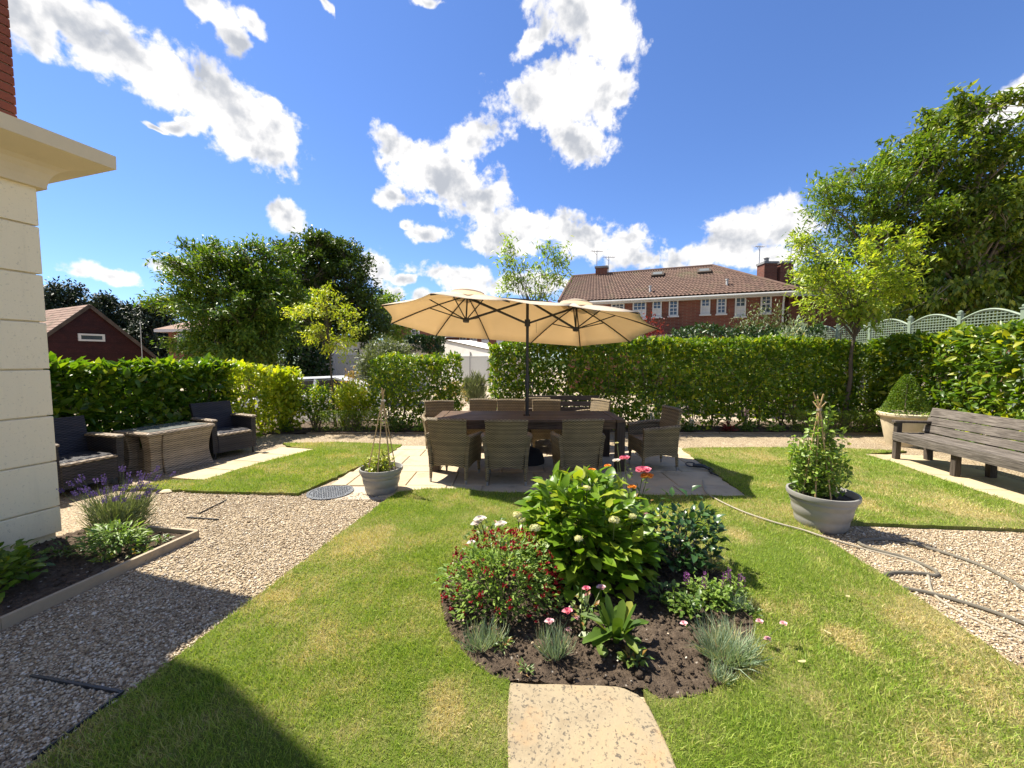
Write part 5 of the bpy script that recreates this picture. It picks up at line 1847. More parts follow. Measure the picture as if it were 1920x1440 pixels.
# ribs on each half, lower hubs, struts
low = {}
for s in (-1, 1):
    hubz = 0.015
    low[s] = loc(s * HX, 0, hubz)
    mb = MB(); mb.tube([loc(s * HX, 0, hubz - .03), loc(s * HX, 0, hubz + .02)], [.045, .05], 12); mb.tube([loc(s * HX, 0, PEAK - .06), loc(s * HX, 0, PEAK - .02)], .05, 12)
    mb.tube([loc(s * HX, 0, hubz), loc(s * HX, 0, PEAK - .04)], .012, 8)
    mb.build('hub', M['black_metal'], par)
    for x, y in half:
        x = x if s > 0 else -x
        pts = []
        for k in range(7):
            t = k / 6
            p = Vector((s * HX, 0, PEAK)).lerp(Vector((x, y, 0)), t); p.z += .03 * math.sin(math.pi * t) - .018
            pts.append(loc(*p))
        mb = MB(); mb.tube(pts, .010, 6); rb = mb.build('rib', M['black_metal'], par)
        q = Vector((s * HX, 0, PEAK)).lerp(Vector((x, y, 0)), .48); q.z += .005
        mb = MB(); mb.tube([low[s], loc(*q)], .009, 6); mb.build('strut', M['black_metal'], rb)
run = Vector((0, 0, 2.13))
mb = MB(); mb.tube([run - Vector((0, 0, .05)), run + Vector((0, 0, .05))], .042, 12); mb.build('runner', M['black_metal'], par)
topp = Vector((0, 0, 2.47))
for s in (-1, 1):
    for dy in (-.02, .02):
        mb = MB(); mb.bar(topp + Vector((s * .03, dy, -.02)), low[s] + Vector((0, dy, 0)), .016, .026); mb.build('arm', M['black_metal'], par)
        mb = MB(); mb.bar(run + Vector((s * .03, dy, 0)), loc(s * HX * .97, dy, PEAK - .05), .016, .026); mb.build('brace', M['black_metal'], par)
mb = MB(); mb.bar(topp + Vector((0, 0, .0)), loc(HX, 0, PEAK - .03), .03, .03); mb.bar(topp + Vector((0, 0, .0)), loc(-HX, 0, PEAK - .03), .03, .03); mb.build('ridge_bar', M['black_metal'], par)
# pull cord
mb = MB(); mb.tube([(.13, -.03, 2.15), (.132, -.03, 1.98)], .003, 5); mb.build('cord', M['hose_glare_twine'], par)

# ------------------------------------------------------------------ rattan lounge set on the left
RU = Vector((.28, .96, 0)); RN = Vector((.96, -.28, 0))
RZ = math.atan2(RN.y, RN.x) - math.pi / 2                # local +y is the facing direction


def make_lounge():
    ch = thing('rattan_armchair', (0, 0, 0), 'x', 'armchair')
    m = M['rattan_dark']
    def back(u, v):
        z = .16 + (.86 - .16) * v
        return ((u - .5) * (.56 + .05 * v), -.26 - .16 * v ** 1.2, z)
    MB().shell(back, 10, 14, .06).build('backrest', m, ch, smooth=True)
    for s in (-1, 1):
        def side(u, v, s=s):
            return (s * (.295 + .01 * v), -.30 + .58 * u, .10 + (.52 - .02 * u) * v)
        MB().shell(side, 8, 10, .075).build('arm_panel', m, ch, smooth=True)
        mb = MB(); mb.cbox((s * .305, -.01, .625), (.10, .62, .035), .012); mb.build('arm', M['rattan_grey'], ch)
        for y in (-.26, .25):
            mb = MB(); mb.tube([(s * .29, y, .12), (s * .29, y, 0)], .016, 6); mb.build('leg', M['black_metal'], ch)
    mb = MB(); mb.cbox((0, 0, .385), (.52, .54, .07), .02); mb.build('seat', M['rattan_dark'], ch)
    mb = MB(); mb.cbox((0, 0, 0), (.53, .05, .27), .012); o = mb.build('front_panel', M['rattan_dark'], ch); o.location = (0, .27, .235)
    mb = MB(); mb.cbox((0, .27, .385), (.53, .07, .035), .012); mb.build('seat_edge', M['rattan_grey'], ch)
    return ch


R0 = Vector((-4.92, 5.30, 0))                             # near front corner of the table on the ground
lp = make_lounge()
for i, (s, back, lab) in enumerate(((1.28, .30, 'dark rattan armchair at the far end of the rattan table'), (-.62, .30, 'dark rattan armchair beside the house wall, behind the lavender'))):
    c = lp if i == 0 else copy_tree(lp)
    p = R0 + RU * s - RN * back
    c.location = (p.x, p.y, .004); c.rotation_euler = (0, 0, RZ + (R(-10) if i == 0 else 0))
    c['label'] = lab; c['group'] = 'rattan lounge armchairs'
rt = thing('rattan_table', tuple(R0 + RU * .42 - RN * .33 + Vector((0, 0, .004))), 'grey rattan storage table with waisted corner pillars', 'table', rz=RZ)
m = M['rattan_grey']
RWd, RDp, RHt = .86, .66, .60                             # along local x, local y, height
def waist(z): return .045 * math.sin(math.pi * (z / RHt) ** .9)
for sx in (-1, 1):
    for sy in (-1, 1):
        V = []; zs_ = [k / 8 * (RHt - .04) for k in range(9)]
        for z in zs_:
            w = waist(z); x0, x1 = sx * (RWd / 2 - w + .02 * (z / RHt)), sx * (RWd / 2 - .16 - w * .3); y0, y1 = sy * (RDp / 2 - w + .02 * (z / RHt)), sy * (RDp / 2 - .18 - w * .3)
            V += [(x0, y0, z), (x1, y0, z), (x1, y1, z), (x0, y1, z)]
        F = [(i * 4 + k, i * 4 + (k + 1) % 4, i * 4 + 4 + (k + 1) % 4, i * 4 + 4 + k) for i in range(8) for k in range(4)] + [(0, 1, 2, 3), (32, 33, 34, 35)]
        mb = MB().add(V, F); mb.build('pillar', m, rt, bevel=.015)
mb = MB(); mb.box((0, 0, .17), (RWd - .26, RDp - .14, .34)); mb.build('shelf_box', M['rattan_grey'], rt)
def front_(u, v):
    z = v * (RHt - .045)
    return ((u - .5) * (RWd - .34), RDp / 2 + .012 - waist(z) * .9, z)
MB().shell(front_, 6, 10, .03).build('front_panel', m, rt, smooth=True)
def end_(u, v):
    z = v * (RHt - .045)
    return (-RWd / 2 - .008 + waist(z) * .9, (u - .5) * (RDp - .36), z)
MB().shell(end_, 6, 10, .03).build('end_panel', m, rt, smooth=True)
mb = MB(); mb.cbox((0, 0, RHt - .02), (RWd + .06, RDp + .06, .045), .015); mb.build('top', m, rt)
mb = MB(); mb.box((0, 0, RHt + .006), (RWd - .08, RDp - .08, .006)); mb.build('glass_top', M['roof_glass'], rt)

# ------------------------------------------------------------------ weathered bench on the right
BF = Vector((6.09, 6.24, .03)); bd = Vector((-.145, -.99, 0)).normalized()
brz = math.atan2(bd.y, bd.x) + math.pi / 2                # local -y runs along the bench towards us, local x away from the lawn
bench = thing('wooden_bench', tuple(BF), 'long weathered grey wooden bench on paving at the right', 'bench', rz=brz)
BL_ = 3.0
for y in (-.04, -.98, -1.96, -2.92):
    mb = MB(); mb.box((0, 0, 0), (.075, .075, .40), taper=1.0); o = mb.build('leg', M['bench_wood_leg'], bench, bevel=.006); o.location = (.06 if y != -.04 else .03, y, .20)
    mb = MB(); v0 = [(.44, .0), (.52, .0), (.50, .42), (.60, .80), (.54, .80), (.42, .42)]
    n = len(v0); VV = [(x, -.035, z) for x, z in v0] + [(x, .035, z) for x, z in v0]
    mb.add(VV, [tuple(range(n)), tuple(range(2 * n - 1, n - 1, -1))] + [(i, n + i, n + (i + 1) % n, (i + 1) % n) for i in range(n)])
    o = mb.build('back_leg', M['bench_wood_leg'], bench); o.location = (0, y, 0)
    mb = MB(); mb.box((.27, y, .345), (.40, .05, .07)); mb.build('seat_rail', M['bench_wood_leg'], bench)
mb = MB(); mb.cbox((.0, -BL_ / 2, .345), (.045, BL_ - .02, .10), .006); mb.build('apron', M['bench_wood'], bench)
for k, x in enumerate((.04, .155, .27, .385)):
    mb = MB(); mb.cbox((0, 0, 0), (.108, BL_, .03), .006); o = mb.build('seat_slat', M['bench_wood'], bench); o.location = (x, -BL_ / 2, .412 - .012 * math.sin(k))
for k, (z, h) in enumerate(((.750, .135), (.617, .118), (.495, .112))):
    t = (z - .42) / .38
    mb = MB(); mb.cbox((0, 0, 0), (.03, BL_ + .02, h), .008); o = mb.build('back_slat', M['bench_wood'], bench); o.location = (.415 + .125 * t, -BL_ / 2, z); o.rotation_euler = (0, R(16), 0)
for y in (-.04, -2.95):
    mb = MB(); mb.box((.03, y, .49), (.07, .07, .19)); mb.build('arm_post', M['bench_wood_leg'], bench)
    mb = MB(); mb.cbox((.24, y, .595), (.56, .085, .035), .006); mb.build('arm', M['bench_wood_leg'], bench)

# ------------------------------------------------------------------ pots
def ribbed_pot(name, c, rt_, rb, h, lab):
    t = thing(name, c, lab, 'plant pot')
    prof = [(.001, 0), (rb, 0)]
    n = 26
    for k in range(n + 1):
        z = k / n * (h - .045)
        rr_ = rb + (rt_ * .93 - rb) * (z / h) ** .85
        rr_ += .010 * (abs(math.sin(math.pi * (z / h) * 3.2))) ** .7 * (1 if z / h < .78 else .2)
        prof.append((rr_, z))
    prof += [(rt_ * .985, h - .042), (rt_, h - .02), (rt_ * .99, h), (rt_ * .93, h), (rt_ * .91, h - .02), (rt_ * .88, h - .05)]
    MB().lathe(prof, n=56).build('pot', M['pot_plastic'], t, smooth=True)
    V = [(0, 0, h - .05)]; F = []
    rr = random.Random(1)
    for k in range(24): V.append((rt_ * .89 * math.cos(k * .2618), rt_ * .89 * math.sin(k * .2618), h - .055 + rr.uniform(-.01, .01)))
    F = [(0, 1 + k, 1 + (k + 1) % 24) for k in range(24)]
    MB().add(V, F).build('compost', M['soil_in_pot'], t)
    return t


pl_c = G(709, 930); pr_c = G(1562, 1000)
potL = ribbed_pot('plant_pot', (pl_c.x, pl_c.y + .13, .004), .255, .165, .31, 'smaller grey ribbed pot with a cane wigwam beside the manhole cover')
potR = ribbed_pot('plant_pot', (pr_c.x, pr_c.y + .15, .004), .29, .185, .345, 'grey ribbed pot with leafy sweet peas at the corner of the right path')
for t in (potL, potR): t['group'] = 'grey ribbed pots'


def wigwam(c, r0, h, n, top_r, lab, z0, lean=(0, 0)):
    """canes tied together near the top"""
    t = thing('cane_wigwam', (c[0], c[1], z0), lab, 'plant support')
    for k in range(n):
        a = 6.2832 * k / n + .3
        x0, y0 = r0 * math.cos(a), r0 * math.sin(a)
        xk, yk = lean[0] * .86, lean[1] * .86
        tx, ty = lean[0] - top_r * math.cos(a + .4), lean[1] - top_r * math.sin(a + .4)
        mb = MB(); mb.tube([(x0, y0, 0), (xk + x0 * .06, yk + y0 * .06, h * .84), (tx, ty, h * (.97 + .05 * math.sin(k * 2.3)))], [.0065, .0055, .005], 6)
        mb.build('cane', M['cane'], t)
    mb = MB(); mb.tube([(lean[0] * .86 + .02 * math.cos(q * .5), lean[1] * .86 + .02 * math.sin(q * .5), h * .835 + .001 * q) for q in range(26)], .004, 5); mb.build('twine', M['hose_glare_twine'], t)
    return t


wigwam((pl_c.x, pl_c.y + .13), .17, 1.0, 7, .02, 'bamboo cane wigwam in the left grey pot', .26, (.04, 0))
wigwam((pr_c.x - .02, pr_c.y + .17), .14, .98, 7, .05, 'bamboo canes tied at the top in the right grey pot', .30, (-.04, 0))
# stone planter with clipped cone
pc = D(1701, 800, 7.25)
planter = thing('stone_planter', (pc.x, 7.3, .003), 'large pale stone planter behind the bench end', 'planter')
prof = [(.001, 0), (.27, 0), (.28, .04), (.29, .06), (.34, .30), (.385, .50), (.385, .52), (.42, .535), (.445, .56), (.445, .60), (.41, .615), (.36, .61), (.34, .56)]
MB().lathe(prof, n=48).build('bowl', M['cream_stone'], planter, smooth=True)
planter.scale = (.9, .9, 1)
mb = MB(); mb.lathe([(.001, .57), (.35, .565)], n=32); mb.build('compost', M['soil_in_pot'], planter)
for k in range(0): pass

# ------------------------------------------------------------------ hoses
def hose(name, pts, rad, mat, lab, seed=0, zf=None):
    P = []
    for i, p in enumerate(pts):
        g = G(1280 + p[0] * .375, 900 + p[1] * .375)
        z = .052 if (zf is None or zf(g)) else rad
        P.append(Vector((g.x, g.y, z)))
    mb = MB(); mb.tube(smooth_path(P, 7), rad, 8)
    return tag(mb.build(name, M[mat], smooth=True), lab, 'hose')


lawnside = lambda g: not (g.x > 2.58 + (g.y - 1.9) * .13 and g.y < 3.75)
hose('garden_hose', [(1790, 600), (1707, 555), (1600, 490), (1450, 420), (1200, 340), (1040, 305), (920, 306), (880, 318), (915, 340), (1020, 372), (1100, 392), (1200, 430), (1268, 468), (1262, 486), (1200, 476), (1080, 470), (1020, 478), (1006, 498), (1060, 538), (1250, 578), (1500, 652), (1707, 728), (1800, 770)],
     .0135, 'hose_grey', 'grey-brown garden hose looped on the right gravel path', zf=lawnside)
hose('garden_hose', [(100, 20), (112, 78), (180, 125), (300, 182), (450, 235), (600, 277), (710, 315), (910, 350), (1110, 402), (1195, 440), (1225, 480), (1248, 566), (1335, 636), (1500, 720), (1707, 806), (1800, 850)],
     .0085, 'hose_glare_twine', 'thin hose, paled in its colour for sun glare, running from the patio across the lawn', zf=lawnside)
g = G(1313, 882)
sp = thing('spray_gun', (g.x, g.y, .035), 'black hose spray gun lying on the patio corner', 'spray gun')
mb = MB(); mb.tube([(-.09, .04, .03), (-.02, .0, .035), (.06, -.02, .03)], [.026, .03, .022], 10); mb.build('barrel', M['black_plastic'], sp, smooth=True)
mb = MB(); mb.tube([(.02, -.01, .03), (.06, -.09, .02), (.05, -.14, .018)], [.018, .016, .014], 8); mb.build('handle', M['black_plastic'], sp, smooth=True)
mb = MB(); mb.tube([(-.10 + .07 * math.cos(a), .09 + .05 * math.sin(a), .03 + .02 * math.sin(a)) for a in [k * .4 for k in range(15)]], .009, 6); mb.build('loop', M['black_plastic'], sp, smooth=True)
mb = MB(); mb.tube(smooth_path([(.06, -.02, .03), (.12, -.05, .012), (.11, -.14, .012), (.04, -.22, .012), (.02, -.30, .012), (.04, -.42, .012)], 5), .010, 8); mb.build('lead', M['black_plastic'], sp, smooth=True)
mb = MB(); mb.tube([(.035, -.2, .012), (.02, -.28, .012)], .017, 8); mb.build('connector', M['black_plastic'], sp)


# ------------------------------------------------------------------ trees, hedges, shrubs
def limb_path(a, b, r, sag=.12, k=4):
    a, b = Vector(a), Vector(b); L = (b - a).length
    pts = []
    for i in range(k + 1):
        t = i / k
        p = a.lerp(b, t)
        p.z += L * sag * math.sin(math.pi * t) * .6
        if 0 < i < k: p += Vector((r.uniform(-1, 1), r.uniform(-1, 1), r.uniform(-1, 1))) * L * .035
        pts.append(p)
    return pts


def make_tree(name, base, label, blobs, leaf, nclus, per, crad, L, W, r0=.15, fork=.35, droop=.3, seed=1, limbs=26, bark='bark', kind='rhomb',
              lean=(0, 0), group=None, bias=2.2, spray=0.0, twigs=True, holes=.0, cat='tree', topfrac=.8, spikes=0, reach=.35):
    """blobs: (x, y, z, rx, ry, rz) in world metres; leaves grow in clusters on twigs"""
    r = np.random.default_rng(seed); pr = random.Random(seed)
    base = Vector(base)
    t = thing(name, tuple(base), label, cat, group)
    wts = np.array([b[3] * b[4] * b[5] for b in blobs]) ** .75; wts /= wts.sum()
    C = []
    for b, w in zip(blobs, wts):
        n = max(2, int(nclus * w))
        d = rdirs(n, r); rad = r.uniform(0, 1, (n, 1)) ** (1 / bias)
        C.append(np.array(b[:3]) + d * rad * np.array(b[3:6]))
    C = np.vstack(C)
    if spikes:                                           # branches that stick out past the crown
        E = []
        for k in range(spikes):
            b = blobs[int(r.choice(len(blobs), p=wts))]
            d = rdirs(1, r)[0]; d[2] = abs(d[2]) * .9 if r.uniform() < .75 else d[2] * .4
            q = 1 + r.uniform(.3, 1) * reach
            for f in np.linspace(.75, q, 5):
                E.append(np.array(b[:3]) + d * f * np.array(b[3:6]) + np.array([0, 0, -.10 * (f - .75) ** 2 * b[3]]) + r.normal(size=3) * crad * .15)
        C = np.vstack([C, np.array(E)])
    if holes: C = C[vnoise(C, 2.6 / max(crad * 3, .4), seed) > -1 + holes]
    topz = C[:, 2].max(); cx, cy = C[:, 0].mean(), C[:, 1].mean()
    th = topz - base.z
    # trunk and limbs
    mb = MB(); P = []; RR = []
    for i in range(7):
        f = i / 6
        p = Vector((base.x + (cx - base.x) * f ** 1.3 + lean[0] * f, base.y + (cy - base.y) * f ** 1.3 + lean[1] * f, base.z - .05 + th * topfrac * f))
        if i: p += Vector((pr.uniform(-1, 1), pr.uniform(-1, 1), 0)) * r0 * .6
        P.append(p); RR.append(r0 * (1.15 if i == 0 else 1 - .88 * f))
    mb.tube(P, RR, 8)
    idx = r.choice(len(C), size=min(limbs, len(C)), replace=False)
    for j in idx:
        c = Vector(C[j])
        f = min(max(fork + (1 - fork) * ((c.z - base.z) / th) * .62, fork), .93)
        k = f * 6; a = P[int(k)].lerp(P[min(int(k) + 1, 6)], k - int(k))
        rr = r0 * (1 - .88 * f) * .62
        mb.tube(limb_path(a, c, pr), [rr, rr * .75, rr * .5, rr * .3, rr * .12], 5, cap=False)
    if twigs:
        LC = C[idx]
        for c in C:
            q = LC[np.argmin(((LC - c) ** 2).sum(1))]
            if np.allclose(q, c): continue
            m = (q + c) / 2 + r.normal(size=3) * .05
            mb.tube([q, m, c], [r0 * .05 + .004, r0 * .04 + .003, .002], 3, cap=False)
    mb.build('trunk', M[bark], t, local=False, smooth=True)
    # leaves
    n = len(C) * per
    cc = np.repeat(C, per, 0)
    off = r.normal(size=(n, 3)) * crad * np.array([1, 1, .75])
    if spray:                                            # drawn-out hanging sprays
        sd = np.repeat(unit(C - np.array([cx, cy, C[:, 2].mean()])) * np.array([1, 1, .2]), per, 0)
        off = off * .55 + sd * (r.uniform(-.3, 1, (n, 1)) * spray)
        off[:, 2] -= .3 * spray * (np.abs(r.normal(size=n)) * .6)
    pos = cc + off
    outw = unit(pos - np.array([cx, cy, C[:, 2].mean() - .3 * th * .5]))
    ax = unit(outw * .8 + rdirs(n, r) * .9 + np.array([0, 0, -droop]))
    nr = unit(np.array([0, 0, 1.0]) * 1.0 + outw * .5 + rdirs(n, r) * .65)
    s = r.uniform(.65, 1.25, n)
    LB().add(pos, ax, nr, L * s, W * s, kind=kind, fold=.12, droop=.12).build('crown', M[leaf], t)
    return t


def make_hedge(name, label, path, half, hfn, leaf, dens, L, W, seed=1, low_gap=0.0, stems=.45, z0=.05, cat='hedge', wob=.10, group=None, kind='fold', inner=.25, base_z=0.0, singles=None, lowz=.75):
    """clipped hedge along a path; leaves on a rough shell, stems inside, thin near the ground"""
    r = np.random.default_rng(seed); pr = random.Random(seed)
    P = [np.array(p, float) for p in path]
    segs = [(a, b, np.linalg.norm(b - a)) for a, b in zip(P[:-1], P[1:])]
    tot = sum(s[2] for s in segs)
    t = thing(name, ((P[0][0] + P[-1][0]) / 2, (P[0][1] + P[-1][1]) / 2, base_z), label, cat, group)
    hm = np.mean([hfn(k / 10 * tot) for k in range(11)])
    area = tot * (2 * hm + 2 * half) + 2 * (2 * half * hm)
    n = int(area * dens)
    s = r.uniform(-half * .6, tot + half * .6, n)
    sc = np.clip(s, 0, tot); H = np.array([hfn(x) for x in sc])
    X = np.zeros((n, 2)); T = np.zeros((n, 2)); acc = 0
    for a, b, l in segs:
        k = (sc >= acc - 1e-6) & (sc <= acc + l + 1e-6)
        u = ((s[k] - acc) / l)[:, None]
        X[k] = a + (b - a) * u; T[k] = (b - a) / l
        acc += l
    Nn = np.stack([T[:, 1], -T[:, 0]], 1)
    # position round the cross-section: two sides, rounded top
    u = r.uniform(0, 2 * hm + 2 * half, n)
    side = np.where(u < hm, -1, np.where(u < hm + 2 * half, 0, 1))
    z = np.where(side == 0, H, np.where(side < 0, u / hm, (u - hm - 2 * half) / hm) * H)
    off = np.where(side == 0, (u - hm - half), side * half)
    deep = np.abs(r.normal(size=n)) * .07 + (r.uniform(size=n) < inner) * r.uniform(0, half, n)
    p3 = np.column_stack([X + Nn * off[:, None], z + base_z])
    bump = wob * vnoise(p3, 3.1, seed) + wob * .5 * vnoise(p3, 8, seed + 5)
    ends = np.clip((np.abs(s - tot / 2) - tot / 2) / (half * .6), 0, 1)
    off2 = np.where(side == 0, off, side * (half + bump - deep) * (1 - .5 * ends ** 2))
    zt = np.where(side == 0, H + bump * .8 - deep * .8, z)
    # round the shoulders
    sh = np.clip((zt / H - .86) / .14, 0, 1)
    off2 = np.where(side != 0, off2 * (1 - .28 * sh ** 2), off2)
    pos = np.column_stack([X + Nn * off2[:, None], zt + base_z + z0])
    keep = np.ones(n, bool)
    if low_gap:
        g = vnoise(pos * np.array([1, 1, 1.25]), 5.5, seed + 9) * .5 + vnoise(pos, 13, seed + 10) * .5
        thr = low_gap * np.clip((lowz - zt) / lowz, 0, 1) ** .55 * 2.6 - 1.05
        keep = g > thr
    pos, Nk, sd, off3, n = pos[keep], Nn[keep], side[keep], off2[keep], keep.sum()
    out = np.column_stack([Nk * np.sign(off3)[:, None] * (sd != 0)[:, None], (sd == 0) * 1.0])
    ax = unit(out * .55 + rdirs(n, r) * .8 + np.array([0, 0, .38]))
    nr = unit(out * .6 + np.array([0, 0, .75]) + rdirs(n, r) * .55)
    q = r.uniform(.42, 1.28, n)
    WW = W * q * r.uniform(.8, 1.15, n)
    rest = np.ones(n, bool)
    if singles:                                          # the 300 leaves that show largest
        cam_d_ = np.array([0, 0, CAM_H]) - pos; dist = np.linalg.norm(cam_d_, axis=1)
        infr = (np.abs(pos[:, 0] / pos[:, 1]) < 1.29) & (pos[:, 1] > 0)
        face = (out * cam_d_).sum(1) / dist + .35 * (out[:, 2] > .5)
        surf = (np.abs(off3) > half * .8) | (sd == 0)
        score = np.where(infr & surf & (face > .1), L * q / dist * (.6 + face), 0)
        pick = np.argsort(-score)[:300]
        rest[pick] = False
        single_leaves(t, pos[pick], ax[pick], nr[pick], L * q[pick], WW[pick], singles)
    LB().add(pos[rest], ax[rest], nr[rest], (L * q)[rest], WW[rest], kind=kind, fold=.14, droop=.2).build('foliage', M[leaf], t)
    # stems
    mb = MB(); d = 0.15
    while d < tot:
        a2 = 0
        for a, b, l in segs:
            if a2 <= d <= a2 + l: bx = a + (b - a) * (d - a2) / l
            a2 += l
        h = hfn(d)
        x0 = Vector((bx[0] + pr.uniform(-.1, .1), bx[1] + pr.uniform(-.12, .12), base_z - .02))
        for k in range(4):
            tip = x0 + Vector((pr.uniform(-.4, .4), pr.uniform(-half, half) * .9, h * pr.uniform(.6, .98)))
            mid = x0.lerp(tip, .45) + Vector((pr.uniform(-.06, .06), pr.uniform(-.06, .06), .05))
            mb.tube([x0, mid, tip], [.013, .009, .003], 5, cap=False)
            for q_ in range(2):
                e = mid + Vector((pr.uniform(-.35, .35), pr.uniform(-half, half), pr.uniform(.05, .4)))
                mb.tube([mid, e], [.005, .002], 3, cap=False)
        d += stems * pr.uniform(.8, 1.2)
    mb.build('stems', M['bark'], t, local=False)
    return t


def make_shrub(name, label, c, rx, ry, h, leaf, n, L, W, seed=1, clump=.22, cat='shrub', stems=7, group=None, kind='fold', z0=.12, gap=.35, up=.35):
    """loose shrub: leaves in tufts at the ends of stems, daylight between them"""
    r = np.random.default_rng(seed); pr = random.Random(seed)
    t = thing(name, tuple(c), label, cat, group)
    c = Vector(c)
    nt = max(6, int(n / 26))
    d = rdirs(nt, r); rad = r.uniform(.25, 1, (nt, 1)) ** .6
    tips = np.array(tuple(c)) + np.column_stack([d[:, :2] * rad * np.array([rx, ry]), z0 + (h - z0) * (.5 + .5 * d[:, 2] * rad[:, 0])])
    tips = tips[vnoise(tips, 5 / max(rx, .3), seed) > -1 + gap]
    mb = MB()
    for k, tp in enumerate(tips):
        b0 = c + Vector((pr.uniform(-.07, .07), pr.uniform(-.07, .07), 0)) * (rx / .4)
        b0.z -= .02
        m = b0.lerp(Vector(tp), .5) + Vector((0, 0, .06 * h))
        if k % 2 == 0 or k < stems * 2: mb.tube([b0, m, Vector(tp)], [.010, .006, .002], 4, cap=False)
    mb.build('stems', M['bark'], t, local=False)
    per = max(4, int(n / max(len(tips), 1)))
    pos = np.repeat(tips, per, 0) + r.normal(size=(len(tips) * per, 3)) * clump * np.array([.6, .6, .7])
    pos[:, 2] = np.maximum(pos[:, 2], c.z + .03)
    m_ = len(pos)
    out = unit(pos - np.array([c.x, c.y, c.z + h * .4]))
    ax = unit(out * .6 + rdirs(m_, r) * .8 + np.array([0, 0, up]))
    nr = unit(out * .4 + np.array([0, 0, .8]) + rdirs(m_, r) * .6)
    q = r.uniform(.6, 1.2, m_)
    LB().add(pos, ax, nr, L * q, W * q, kind=kind, fold=.14, droop=.2).build('foliage', M[leaf], t)
    return t


# far hedges along the garden
make_hedge('hedge', 'long laurel hedge behind the table, bright along its top', [(-.28, 9.0), (3.0, 9.05), (7.6, 9.1)], .36,
           lambda s: 1.86 + .10 * min(s / 1.2, 1) + .03 * math.sin(s * 2.1), 'laurel_leaf', 780, .122, .056, 3, low_gap=.40, stems=.42, inner=.5, lowz=.85, singles='laurel_leaf_single')
make_hedge('hedge', 'dark laurel hedge behind the rattan set at the left', [(-6.55, 4.2), (-5.86, 6.4), (-5.62, 7.4)], .34,
           lambda s: 1.47 + .02 * math.sin(s * 2), 'laurel_dark', 900, .15, .07, 4, low_gap=.0, inner=.6, singles='laurel_dark_single')
make_hedge('hedge', 'golden green laurel hedge run beside the far rattan armchair', [(-5.62, 7.55), (-5.35, 8.3), (-4.95, 8.75)], .33,
           lambda s: 1.46 - .10 * s, 'laurel_gold', 600, .12, .056, 5, low_gap=.22, inner=.4)
make_hedge('hedge', 'tall glossy laurel hedge behind the bench at the right', [(8.6, 9.0), (8.25, 7.0), (7.7, 3.4)], .38,
           lambda s: 1.95 + .04 * s, 'laurel_leaf', 560, .15, .068, 6, low_gap=.15, inner=.45, singles='laurel_leaf_single')
make_hedge('hedge', 'thin darker hedge behind the young tree trunk at the right', [(7.7, 9.15), (8.9, 9.2)], .30, lambda s: 1.80, 'laurel_leaf', 560, .115, .05, 61, low_gap=.36, inner=.4)
make_hedge('box_hedge', 'low clipped box hedge below the young yellow tree', [(-4.3, 8.62), (-3.0, 8.66)], .17, lambda s: .40, 'box_lit', 2600, .030, .016, 7, wob=.04, kind='rhomb', stems=.3)
for i, (x0, x1, yy) in enumerate(((6.12, 6.65, 8.42), (6.85, 7.35, 8.40), (7.5, 7.9, 8.38))):
    make_hedge('box_bush', ('clipped box bush behind the canes of the right pot', 'clipped box bush at the foot of the young tree trunk', 'clipped box bush beside the stone planter')[i],
               [(x0, yy), (x1, yy)], .19, lambda s: .47 - .05 * i * .5, 'box_lit', 2400, .030, .016, 70 + i, wob=.05, kind='rhomb', stems=.3, group='clipped box bushes', cat='bush')

# shrubs between the left and the far hedge
SH = 'loose laurel shrubs in the gap of the hedge'
make_shrub('laurel_shrub', 'upright laurel shrub just right of the golden hedge', (D(530, 800, 8.9).x, 8.9, 0), .40, .3, 1.36, 'laurel_gold', 2300, .10, .045, 11, .13, group=SH)
make_shrub('laurel_shrub', 'sparse laurel shrub in front of the white car', (D(590, 800, 8.9).x, 8.95, 0), .36, .3, 1.05, 'laurel_leaf', 1300, .095, .042, 12, .12, group=SH)
make_shrub('laurel_shrub', 'yellowish loose shrub right of the young yellow tree', (D(668, 800, 9.0).x, 9.0, 0), .42, .3, 1.12, 'laurel_gold', 1500, .095, .042, 13, .12, group=SH)
make_shrub('laurel_shrub', 'small golden shrub low beside the box hedge end', (D(640, 800, 9.2).x, 9.3, 0), .3, .25, .95, 'laurel_gold', 800, .09, .04, 14, .11, group=SH)
make_hedge('hedge', 'square-topped laurel block behind the left pot', [(D(715, 800, 8.95).x, 8.98), (D(848, 800, 8.95).x, 9.02)], .32, lambda s: 1.50 + .10 * min(s, 1), 'laurel_leaf', 900, .10, .047, 15, low_gap=.34, inner=.5, lowz=.8)
make_shrub('photinia', 'shrub with coppery new leaves by the young yellow tree', (D(650, 700, 10.5).x, 10.5, -.2), .6, .4, 1.55, 'photinia', 700, .09, .035, 16, .12)
make_shrub('round_bush', 'domed grey-green bush in front of the white wall', (D(728, 700, 18).x, 18, LOW), 1.35, 1.1, 2.85, 'grey_leaf', 9500, .16, .07, 17, .2, gap=.0, kind='rhomb')
make_shrub('ornamental_grass', 'tuft of tall pale grasses beside the drive', (D(890, 720, 16).x, 16, LOW), .45, .4, 1.25, 'lavender_leaf', 1600, .3, .02, 18, .12, kind='rhomb', up=1.6, gap=.1)
make_shrub('laurel_shrub', 'dry yellow-green shrub beside the tall grasses at the drive', (D(845, 720, 14).x, 14, LOW), .55, .4, 1.15, 'photinia', 900, .11, .045, 19, .13)
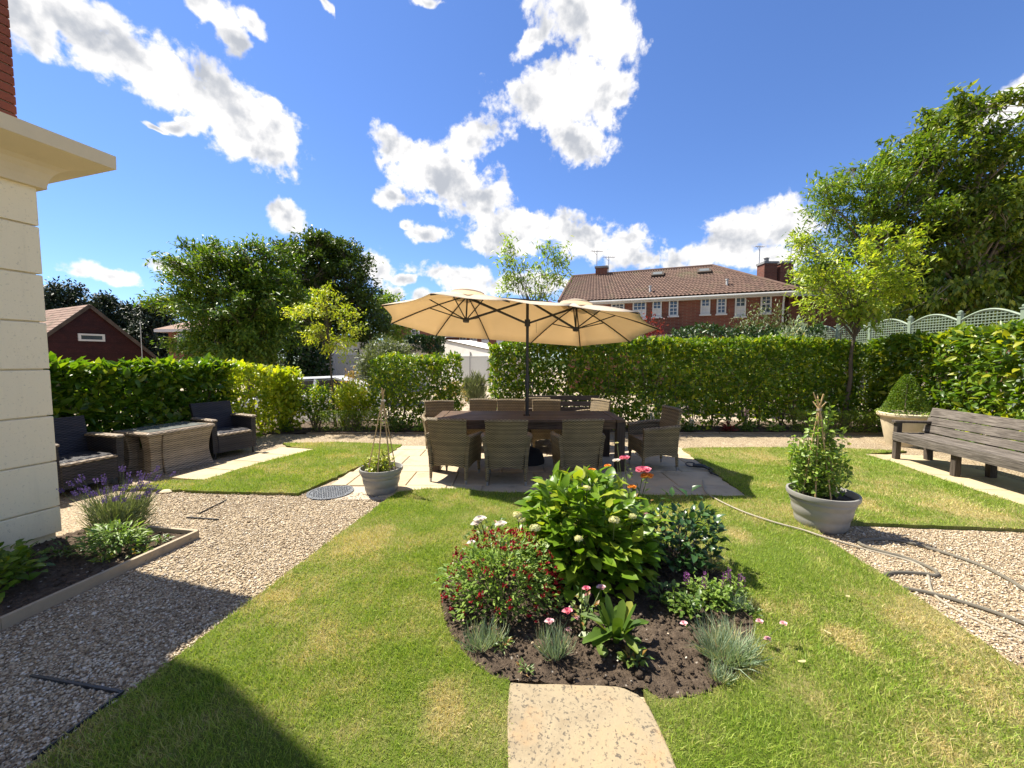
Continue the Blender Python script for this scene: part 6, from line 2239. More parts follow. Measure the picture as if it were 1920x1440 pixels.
# ivy masses on the white walls
make_hedge('ivy', 'dark ivy mound covering the top of the white lean-to', [(D(770, 640, 28.5).x, 28.4), (D(826, 640, 28.5).x, 28.2)], .45, lambda s: 1.15, 'ivy_leaf', 150, .24, .17, 20, kind='rhomb', base_z=D(800, 664, 28.4).z, cat='ivy', wob=.15, stems=3.0)
make_hedge('ivy', 'dark ivy hanging over the left end of the white wall', [(D(535, 640, 22.5).x, 23.0), (D(600, 640, 23).x, 23.6)], .5, lambda s: 2.95, 'ivy_leaf', 160, .24, .16, 21, kind='rhomb', base_z=LOW, cat='ivy', wob=.25, stems=1.5)

# young trees
yt = D(627, 700, 9.2)
make_tree('young_acacia', (yt.x, 9.2, 0), 'slender young tree with yellow-green feathery leaves left of the parasol', [
    (yt.x - .50, 9.2, 2.75, .50, .45, .22), (yt.x - .10, 9.2, 2.95, .30, .35, .40), (yt.x + .30, 9.2, 2.45, .28, .4, .45), (yt.x - .35, 9.2, 2.25, .42, .4, .25), (yt.x + .05, 9.15, 1.95, .35, .35, .35), (yt.x - .15, 9.2, 3.15, .15, .2, .18)],
    'acacia_leaf', 105, 26, .085, .085, .032, .035, .45, .5, 31, 20, kind='rhomb', spray=.25)
mt = D(1013, 700, 9.3)
make_tree('young_tree', (mt.x, 9.3, 0), 'sparse young tree rising above the parasol, seen against cloud', [
    (mt.x - .65, 9.3, 3.55, .42, .4, .65), (mt.x - .75, 9.3, 4.05, .22, .25, .45), (mt.x + .0, 9.3, 3.3, .45, .4, .55), (mt.x + .42, 9.3, 3.7, .28, .3, .75), (mt.x + .1, 9.3, 4.05, .2, .2, .45), (mt.x - .1, 9.3, 2.6, .5, .4, .45)],
    'pea_leaf', 150, 13, .085, .125, .042, .04, .35, .7, 32, 34, kind='rhomb')
rt_ = D(1588, 700, 8.75)
make_tree('young_robinia', (rt_.x, 8.75, 0), 'young tree with lime green leaves behind the right pot', [
    (rt_.x - .10, 8.75, 3.15, .85, .7, .80), (rt_.x + .50, 8.75, 3.45, .75, .65, .75), (rt_.x - .75, 8.75, 3.55, .38, .4, .75), (rt_.x + .25, 8.75, 2.65, .50, .5, .35), (rt_.x + 1.0, 8.7, 4.05, .40, .4, .45), (rt_.x + .5, 8.75, 4.35, .3, .3, .42), (rt_.x - 1.1, 8.7, 4.2, .18, .25, .5), (rt_.x + .9, 8.75, 3.1, .5, .5, .4)],
    'robinia_lime', 250, 22, .12, .12, .045, .06, .34, .45, 33, 40, kind='rhomb', spray=.25)

# big trees on the left
bt = D(446, 690, 18)
make_tree('feathery_tree', (bt.x + .5, 18, LOW), 'broad feathery green tree behind the golden hedge', [
    (bt.x + .2, 18, 3.6, 2.3, 2.0, 1.5), (bt.x - .6, 18, 5.3, 1.9, 1.7, 1.0), (bt.x + .9, 18, 5.9, 1.2, 1.3, 1.0), (bt.x - 1.8, 17.8, 4.3, 1.1, 1.0, .5), (bt.x - 1.1, 18, 6.2, .8, .8, .5), (bt.x + .1, 17.8, 2.2, 2.0, 1.6, 1.0), (bt.x + 1.3, 18, 4.4, 1.3, 1.3, 1.2)],
    'robinia_dark', 900, 32, .27, .21, .08, .16, .25, .35, 34, 44, spray=.6, spikes=70, reach=.5, holes=.15)
dt = D(612, 680, 27)
make_tree('dark_tree', (dt.x, 27, LOW), 'tall dense dark green tree behind the white wall', [
    (dt.x, 27, 6.6, 3.2, 2.6, 2.9), (dt.x - 1.0, 27, 8.3, 2.0, 2.0, 1.6), (dt.x + .9, 27, 8.3, 1.9, 2.0, 1.3), (dt.x + 1.9, 27, 5.5, 1.9, 2.0, 2.4), (dt.x - 1.9, 27, 5.2, 1.9, 2.0, 2.6), (dt.x, 26.8, 3.6, 3.3, 2.2, 2.2), (dt.x - .2, 27, 9.6, .9, .9, .7), (dt.x + 2.6, 27, 3.6, 1.5, 1.8, 2.0)],
    'tree_leaf_dark', 1250, 28, .32, .24, .12, .28, .25, .3, 35, 50, spray=.2, spikes=90, reach=.3, holes=.15)
make_tree('dark_tree', (D(500, 690, 23).x, 23, LOW), 'low dark tree filling the gap between the feathery tree and the tall dark tree', [
    (D(490, 640, 23).x, 23, 2.6, 2.0, 1.4, 2.2), (D(520, 600, 23).x, 23, 4.4, 1.5, 1.3, 1.6), (D(430, 640, 23).x, 23.2, 2.2, 1.8, 1.2, 1.9)], 'tree_leaf_dark', 420, 26, .28, .22, .12, .18, .2, .3, 55, 20)
make_tree('small_tree', (D(735, 690, 34).x, 34, LOW), 'bright green rounded tree right of the tall dark tree', [
    (D(735, 600, 34).x, 34, 4.6, 1.9, 1.8, 2.3), (D(720, 600, 34).x, 34, 6.3, 1.4, 1.3, 1.0)], 'robinia_leaf', 260, 24, .3, .26, .13, .2, .3, .3, 36, 20)
# conifers far left
for i, (px, pyt, dep, wd, lab) in enumerate(((115, 530, 42, 2.6, 'dark spreading cedar rising above the barn roof'), (195, 560, 40, 1.6, 'pointed dark conifer just right of the barn apex'),
                                             (245, 573, 43, 2.2, 'dark conifer in the middle of the row behind the barn'), (290, 575, 41, 2.4, 'dark rounded conifer at the right end of the row by the brick house'), (80, 540, 46, 3.0, 'dark conifer at the left edge beside the house corner'))):
    p = D(px, pyt, dep); H = p.z - LOW
    wd *= 1.5
    bl = [(p.x, dep, LOW + H * (.18 + .72 * k / 5), wd * (1.05 - .72 * k / 5) * (1 + .25 * math.sin(k * 2.3 + i)), wd * (1.05 - .72 * k / 5), H * .12) for k in range(6)]
    make_tree('conifer', (p.x, dep, LOW), lab, bl, 'conifer_leaf', 620, 26, .40, .40, .18, .25, .15, .15, 37 + i, 24, spikes=30, reach=.3, group='conifers behind the barn', cat='tree')
make_tree('conifer', (D(330, 680, 52).x, 52, LOW), 'far dark evergreen behind the small brick house', [(D(330, 640, 52).x, 52, 3.5, 3, 2.5, 3.2)], 'conifer_leaf', 160, 24, .4, .4, .2, .25, .2, .2, 49, 12)

# trees on the right
ra = D(1615, 600, 14.5)
make_tree('feathery_tree', (ra.x + .8, 14.5, LOW), 'light feathery tree with bare twigs above the young lime tree', [
    (ra.x - .5, 14.5, 7.1, 1.5, 1.3, 1.0), (ra.x + .9, 14.5, 8.0, 1.4, 1.3, .9), (ra.x + .5, 14.5, 6.3, 1.6, 1.4, 1.0), (ra.x - 1.5, 14.5, 5.4, .9, .9, .8), (ra.x + 1.7, 14.5, 8.6, .8, .9, .6), (ra.x - .9, 14.4, 4.6, 1.0, 1.0, .7), (ra.x - 1.2, 14.5, 8.0, .7, .7, .35)],
    'robinia_leaf', 330, 24, .19, .18, .062, .14, .35, .35, 51, 46, spray=.45, spikes=70, reach=.6, holes=.42)
rb = D(1800, 600, 14)
make_tree('walnut_tree', (rb.x, 14.2, LOW), 'big tree with drooping leaves above the trellis at the right', [
    (rb.x - .5, 14.2, 8.6, 1.7, 1.4, 1.5), (rb.x + .9, 14.2, 7.6, 1.9, 1.5, 1.5), (rb.x - .9, 14.2, 6.2, 1.7, 1.5, 1.5), (rb.x + .6, 14.0, 5.4, 2.2, 1.6, 1.6), (rb.x - 1.0, 14.0, 4.0, 1.5, 1.4, 1.4), (rb.x + 2.2, 14.2, 6.0, 1.5, 1.5, 2.0), (rb.x - .1, 14.2, 10.0, .9, .8, .7), (rb.x + 1.5, 14.2, 9.1, .7, .7, .6), (rb.x + .8, 13.9, 3.6, 2.0, 1.5, 1.1)],
    'tree_leaf', 760, 26, .25, .22, .095, .2, .22, .9, 52, 60, spray=.3, bark='bark_pale', spikes=90, reach=.5, holes=.2)
make_tree('broad_tree', (rb.x + 4.6, 14.5, LOW), 'dense green tree at the right edge behind the trellis', [
    (rb.x + 3.9, 14.5, 6.8, 1.8, 1.8, 2.0), (rb.x + 4.2, 14.5, 4.6, 2.3, 1.8, 1.8), (rb.x + 5.6, 14.5, 6.3, 1.8, 1.8, 2.2), (rb.x + 2.9, 14.6, 3.4, 1.8, 1.5, 1.3), (rb.x + 5.0, 14.3, 3.2, 2.0, 1.5, 1.3)],
    'tree_leaf', 620, 26, .25, .21, .10, .2, .22, .5, 53, 36, spray=.25, spikes=50, reach=.4, holes=.15)
make_tree('dark_tree', (D(1700, 640, 19).x, 19, LOW), 'dark shady tree low behind the trellis posts', [
    (D(1690, 600, 19).x, 19, 3.2, 2.2, 1.6, 2.0), (D(1760, 600, 19).x, 19, 4.4, 2.6, 1.8, 2.6), (D(1850, 600, 19).x, 19, 4.2, 2.6, 1.8, 2.6)], 'tree_leaf_dark', 380, 24, .3, .24, .13, .2, .2, .3, 54, 20)
# shrubs in front of the brick house
make_hedge('shrub_bank', 'dark clipped evergreen bank below the brick house', [(D(1285, 640, 15).x, 15.2), (D(1520, 640, 13.6).x, 13.8)], .7, lambda s: 2.95 + .12 * math.sin(s * 1.7), 'ivy_leaf', 240, .15, .09, 22, kind='rhomb', base_z=LOW, cat='shrubs', wob=.22, stems=1.0)
make_shrub('leafy_shrub', 'tall olive shrub in front of the brick house corner', (D(1440, 640, 15.5).x, 15.8, LOW), 1.55, .9, 4.1, 'grey_leaf', 4200, .15, .05, 23, .28, kind='rhomb', gap=.1)
make_shrub('leafy_shrub', 'slim green shrub against the brick house windows', (D(1320, 640, 17).x, 17.6, LOW), .75, .6, 3.95, 'robinia_leaf', 900, .15, .06, 24, .22, kind='rhomb')
make_shrub('leafy_shrub', 'olive green shrub left of the sage trellis end', (D(1515, 640, 15.5).x, 15.9, LOW), 1.0, .8, 3.75, 'grey_leaf', 2400, .15, .05, 25, .26, kind='rhomb', gap=.1)
make_shrub('silver_shrub', 'pale silver shrub growing out of the dark evergreen bank', (D(1478, 640, 13.5).x, 13.2, LOW), .55, .5, 3.25, 'dianthus_leaf', 1300, .14, .045, 26, .15, kind='rhomb', up=.9)
make_shrub('red_maple', 'dark red maple against the brick house windows', (D(1205, 640, 17).x, 17.2, LOW), .95, .7, 3.75, 'maple_red', 1000, .14, .07, 27, .22, kind='rhomb', gap=.45, z0=2.3)
make_shrub('red_maple', 'red-leaved bush showing above the parasol by the roof end', (D(1022, 640, 16).x, 16, LOW), .45, .4, 4.2, 'maple_red', 420, .13, .06, 28, .2, kind='rhomb', z0=3.4)
make_shrub('leafy_shrub', 'low evergreen shrub under the parasol\'s right end', (D(1240, 650, 15).x, 15.2, LOW), .8, .6, 2.55, 'ivy_leaf', 1500, .14, .08, 29, .2, kind='rhomb', gap=.1)
# clipped cone in the stone planter
r = np.random.default_rng(60)
cone = thing('box_cone', (planter.location.x, planter.location.y, .56), 'clipped dark green box cone in the stone planter', 'topiary')
n = 5200
u = r.uniform(0, 1, n) ** .75; a = r.uniform(0, 6.283, n); rad = .36 * np.clip(1 - (1 - u) * .97, .02, 1) ** .72 * (1 + .06 * np.sin(a * 5 + u * 9)); zz = .58 + .74 * (1 - u)
rad *= 1 - np.abs(r.normal(size=n)) * .06
pos = np.column_stack([planter.location.x + rad * np.cos(a), planter.location.y + rad * np.sin(a), zz])
out = np.column_stack([np.cos(a), np.sin(a), np.full(n, .5)])
LB().add(pos, unit(out + rdirs(n, r) * .8), unit(np.array([0, 0, .7]) + rdirs(n, r)), r.uniform(.018, .032, n), r.uniform(.012, .018, n), kind='rhomb').build('foliage', M['box_leaf'], cone)
mb = MB(); mb.tube([(0, 0, -.02), (0, 0, .6)], [.02, .008], 6); mb.build('stem', M['bark'], cone)
iv = thing('trailing_plant', (planter.location.x, planter.location.y, .57), 'trailing pale foliage round the planter rim', 'plant')
n = 420; a = r.uniform(0, 6.283, n)
pos = np.column_stack([planter.location.x + r.uniform(.27, .44, n) * np.cos(a), planter.location.y + r.uniform(.27, .44, n) * np.sin(a), r.uniform(.59, .66, n)])
LB().add(pos, unit(np.column_stack([np.cos(a), np.sin(a), np.full(n, .2)]) + rdirs(n, r) * .6), rdirs(n, r) + np.array([0, 0, 1]), r.uniform(.02, .04, n), r.uniform(.012, .02, n), kind='rhomb').build('foliage', M['pea_leaf'], iv)


# ------------------------------------------------------------------ flower bed and pot plants
def flower_ball(mbl, c, rad, n, L, seed=0, flat=.7):
    """mop-head of petals"""
    r = np.random.default_rng(seed)
    d = rdirs(n, r); d[:, 2] = np.abs(d[:, 2]) * 1.0 - .25
    pos = np.array(tuple(c)) + unit(d) * rad * np.array([1, 1, flat]) * .85
    ax = unit(np.cross(d, rdirs(n, r)) + d * .3)
    mbl.add(pos - ax * L * .5, ax, d, np.full(n, L) * r.uniform(.8, 1.2, n), np.full(n, L * .95), kind='rhomb', fold=.15, droop=.1)


def rose_head(mbl, c, rad, seed=0, n=26):
    r = np.random.default_rng(seed)
    k = np.arange(n); t = (k + .5) / n
    a = k * 2.4; el = R(80) * (1 - t) + R(5) * t
    d = np.column_stack([np.cos(a) * np.cos(el), np.sin(a) * np.cos(el), np.sin(el)])
    pos = np.array(tuple(c)) + d * rad * .35 * t[:, None]
    nr = unit(np.column_stack([-np.cos(a) * np.sin(el), -np.sin(a) * np.sin(el), np.cos(el)]) + rdirs(n, r) * .2)
    L = rad * (.55 + .6 * t)
    mbl.add(pos, d, nr, L, L * 1.15, kind='fold', fold=.35, droop=-.12)


def bush_plant(name, label, c, rx, ry, h, mat, n, L, W, seed, cat='plant', z0=.03, kind='fold', stems=10, stem_mat='stem_green', shell=.45, up=.35, droop=.25, fold=.15, group=None, lean=(0, 0), low=0.15, singles=None):
    """rounded leafy plant: leaves mostly near the surface of a dome"""
    r = np.random.default_rng(seed); pr = random.Random(seed)
    c = Vector(c); t = thing(name, tuple(c), label, cat, group)
    d = rdirs(n, r); d[:, 2] = np.abs(d[:, 2]) ** .9 * 1.0
    rad = 1 - shell * r.uniform(0, 1, n) ** 1.4
    wob = 1 + .14 * vnoise(d * 3, 1.7, seed)
    low_ = r.uniform(size=n) < low
    zz = np.where(low_, r.uniform(.1, .5, n), d[:, 2] * rad * wob)
    pos = np.column_stack([c.x + d[:, 0] * rx * rad * wob + lean[0] * zz, c.y + d[:, 1] * ry * rad * wob + lean[1] * zz, c.z + z0 + h * zz])
    out = unit(np.column_stack([d[:, 0], d[:, 1], d[:, 2] * .8 + .1]))
    ax = unit(out * np.array([1, 1, .35]) + rdirs(n, r) * .55 + np.array([0, 0, up]))
    nr = unit(np.array([0, 0, 1.0]) + out * .55 + rdirs(n, r) * .35)
    s = r.uniform(.65, 1.2, n)
    rest = np.ones(n, bool)
    if singles:
        cd = np.array([0, 0, CAM_H]) - pos; dist = np.linalg.norm(cd, axis=1)
        pick = np.argsort(-(s / dist) * ((out * cd).sum(1) / dist + .3) * (rad > .72))[:300]
        rest[pick] = False
        single_leaves(t, pos[pick], ax[pick], nr[pick], L * s[pick], W * s[pick], singles)
    LB().add(pos[rest], ax[rest], nr[rest], (L * s)[rest], (W * s)[rest], kind=kind, fold=fold, droop=droop).build('foliage', M[mat], t)
    mb = MB()
    for k in range(stems):
        a = pr.uniform(0, 6.28); q = pr.uniform(.3, .85)
        tip = Vector((c.x + math.cos(a) * rx * q, c.y + math.sin(a) * ry * q, c.z + h * pr.uniform(.5, .9)))
        b0 = c + Vector((math.cos(a), math.sin(a), 0)) * rx * .12
        mb.tube([b0, b0.lerp(tip, .5) + Vector((0, 0, .05 * h)), tip], [.005, .004, .002], 5, cap=False)
    if stems: mb.build('stems', M[stem_mat], t, local=False)
    return t


BZ = .035
# hydrangea
hy = bush_plant('hydrangea', 'big bright green hydrangea with cream flower heads in the round bed', (0.54, 2.93, BZ), .51, .44, .67, 'hydrangea_leaf', 1450, .118, .072, 101, z0=.02, stems=16, shell=.5, up=.25, droop=.3, low=.14, singles='hydrangea_leaf_single')
for i, (px, py, dp, rr) in enumerate(((1003, 990, 2.58, .042), (970, 965, 2.72, .036), (978, 975, 2.70, .030), (1152, 975, 2.52, .040), (1085, 1010, 2.50, .030), (1100, 915, 2.75, .03), (1186, 968, 2.65, .028))):
    lb = LB(); flower_ball(lb, D(px, py, dp), rr, 110, .017, 110 + i, .55); lb.build('flower_head', M['petal_cream'], hy)
    p = D(px, py, dp); mb = MB(); mb.tube([p, p + Vector((.02, .1, -.18))], [.004, .005], 5); mb.build('flower_stalk', M['stem_green'], hy, local=False)
lb = LB(); flower_ball(lb, D(1213, 968, 2.85), .03, 60, .018, 131, .8); lb.build('flower_head', M['petal_pale_pink'], hy)
# red salvia
sv = bush_plant('salvia', 'bushy plant covered in small dark red flowers, left in the round bed', (-.06, 2.48, BZ), .37, .30, .40, 'salvia_leaf', 2300, .042, .019, 102, stems=22, shell=.4, kind='rhomb', up=.4)
r = np.random.default_rng(103); n = 190
d = rdirs(n, r); d[:, 2] = np.abs(d[:, 2]); pos = np.array([-.06, 2.48, BZ + .03]) + d * np.array([.39, .32, .43]) * (1 + .04 * r.normal(size=(n, 1)))
for part in range(19):
    lb = LB()
    for k in range(part * 10, part * 10 + 10):
        m = 7
        lb.add(np.repeat(pos[k:k + 1], m, 0) + r.normal(size=(m, 3)) * .006, rdirs(m, r), rdirs(m, r), r.uniform(.013, .022, m), r.uniform(.010, .016, m), kind='rhomb')
    tag(lb.build('flower_cluster', M['petal_red'], sv), kind='stuff')
lb = LB(); q = D(985, 1010, 2.62); m = 300
lb.add(np.array(tuple(q)) + r.normal(size=(m, 3)) * np.array([.055, .06, .03]), rdirs(m, r), rdirs(m, r), r.uniform(.010, .018, m), r.uniform(.008, .013, m), kind='rhomb')
lb.build('flower_cluster', M['petal_red'], sv)
# white rose behind it
wr_ = bush_plant('white_rose', 'pale rose bush with white blooms behind the red salvia', (-.19, 2.98, BZ), .22, .18, .33, 'rose_leaf_light', 260, .045, .028, 104, stems=9, kind='rhomb', shell=.8)
for i, (px, py, dp, rr) in enumerate(((901, 974, 2.95, .035), (940, 983, 2.9, .032), (884, 1017, 2.8, .022), (893, 982, 2.93, .028))):
    lb = LB(); rose_head(lb, D(px, py, dp) + Vector((0, 0, -.01)), rr * 1.15, 120 + i); lb.build('bloom', M['petal_white'], wr_)
    p = D(px, py, dp); mb = MB(); mb.tube([Vector((-.19, 2.98, BZ)), p.lerp(Vector((-.19, 2.98, BZ)), .4) + Vector((0, 0, .05)), p], [.005, .004, .003], 5); mb.build('cane', M['stem_green'], wr_, local=False)
# pink and orange rose at the back
pr_ = bush_plant('pink_rose', 'tall rose with pink and orange blooms behind the hydrangea', (1.02, 3.28, BZ), .22, .2, .56, 'rose_leaf_light', 330, .05, .032, 105, stems=10, kind='rhomb', shell=.9)
for i, (px, py, dp, rr, mt_) in enumerate(((1172, 858, 3.3, .035, 'petal_pink'), (1207, 882, 3.2, .05, 'petal_pink'), (1214, 893, 3.17, .042, 'petal_orange'), (1186, 912, 3.2, .030, 'petal_orange'), (1110, 880, 3.3, .026, 'petal_orange'), (1140, 872, 3.3, .024, 'petal_orange'), (1156, 862, 3.3, .026, 'petal_white'), (1157, 828, 3.35, .012, 'petal_cream'))):
    lb = LB(); rose_head(lb, D(px, py, dp) + Vector((0, 0, -.015)), rr * 1.1, 140 + i); lb.build('bloom', M[mt_], pr_)
    p = D(px, py, dp); mb = MB(); mb.tube([Vector((1.0, 3.28, BZ)), p.lerp(Vector((1.0, 3.28, BZ)), .35), p], [.006, .004, .003], 5); mb.build('cane', M['stem_green'], pr_, local=False)
# dark glossy rose at the right
dr = bush_plant('rose_bush', 'dark glossy leaved rose bush right of the hydrangea, without flowers', (1.24, 2.95, BZ), .34, .26, .50, 'rose_leaf', 420, .075, .045, 106, stems=12, stem_mat='bark', shell=.8, droop=.3, lean=(.15, 0))
for i, (px, py) in enumerate(((1330, 975), (1300, 960), (1338, 1005), (1270, 965))):
    p = D(px, py, 2.95); mb = MB(); mb.tube([Vector((1.3, 2.95, .1)), p.lerp(Vector((1.3, 2.95, .1)), .4) + Vector((0, 0, .03)), p], [.006, .004, .002], 5); mb.build('shoot', M['bark'], dr, local=False)
    lb = LB(); rr = np.random.default_rng(150 + i); m = 9
    lb.add(np.array(tuple(p)) + rr.normal(size=(m, 3)) * .03, rdirs(m, rr) + np.array([.3, 0, -.3]), rdirs(m, rr) + np.array([0, 0, 1]), rr.uniform(.05, .08, m), rr.uniform(.03, .045, m)); lb.build('leaflet', M['rose_leaf'], dr)
# small pink rose in front
g = G(1092, 1192)
sr = bush_plant('small_rose', 'small rose with soft pink blooms in front of the hydrangea', (g.x, g.y, BZ), .10, .08, .26, 'rose_leaf_light', 60, .035, .022, 107, stems=6, kind='rhomb', shell=.9)
for i, (px, py, dp, rr) in enumerate(((1065, 1146, 2.22, .026), (1081, 1157, 2.2, .018), (1128, 1101, 2.35, .024), (1100, 1103, 2.34, .022), (1103, 1115, 2.33, .018), (1066, 1180, 2.2, .018))):
    lb = LB(); rose_head(lb, D(px, py, dp) + Vector((0, 0, -.01)), rr, 160 + i, 18); lb.build('bloom', M['petal_pink' if i in (0, 3, 4) else 'petal_pale_pink'], sr)
    p = D(px, py, dp); b0 = Vector((g.x, g.y, BZ)); mb = MB(); mb.tube([b0, b0.lerp(p, .6) + Vector((.01, 0, .02)), p], [.004, .003, .002], 5); mb.build('stalk', M['stem_green'], sr, local=False)


# broad-leaved rosette: single big leaves
def rosette(name, label, c, n, L0, W0, mat, seed, cat='plant', upr=1.1):
    t = thing(name, tuple(c), label, cat); pr = random.Random(seed)
    for k in range(n):
        a = 2.4 * k + pr.uniform(-.3, .3); up = upr * (1 - k / n) + .15
        L = L0 * pr.uniform(.75, 1.15); W = W0 * pr.uniform(.8, 1.15)
        d = Vector((math.cos(a), math.sin(a), 0))
        V = []; F = []
        for i in range(11):
            q = i / 10
            w = W * (.22 + .78 * q ** .6) * math.sqrt(max(1 - q ** 6, .012)) * (1 + .06 * math.sin(i * 2.1 + k))
            out = L * q * math.cos(math.atan(up)) + L * .18 * q ** 2
            z = L * q * math.sin(math.atan(up)) - L * .42 * q ** 2.6 * (1.2 - .5 * up)
            p = d * (.01 + out) + Vector((0, 0, .01 + max(z, -.0 + .004 * k)))
            sd = Vector((-d.y, d.x, 0))
            V += [tuple(p + sd * w / 2 + Vector((0, 0, w * .22))), tuple(p), tuple(p - sd * w / 2 + Vector((0, 0, w * .22)))]
        for i in range(10):
            for j in range(2): F.append((i * 3 + j, i * 3 + j + 1, i * 3 + 4 + j, i * 3 + 3 + j))
        V = [(x, y, z + pr.uniform(-.003, .003)) for x, y, z in V]
        MB().add(V, F).build('leaf', M[mat], t, smooth=True)
    return t


g = G(1155, 1222)
rosette('foxglove', 'clump of broad upright green leaves at the front of the round bed', (g.x, g.y, BZ), 26, .185, .062, 'primula_leaf', 1, upr=3.4)
g = G(1128, 1222)
rosette('seedling', 'pale ragged leaf lying flat beside the broad-leaved clump', (g.x - .02, g.y, BZ), 3, .09, .07, 'rose_leaf_light', 2, upr=.5)


def tuft(name, label, c, n, h, spread, W, mat, seed, cat='plant', droop=.3, group=None):
    r = np.random.default_rng(seed)
    t = thing(name, tuple(c), label, cat, group)
    a = r.uniform(0, 6.283, n); q = r.uniform(0, 1, n) ** .6
    pos = np.column_stack([c[0] + np.cos(a) * spread * .45 * q, c[1] + np.sin(a) * spread * .45 * q, np.full(n, c[2])])
    ax = np.column_stack([np.cos(a) * q * spread / h * 1.1, np.sin(a) * q * spread / h * 1.1, np.ones(n)]) + r.normal(size=(n, 3)) * .18
    L = h * r.uniform(.6, 1.2, n)
    LB().add(pos, ax, np.column_stack([np.cos(a), np.sin(a), np.full(n, .2)]) + rdirs(n, r) * .5, L, np.full(n, W), kind='blade', droop=droop).build('blades', M[mat], t)
    return t


def bloom_on(t, p, base, rad, mat, seed, stalk='stem_green', n=18):
    lb = LB(); rose_head(lb, p, rad, seed, n); lb.build('bloom', M[mat], t)
    mb = MB(); mb.tube([base, base.lerp(p, .55) + Vector((.004, 0, .006)), p + Vector((0, 0, -.003))], [.0022, .002, .0018], 5); mb.build('stalk', M[stalk], t, local=False)


PK = 'grey-leaved pinks in the round bed'
g = G(1040, 1240); g.z = BZ
d1 = tuft('pink_plant', 'grey-green tuft with one pale pink bloom at the front of the bed', g, 190, .15, .11, .0045, 'dianthus_leaf', 201, group=PK)
bloom_on(d1, D(1031, 1168, 2.05), g, .022, 'petal_pale_pink', 210)
g = G(900, 1225); g.z = BZ
tuft('pink_plant', 'grey-green tuft below the red salvia at the left rim', g, 130, .14, .11, .0045, 'dianthus_leaf', 202, group=PK)
g2 = G(925, 1215); g2.z = BZ
tuft('pink_plant', 'shaded grey tuft just under the red salvia', g2, 70, .13, .09, .0045, 'dianthus_leaf', 203, group=PK)
g = G(1362, 1240); g.z = BZ
d2 = tuft('pink_plant', 'wide blue-grey tuft with dead straw at the right front of the bed', g, 560, .16, .21, .0045, 'dianthus_leaf', 204, group=PK)
tuft('pink_plant', 'small blue-grey tuft at the very front right rim of the bed', Vector((G(1350, 1285).x, G(1350, 1285).y, BZ)), 110, .09, .08, .0045, 'dianthus_leaf', 207, group=PK)
for i, (px, py, bx, by) in enumerate(((1283, 1171, 1308, 1225), (1425, 1167, 1400, 1215), (1470, 1171, 1435, 1215), (1440, 1200, 1420, 1220))):
    b0 = G(bx, by); b0.z = BZ + .02
    bloom_on(d2, D(px, py, b0.y - .02), b0, .017, 'petal_pale_pink', 220 + i)
g = G(1382, 1150); g.z = BZ
tuft('pink_plant', 'small grey tuft near the purple spikes', g, 130, .11, .10, .0045, 'dianthus_leaf', 205, group=PK)
# purple spikes, leafy greens
for i, (px, py, lab) in enumerate(((1305, 1100, 'plant with bright purple flower spikes at the right of the bed'), (1376, 1105, 'plant with thin dusky purple spikes at the right rim of the bed'))):
    g = G(px, py + 30); g.z = BZ
    t = bush_plant('salvia_spike', lab, g, .09, .08, .12, 'salvia_leaf', 90, .045, .016, 230 + i, kind='rhomb', stems=4, shell=.9)
    rr = np.random.default_rng(240 + i)
    for k in range(4 if i == 0 else 5):
        p = g + Vector((rr.uniform(-.08, .08), rr.uniform(-.04, .04), 0)); H = rr.uniform(.14, .24)
        mb = MB(); mb.tube([p, p + Vector((0, 0, H))], [.003, .0015], 5); mb.build('stalk', M['stem_green'], t, local=False)
        m = 46; zz = rr.uniform(.5, 1, m) * H; a = rr.uniform(0, 6.3, m); w = .009 * (1.3 - zz / H)
        lb = LB(); lb.add(np.column_stack([p.x + np.cos(a) * w, p.y + np.sin(a) * w, p.z + zz]), np.column_stack([np.cos(a), np.sin(a), np.full(m, .8)]), rdirs(m, rr), np.full(m, .012), np.full(m, .008), kind='rhomb')
        lb.build('flower_spike', M['petal_purple'], t)
for i, (px, py, rx, h, n, mt_, lab) in enumerate(((1290, 1150, .13, .13, 130, 'weed_leaf', 'low leafy green plant in the shade right of the broad-leaved clump'),
                                                  (1340, 1130, .16, .14, 210, 'salvia_leaf', 'twiggy pale green plant below the purple spikes'),
                                                  (1250, 1130, .13, .12, 80, 'weed_leaf', 'dark low plant in the hydrangea shade'),
                                                  (1190, 1245, .06, .07, 60, 'rose_leaf_light', 'tiny weed near the stone slab end of the bed'),
                                                  (1415, 1155, .06, .05, 40, 'weed_leaf', 'small green weed at the right lawn edge of the bed'),
                                                  (985, 1263, .035, .04, 26, 'rose_leaf_light', 'tiny seedling with a yellow leaf at the bed front'),
                                                  (945, 1215, .05, .05, 40, 'rose_leaf_light', 'small yellowish weed beside the left grey tufts'))):
    g = G(px, py + 12); g.z = BZ
    bush_plant('low_plant', lab, g, rx, rx * .8, h, mt_, n, .045 if n > 50 else .03, .026 if n > 50 else .012, 250 + i, kind='fold' if n > 70 else 'rhomb', stems=3, shell=.9, z0=.01, group='small filler plants in the bed')
g = G(1330, 1075); g.z = BZ
tuft('dry_grass', 'dry straw-coloured stems at the back right of the bed', g, 120, .14, .16, .003, 'dry_stalk', 260)

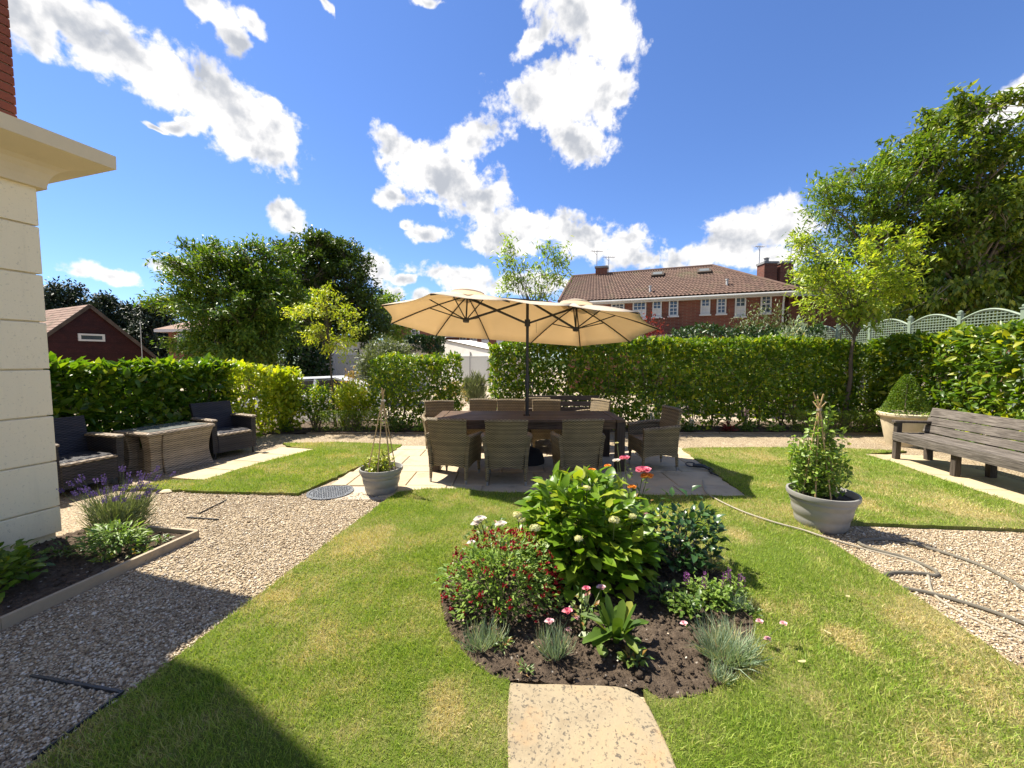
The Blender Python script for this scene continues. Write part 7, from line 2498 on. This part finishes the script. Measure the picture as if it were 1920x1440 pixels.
# --- pots
def pea_plant(name, label, c, z, rx, h, n, mat, seed, L=.05, W=.032, taper=.6):
    r = np.random.default_rng(seed)
    t = thing(name, (c[0], c[1], z), label, 'plant')
    mb = MB(); pr = random.Random(seed); P = []
    for k in range(34):
        a = pr.uniform(0, 6.28); q = pr.uniform(.2, 1)
        H = h * pr.uniform(.45, 1.05) * (1.1 - .5 * q)
        x0, y0 = rx * .55 * q * math.cos(a), rx * .55 * q * math.sin(a)
        x1, y1 = rx * q * math.cos(a) * taper * pr.uniform(.7, 1.5), rx * q * math.sin(a) * taper * pr.uniform(.7, 1.5)
        pts = smooth_path([(c[0] + x0, c[1] + y0, z), (c[0] + x1 * 1.3 + pr.uniform(-.03, .03), c[1] + y1 * 1.3, z + H * .5), (c[0] + x1 + pr.uniform(-.05, .05), c[1] + y1, z + H)], 5)
        mb.tube(pts, [.003] * len(pts), 4, cap=False); P += pts[1:]
    mb.build('stems', M['stem_green'], t, local=False)
    P = np.array([tuple(p) for p in P])
    w = np.clip(1.25 - (P[:, 2] - z) / h, .2, 1); i = r.choice(len(P), n, p=w / w.sum())
    pos = P[i] + r.normal(size=(n, 3)) * .022
    ax = unit(rdirs(n, r) + np.column_stack([pos[:, 0] - c[0], pos[:, 1] - c[1], np.full(n, .05)]) * 2.5 + np.array([0, 0, .35]))
    q = r.uniform(.5, 1.2, n)
    LB().add(pos, ax, unit(rdirs(n, r) * .8 + np.array([0, 0, 1])), L * q, W * q, kind='fold', fold=.2, droop=.2).build('foliage', M[mat], t)
    return t


pea_plant('sweet_pea', 'leafy green sweet peas climbing the canes in the right pot', (pr_c.x - .045, pr_c.y + .17), .30, .25, .90, 2500, 'pea_leaf', 301, .05, .03)
pea_plant('sweet_pea', 'short lime green sweet peas in the left pot', (pl_c.x, pl_c.y + .13), .26, .19, .26, 620, 'pea_leaf_lime', 302, .045, .03)

# --- bed beside the house
lv = thing('lavender', (-3.62, 3.52, .02), 'lavender bush with purple flower heads at the house corner', 'plant')
r = np.random.default_rng(310); n = 1700
a = r.uniform(0, 6.283, n); q = r.uniform(0, 1, n) ** .6
bx = np.column_stack([-3.62 + np.cos(a) * .20 * q, 3.55 + np.sin(a) * .18 * q, np.full(n, .03) + r.uniform(0, .25, n)])
ax = np.column_stack([np.cos(a) * q * .75 + .12, np.sin(a) * q * .6, np.full(n, 1.0)]) + r.normal(size=(n, 3)) * .25
LB().add(bx, ax, rdirs(n, r), r.uniform(.08, .22, n), np.full(n, .0055), kind='blade', droop=.15).build('foliage', M['lavender_leaf'], lv)
for k in range(52):
    a = random.uniform(0, 6.283); q = random.uniform(.1, 1) ** .6
    b0 = Vector((-3.62 + math.cos(a) * .14 * q, 3.55 + math.sin(a) * .14 * q, .15)); L = random.uniform(.26, .47)
    d = Vector((math.cos(a) * q * .78 + .16, math.sin(a) * q * .6, 1)).normalized()
    tip = b0 + d * L
    mb = MB(); mb.tube([b0, tip], [.0016, .0014], 4, cap=False)
    st = mb.build('stalk', M['stem_green'], lv, local=False)
    rr = np.random.default_rng(400 + k); m = 30
    tt = rr.uniform(0, 1, m); aa = rr.uniform(0, 6.283, m)
    pos = np.array([tuple(tip - d * .055 * u) for u in tt]) + np.column_stack([np.cos(aa), np.sin(aa), np.zeros(m)]) * .008
    lb = LB(); lb.add(pos, np.column_stack([np.cos(aa), np.sin(aa), np.full(m, .9)]), rdirs(m, rr), np.full(m, .014), np.full(m, .010), kind='rhomb'); lb.build('flower_spike', M['petal_lavender'], st)
g = G(215, 1040)
bush_plant('leafy_clump', 'clump of narrow fresh green leaves in front of the lavender', (g.x, g.y, .03), .23, .16, .19, 'salvia_leaf', 460, .075, .018, 320, stems=10, shell=.6, up=.2)
bush_plant('geranium', 'dark green lobed-leaf plant in the shade of the house wall', (-3.62, 2.62, .03), .30, .28, .24, 'box_leaf', 420, .065, .05, 321, stems=8, shell=.7)
bush_plant('sedum', 'upright fleshy plant at the left edge against the wall', (-3.98, 2.78, .03), .17, .15, .42, 'ivy_leaf', 240, .06, .026, 322, stems=8, shell=.9, up=.6)
for i, (px, py, rx, h, n, mt_, lab) in enumerate(((194, 1060, .055, .05, 40, 'pea_leaf_lime', 'tiny lime seedling in the sunny house bed'), (270, 1045, .10, .05, 60, 'rose_leaf_light', 'dry low weed beside the timber edging'), (303, 1023, .06, .05, 36, 'weed_leaf', 'small weed in the corner of the timber edging'), (115, 1050, .12, .11, 90, 'weed_leaf', 'shaded leafy weed beside the geranium'))):
    g = G(px, py)
    bush_plant('low_plant', lab, (g.x, g.y, .03), rx, rx, h, mt_, n, .04, .016, 330 + i, kind='rhomb', stems=2, shell=.9, z0=.01, group='small plants in the house bed')

# --- plants at the foot of the far hedge
for i, (px, rx, h, n, mt_, lab) in enumerate(((1290, .16, .22, 120, 'weed_leaf', 'leafy green plant at the hedge foot behind the right wicker chair'), (1400, .18, .2, 120, 'weed_leaf', 'low green plant at the hedge foot, second from the right chair'),
                                              (1455, .16, .18, 110, 'pea_leaf', 'pale green plant at the hedge foot left of the box bushes'), (1365, .15, .18, 90, 'maple_red', 'dark red leafed plant at the foot of the far hedge'),
                                              (745, .22, .30, 200, 'weed_leaf', 'leafy plant at the hedge foot behind the left pot'), (790, .18, .22, 120, 'pea_leaf', 'small pale plant left of the wicker chairs'), (540, .16, .16, 90, 'weed_leaf', 'low weeds at the foot of the upright laurel'))):
    bush_plant('border_plant', lab, (D(px, 800, 8.52).x, 8.52, .03), rx, .12, h, mt_, n, .085, .04, 340 + i, stems=3, shell=.9, z0=.01, group='small plants along the hedge foot')
for i, (px, py, lab) in enumerate(((1223, 775, 'white flower spike behind the right wicker chair'), (1400, 768, 'pale pink flower spike against the hedge'), (1298, 785, 'short white flower on a thin stalk by the hedge'))):
    p = D(px, py, 8.5); t = thing('flower_spike', (p.x, 8.5, .03), lab, 'flower')
    mb = MB(); mb.tube([(0, 0, 0), (.01, 0, p.z - .03)], [.004, .003], 5); mb.build('stalk', M['stem_green'], t)
    rr = np.random.default_rng(360 + i); m = 46; a = rr.uniform(0, 6.3, m)
    lb = LB(); lb.add(np.column_stack([p.x + .02 * np.cos(a), 8.5 + .02 * np.sin(a), p.z - rr.uniform(0, .16, m)]), np.column_stack([np.cos(a), np.sin(a), np.full(m, .4)]), rdirs(m, rr), np.full(m, .03), np.full(m, .02), kind='rhomb')
    lb.build('bloom', M['petal_white' if i != 1 else 'petal_pale_pink'], t)
# fallen leaves on the lawn
for i, (px, py, lab) in enumerate(((1588, 1135, 'pale fallen leaf on the lawn right of the bed'), (1550, 1205, 'brown curled leaf on the right lawn, nearer the gravel'), (1503, 1262, 'pinkish fallen leaf on the lawn near the bed rim'))):
    g = G(px, py); V = []
    t = np.linspace(0, 1, 6)
    V = []; F = []
    for k, q in enumerate(t):
        w = .018 * math.sin(math.pi * min(q * .9 + .08, 1)); V += [(q * .06 - .03, -w, .006 + .012 * abs(q - .5)), (q * .06 - .03, 0, .002 + .008 * q), (q * .06 - .03, w, .008)]
    for k in range(5):
        for j in range(2): F.append((k * 3 + j, k * 3 + j + 1, k * 3 + 4 + j, k * 3 + 3 + j))
    o = MB().add(V, F).build('fallen_leaf', M['dry_stalk'], smooth=True); o.location = (g.x, g.y, .058); o.rotation_euler = (.15, .1, i * 1.3 + .5); o.scale = (.7, .6, .8)
    tag(o, lab, 'leaf', 'fallen leaves on the lawn')
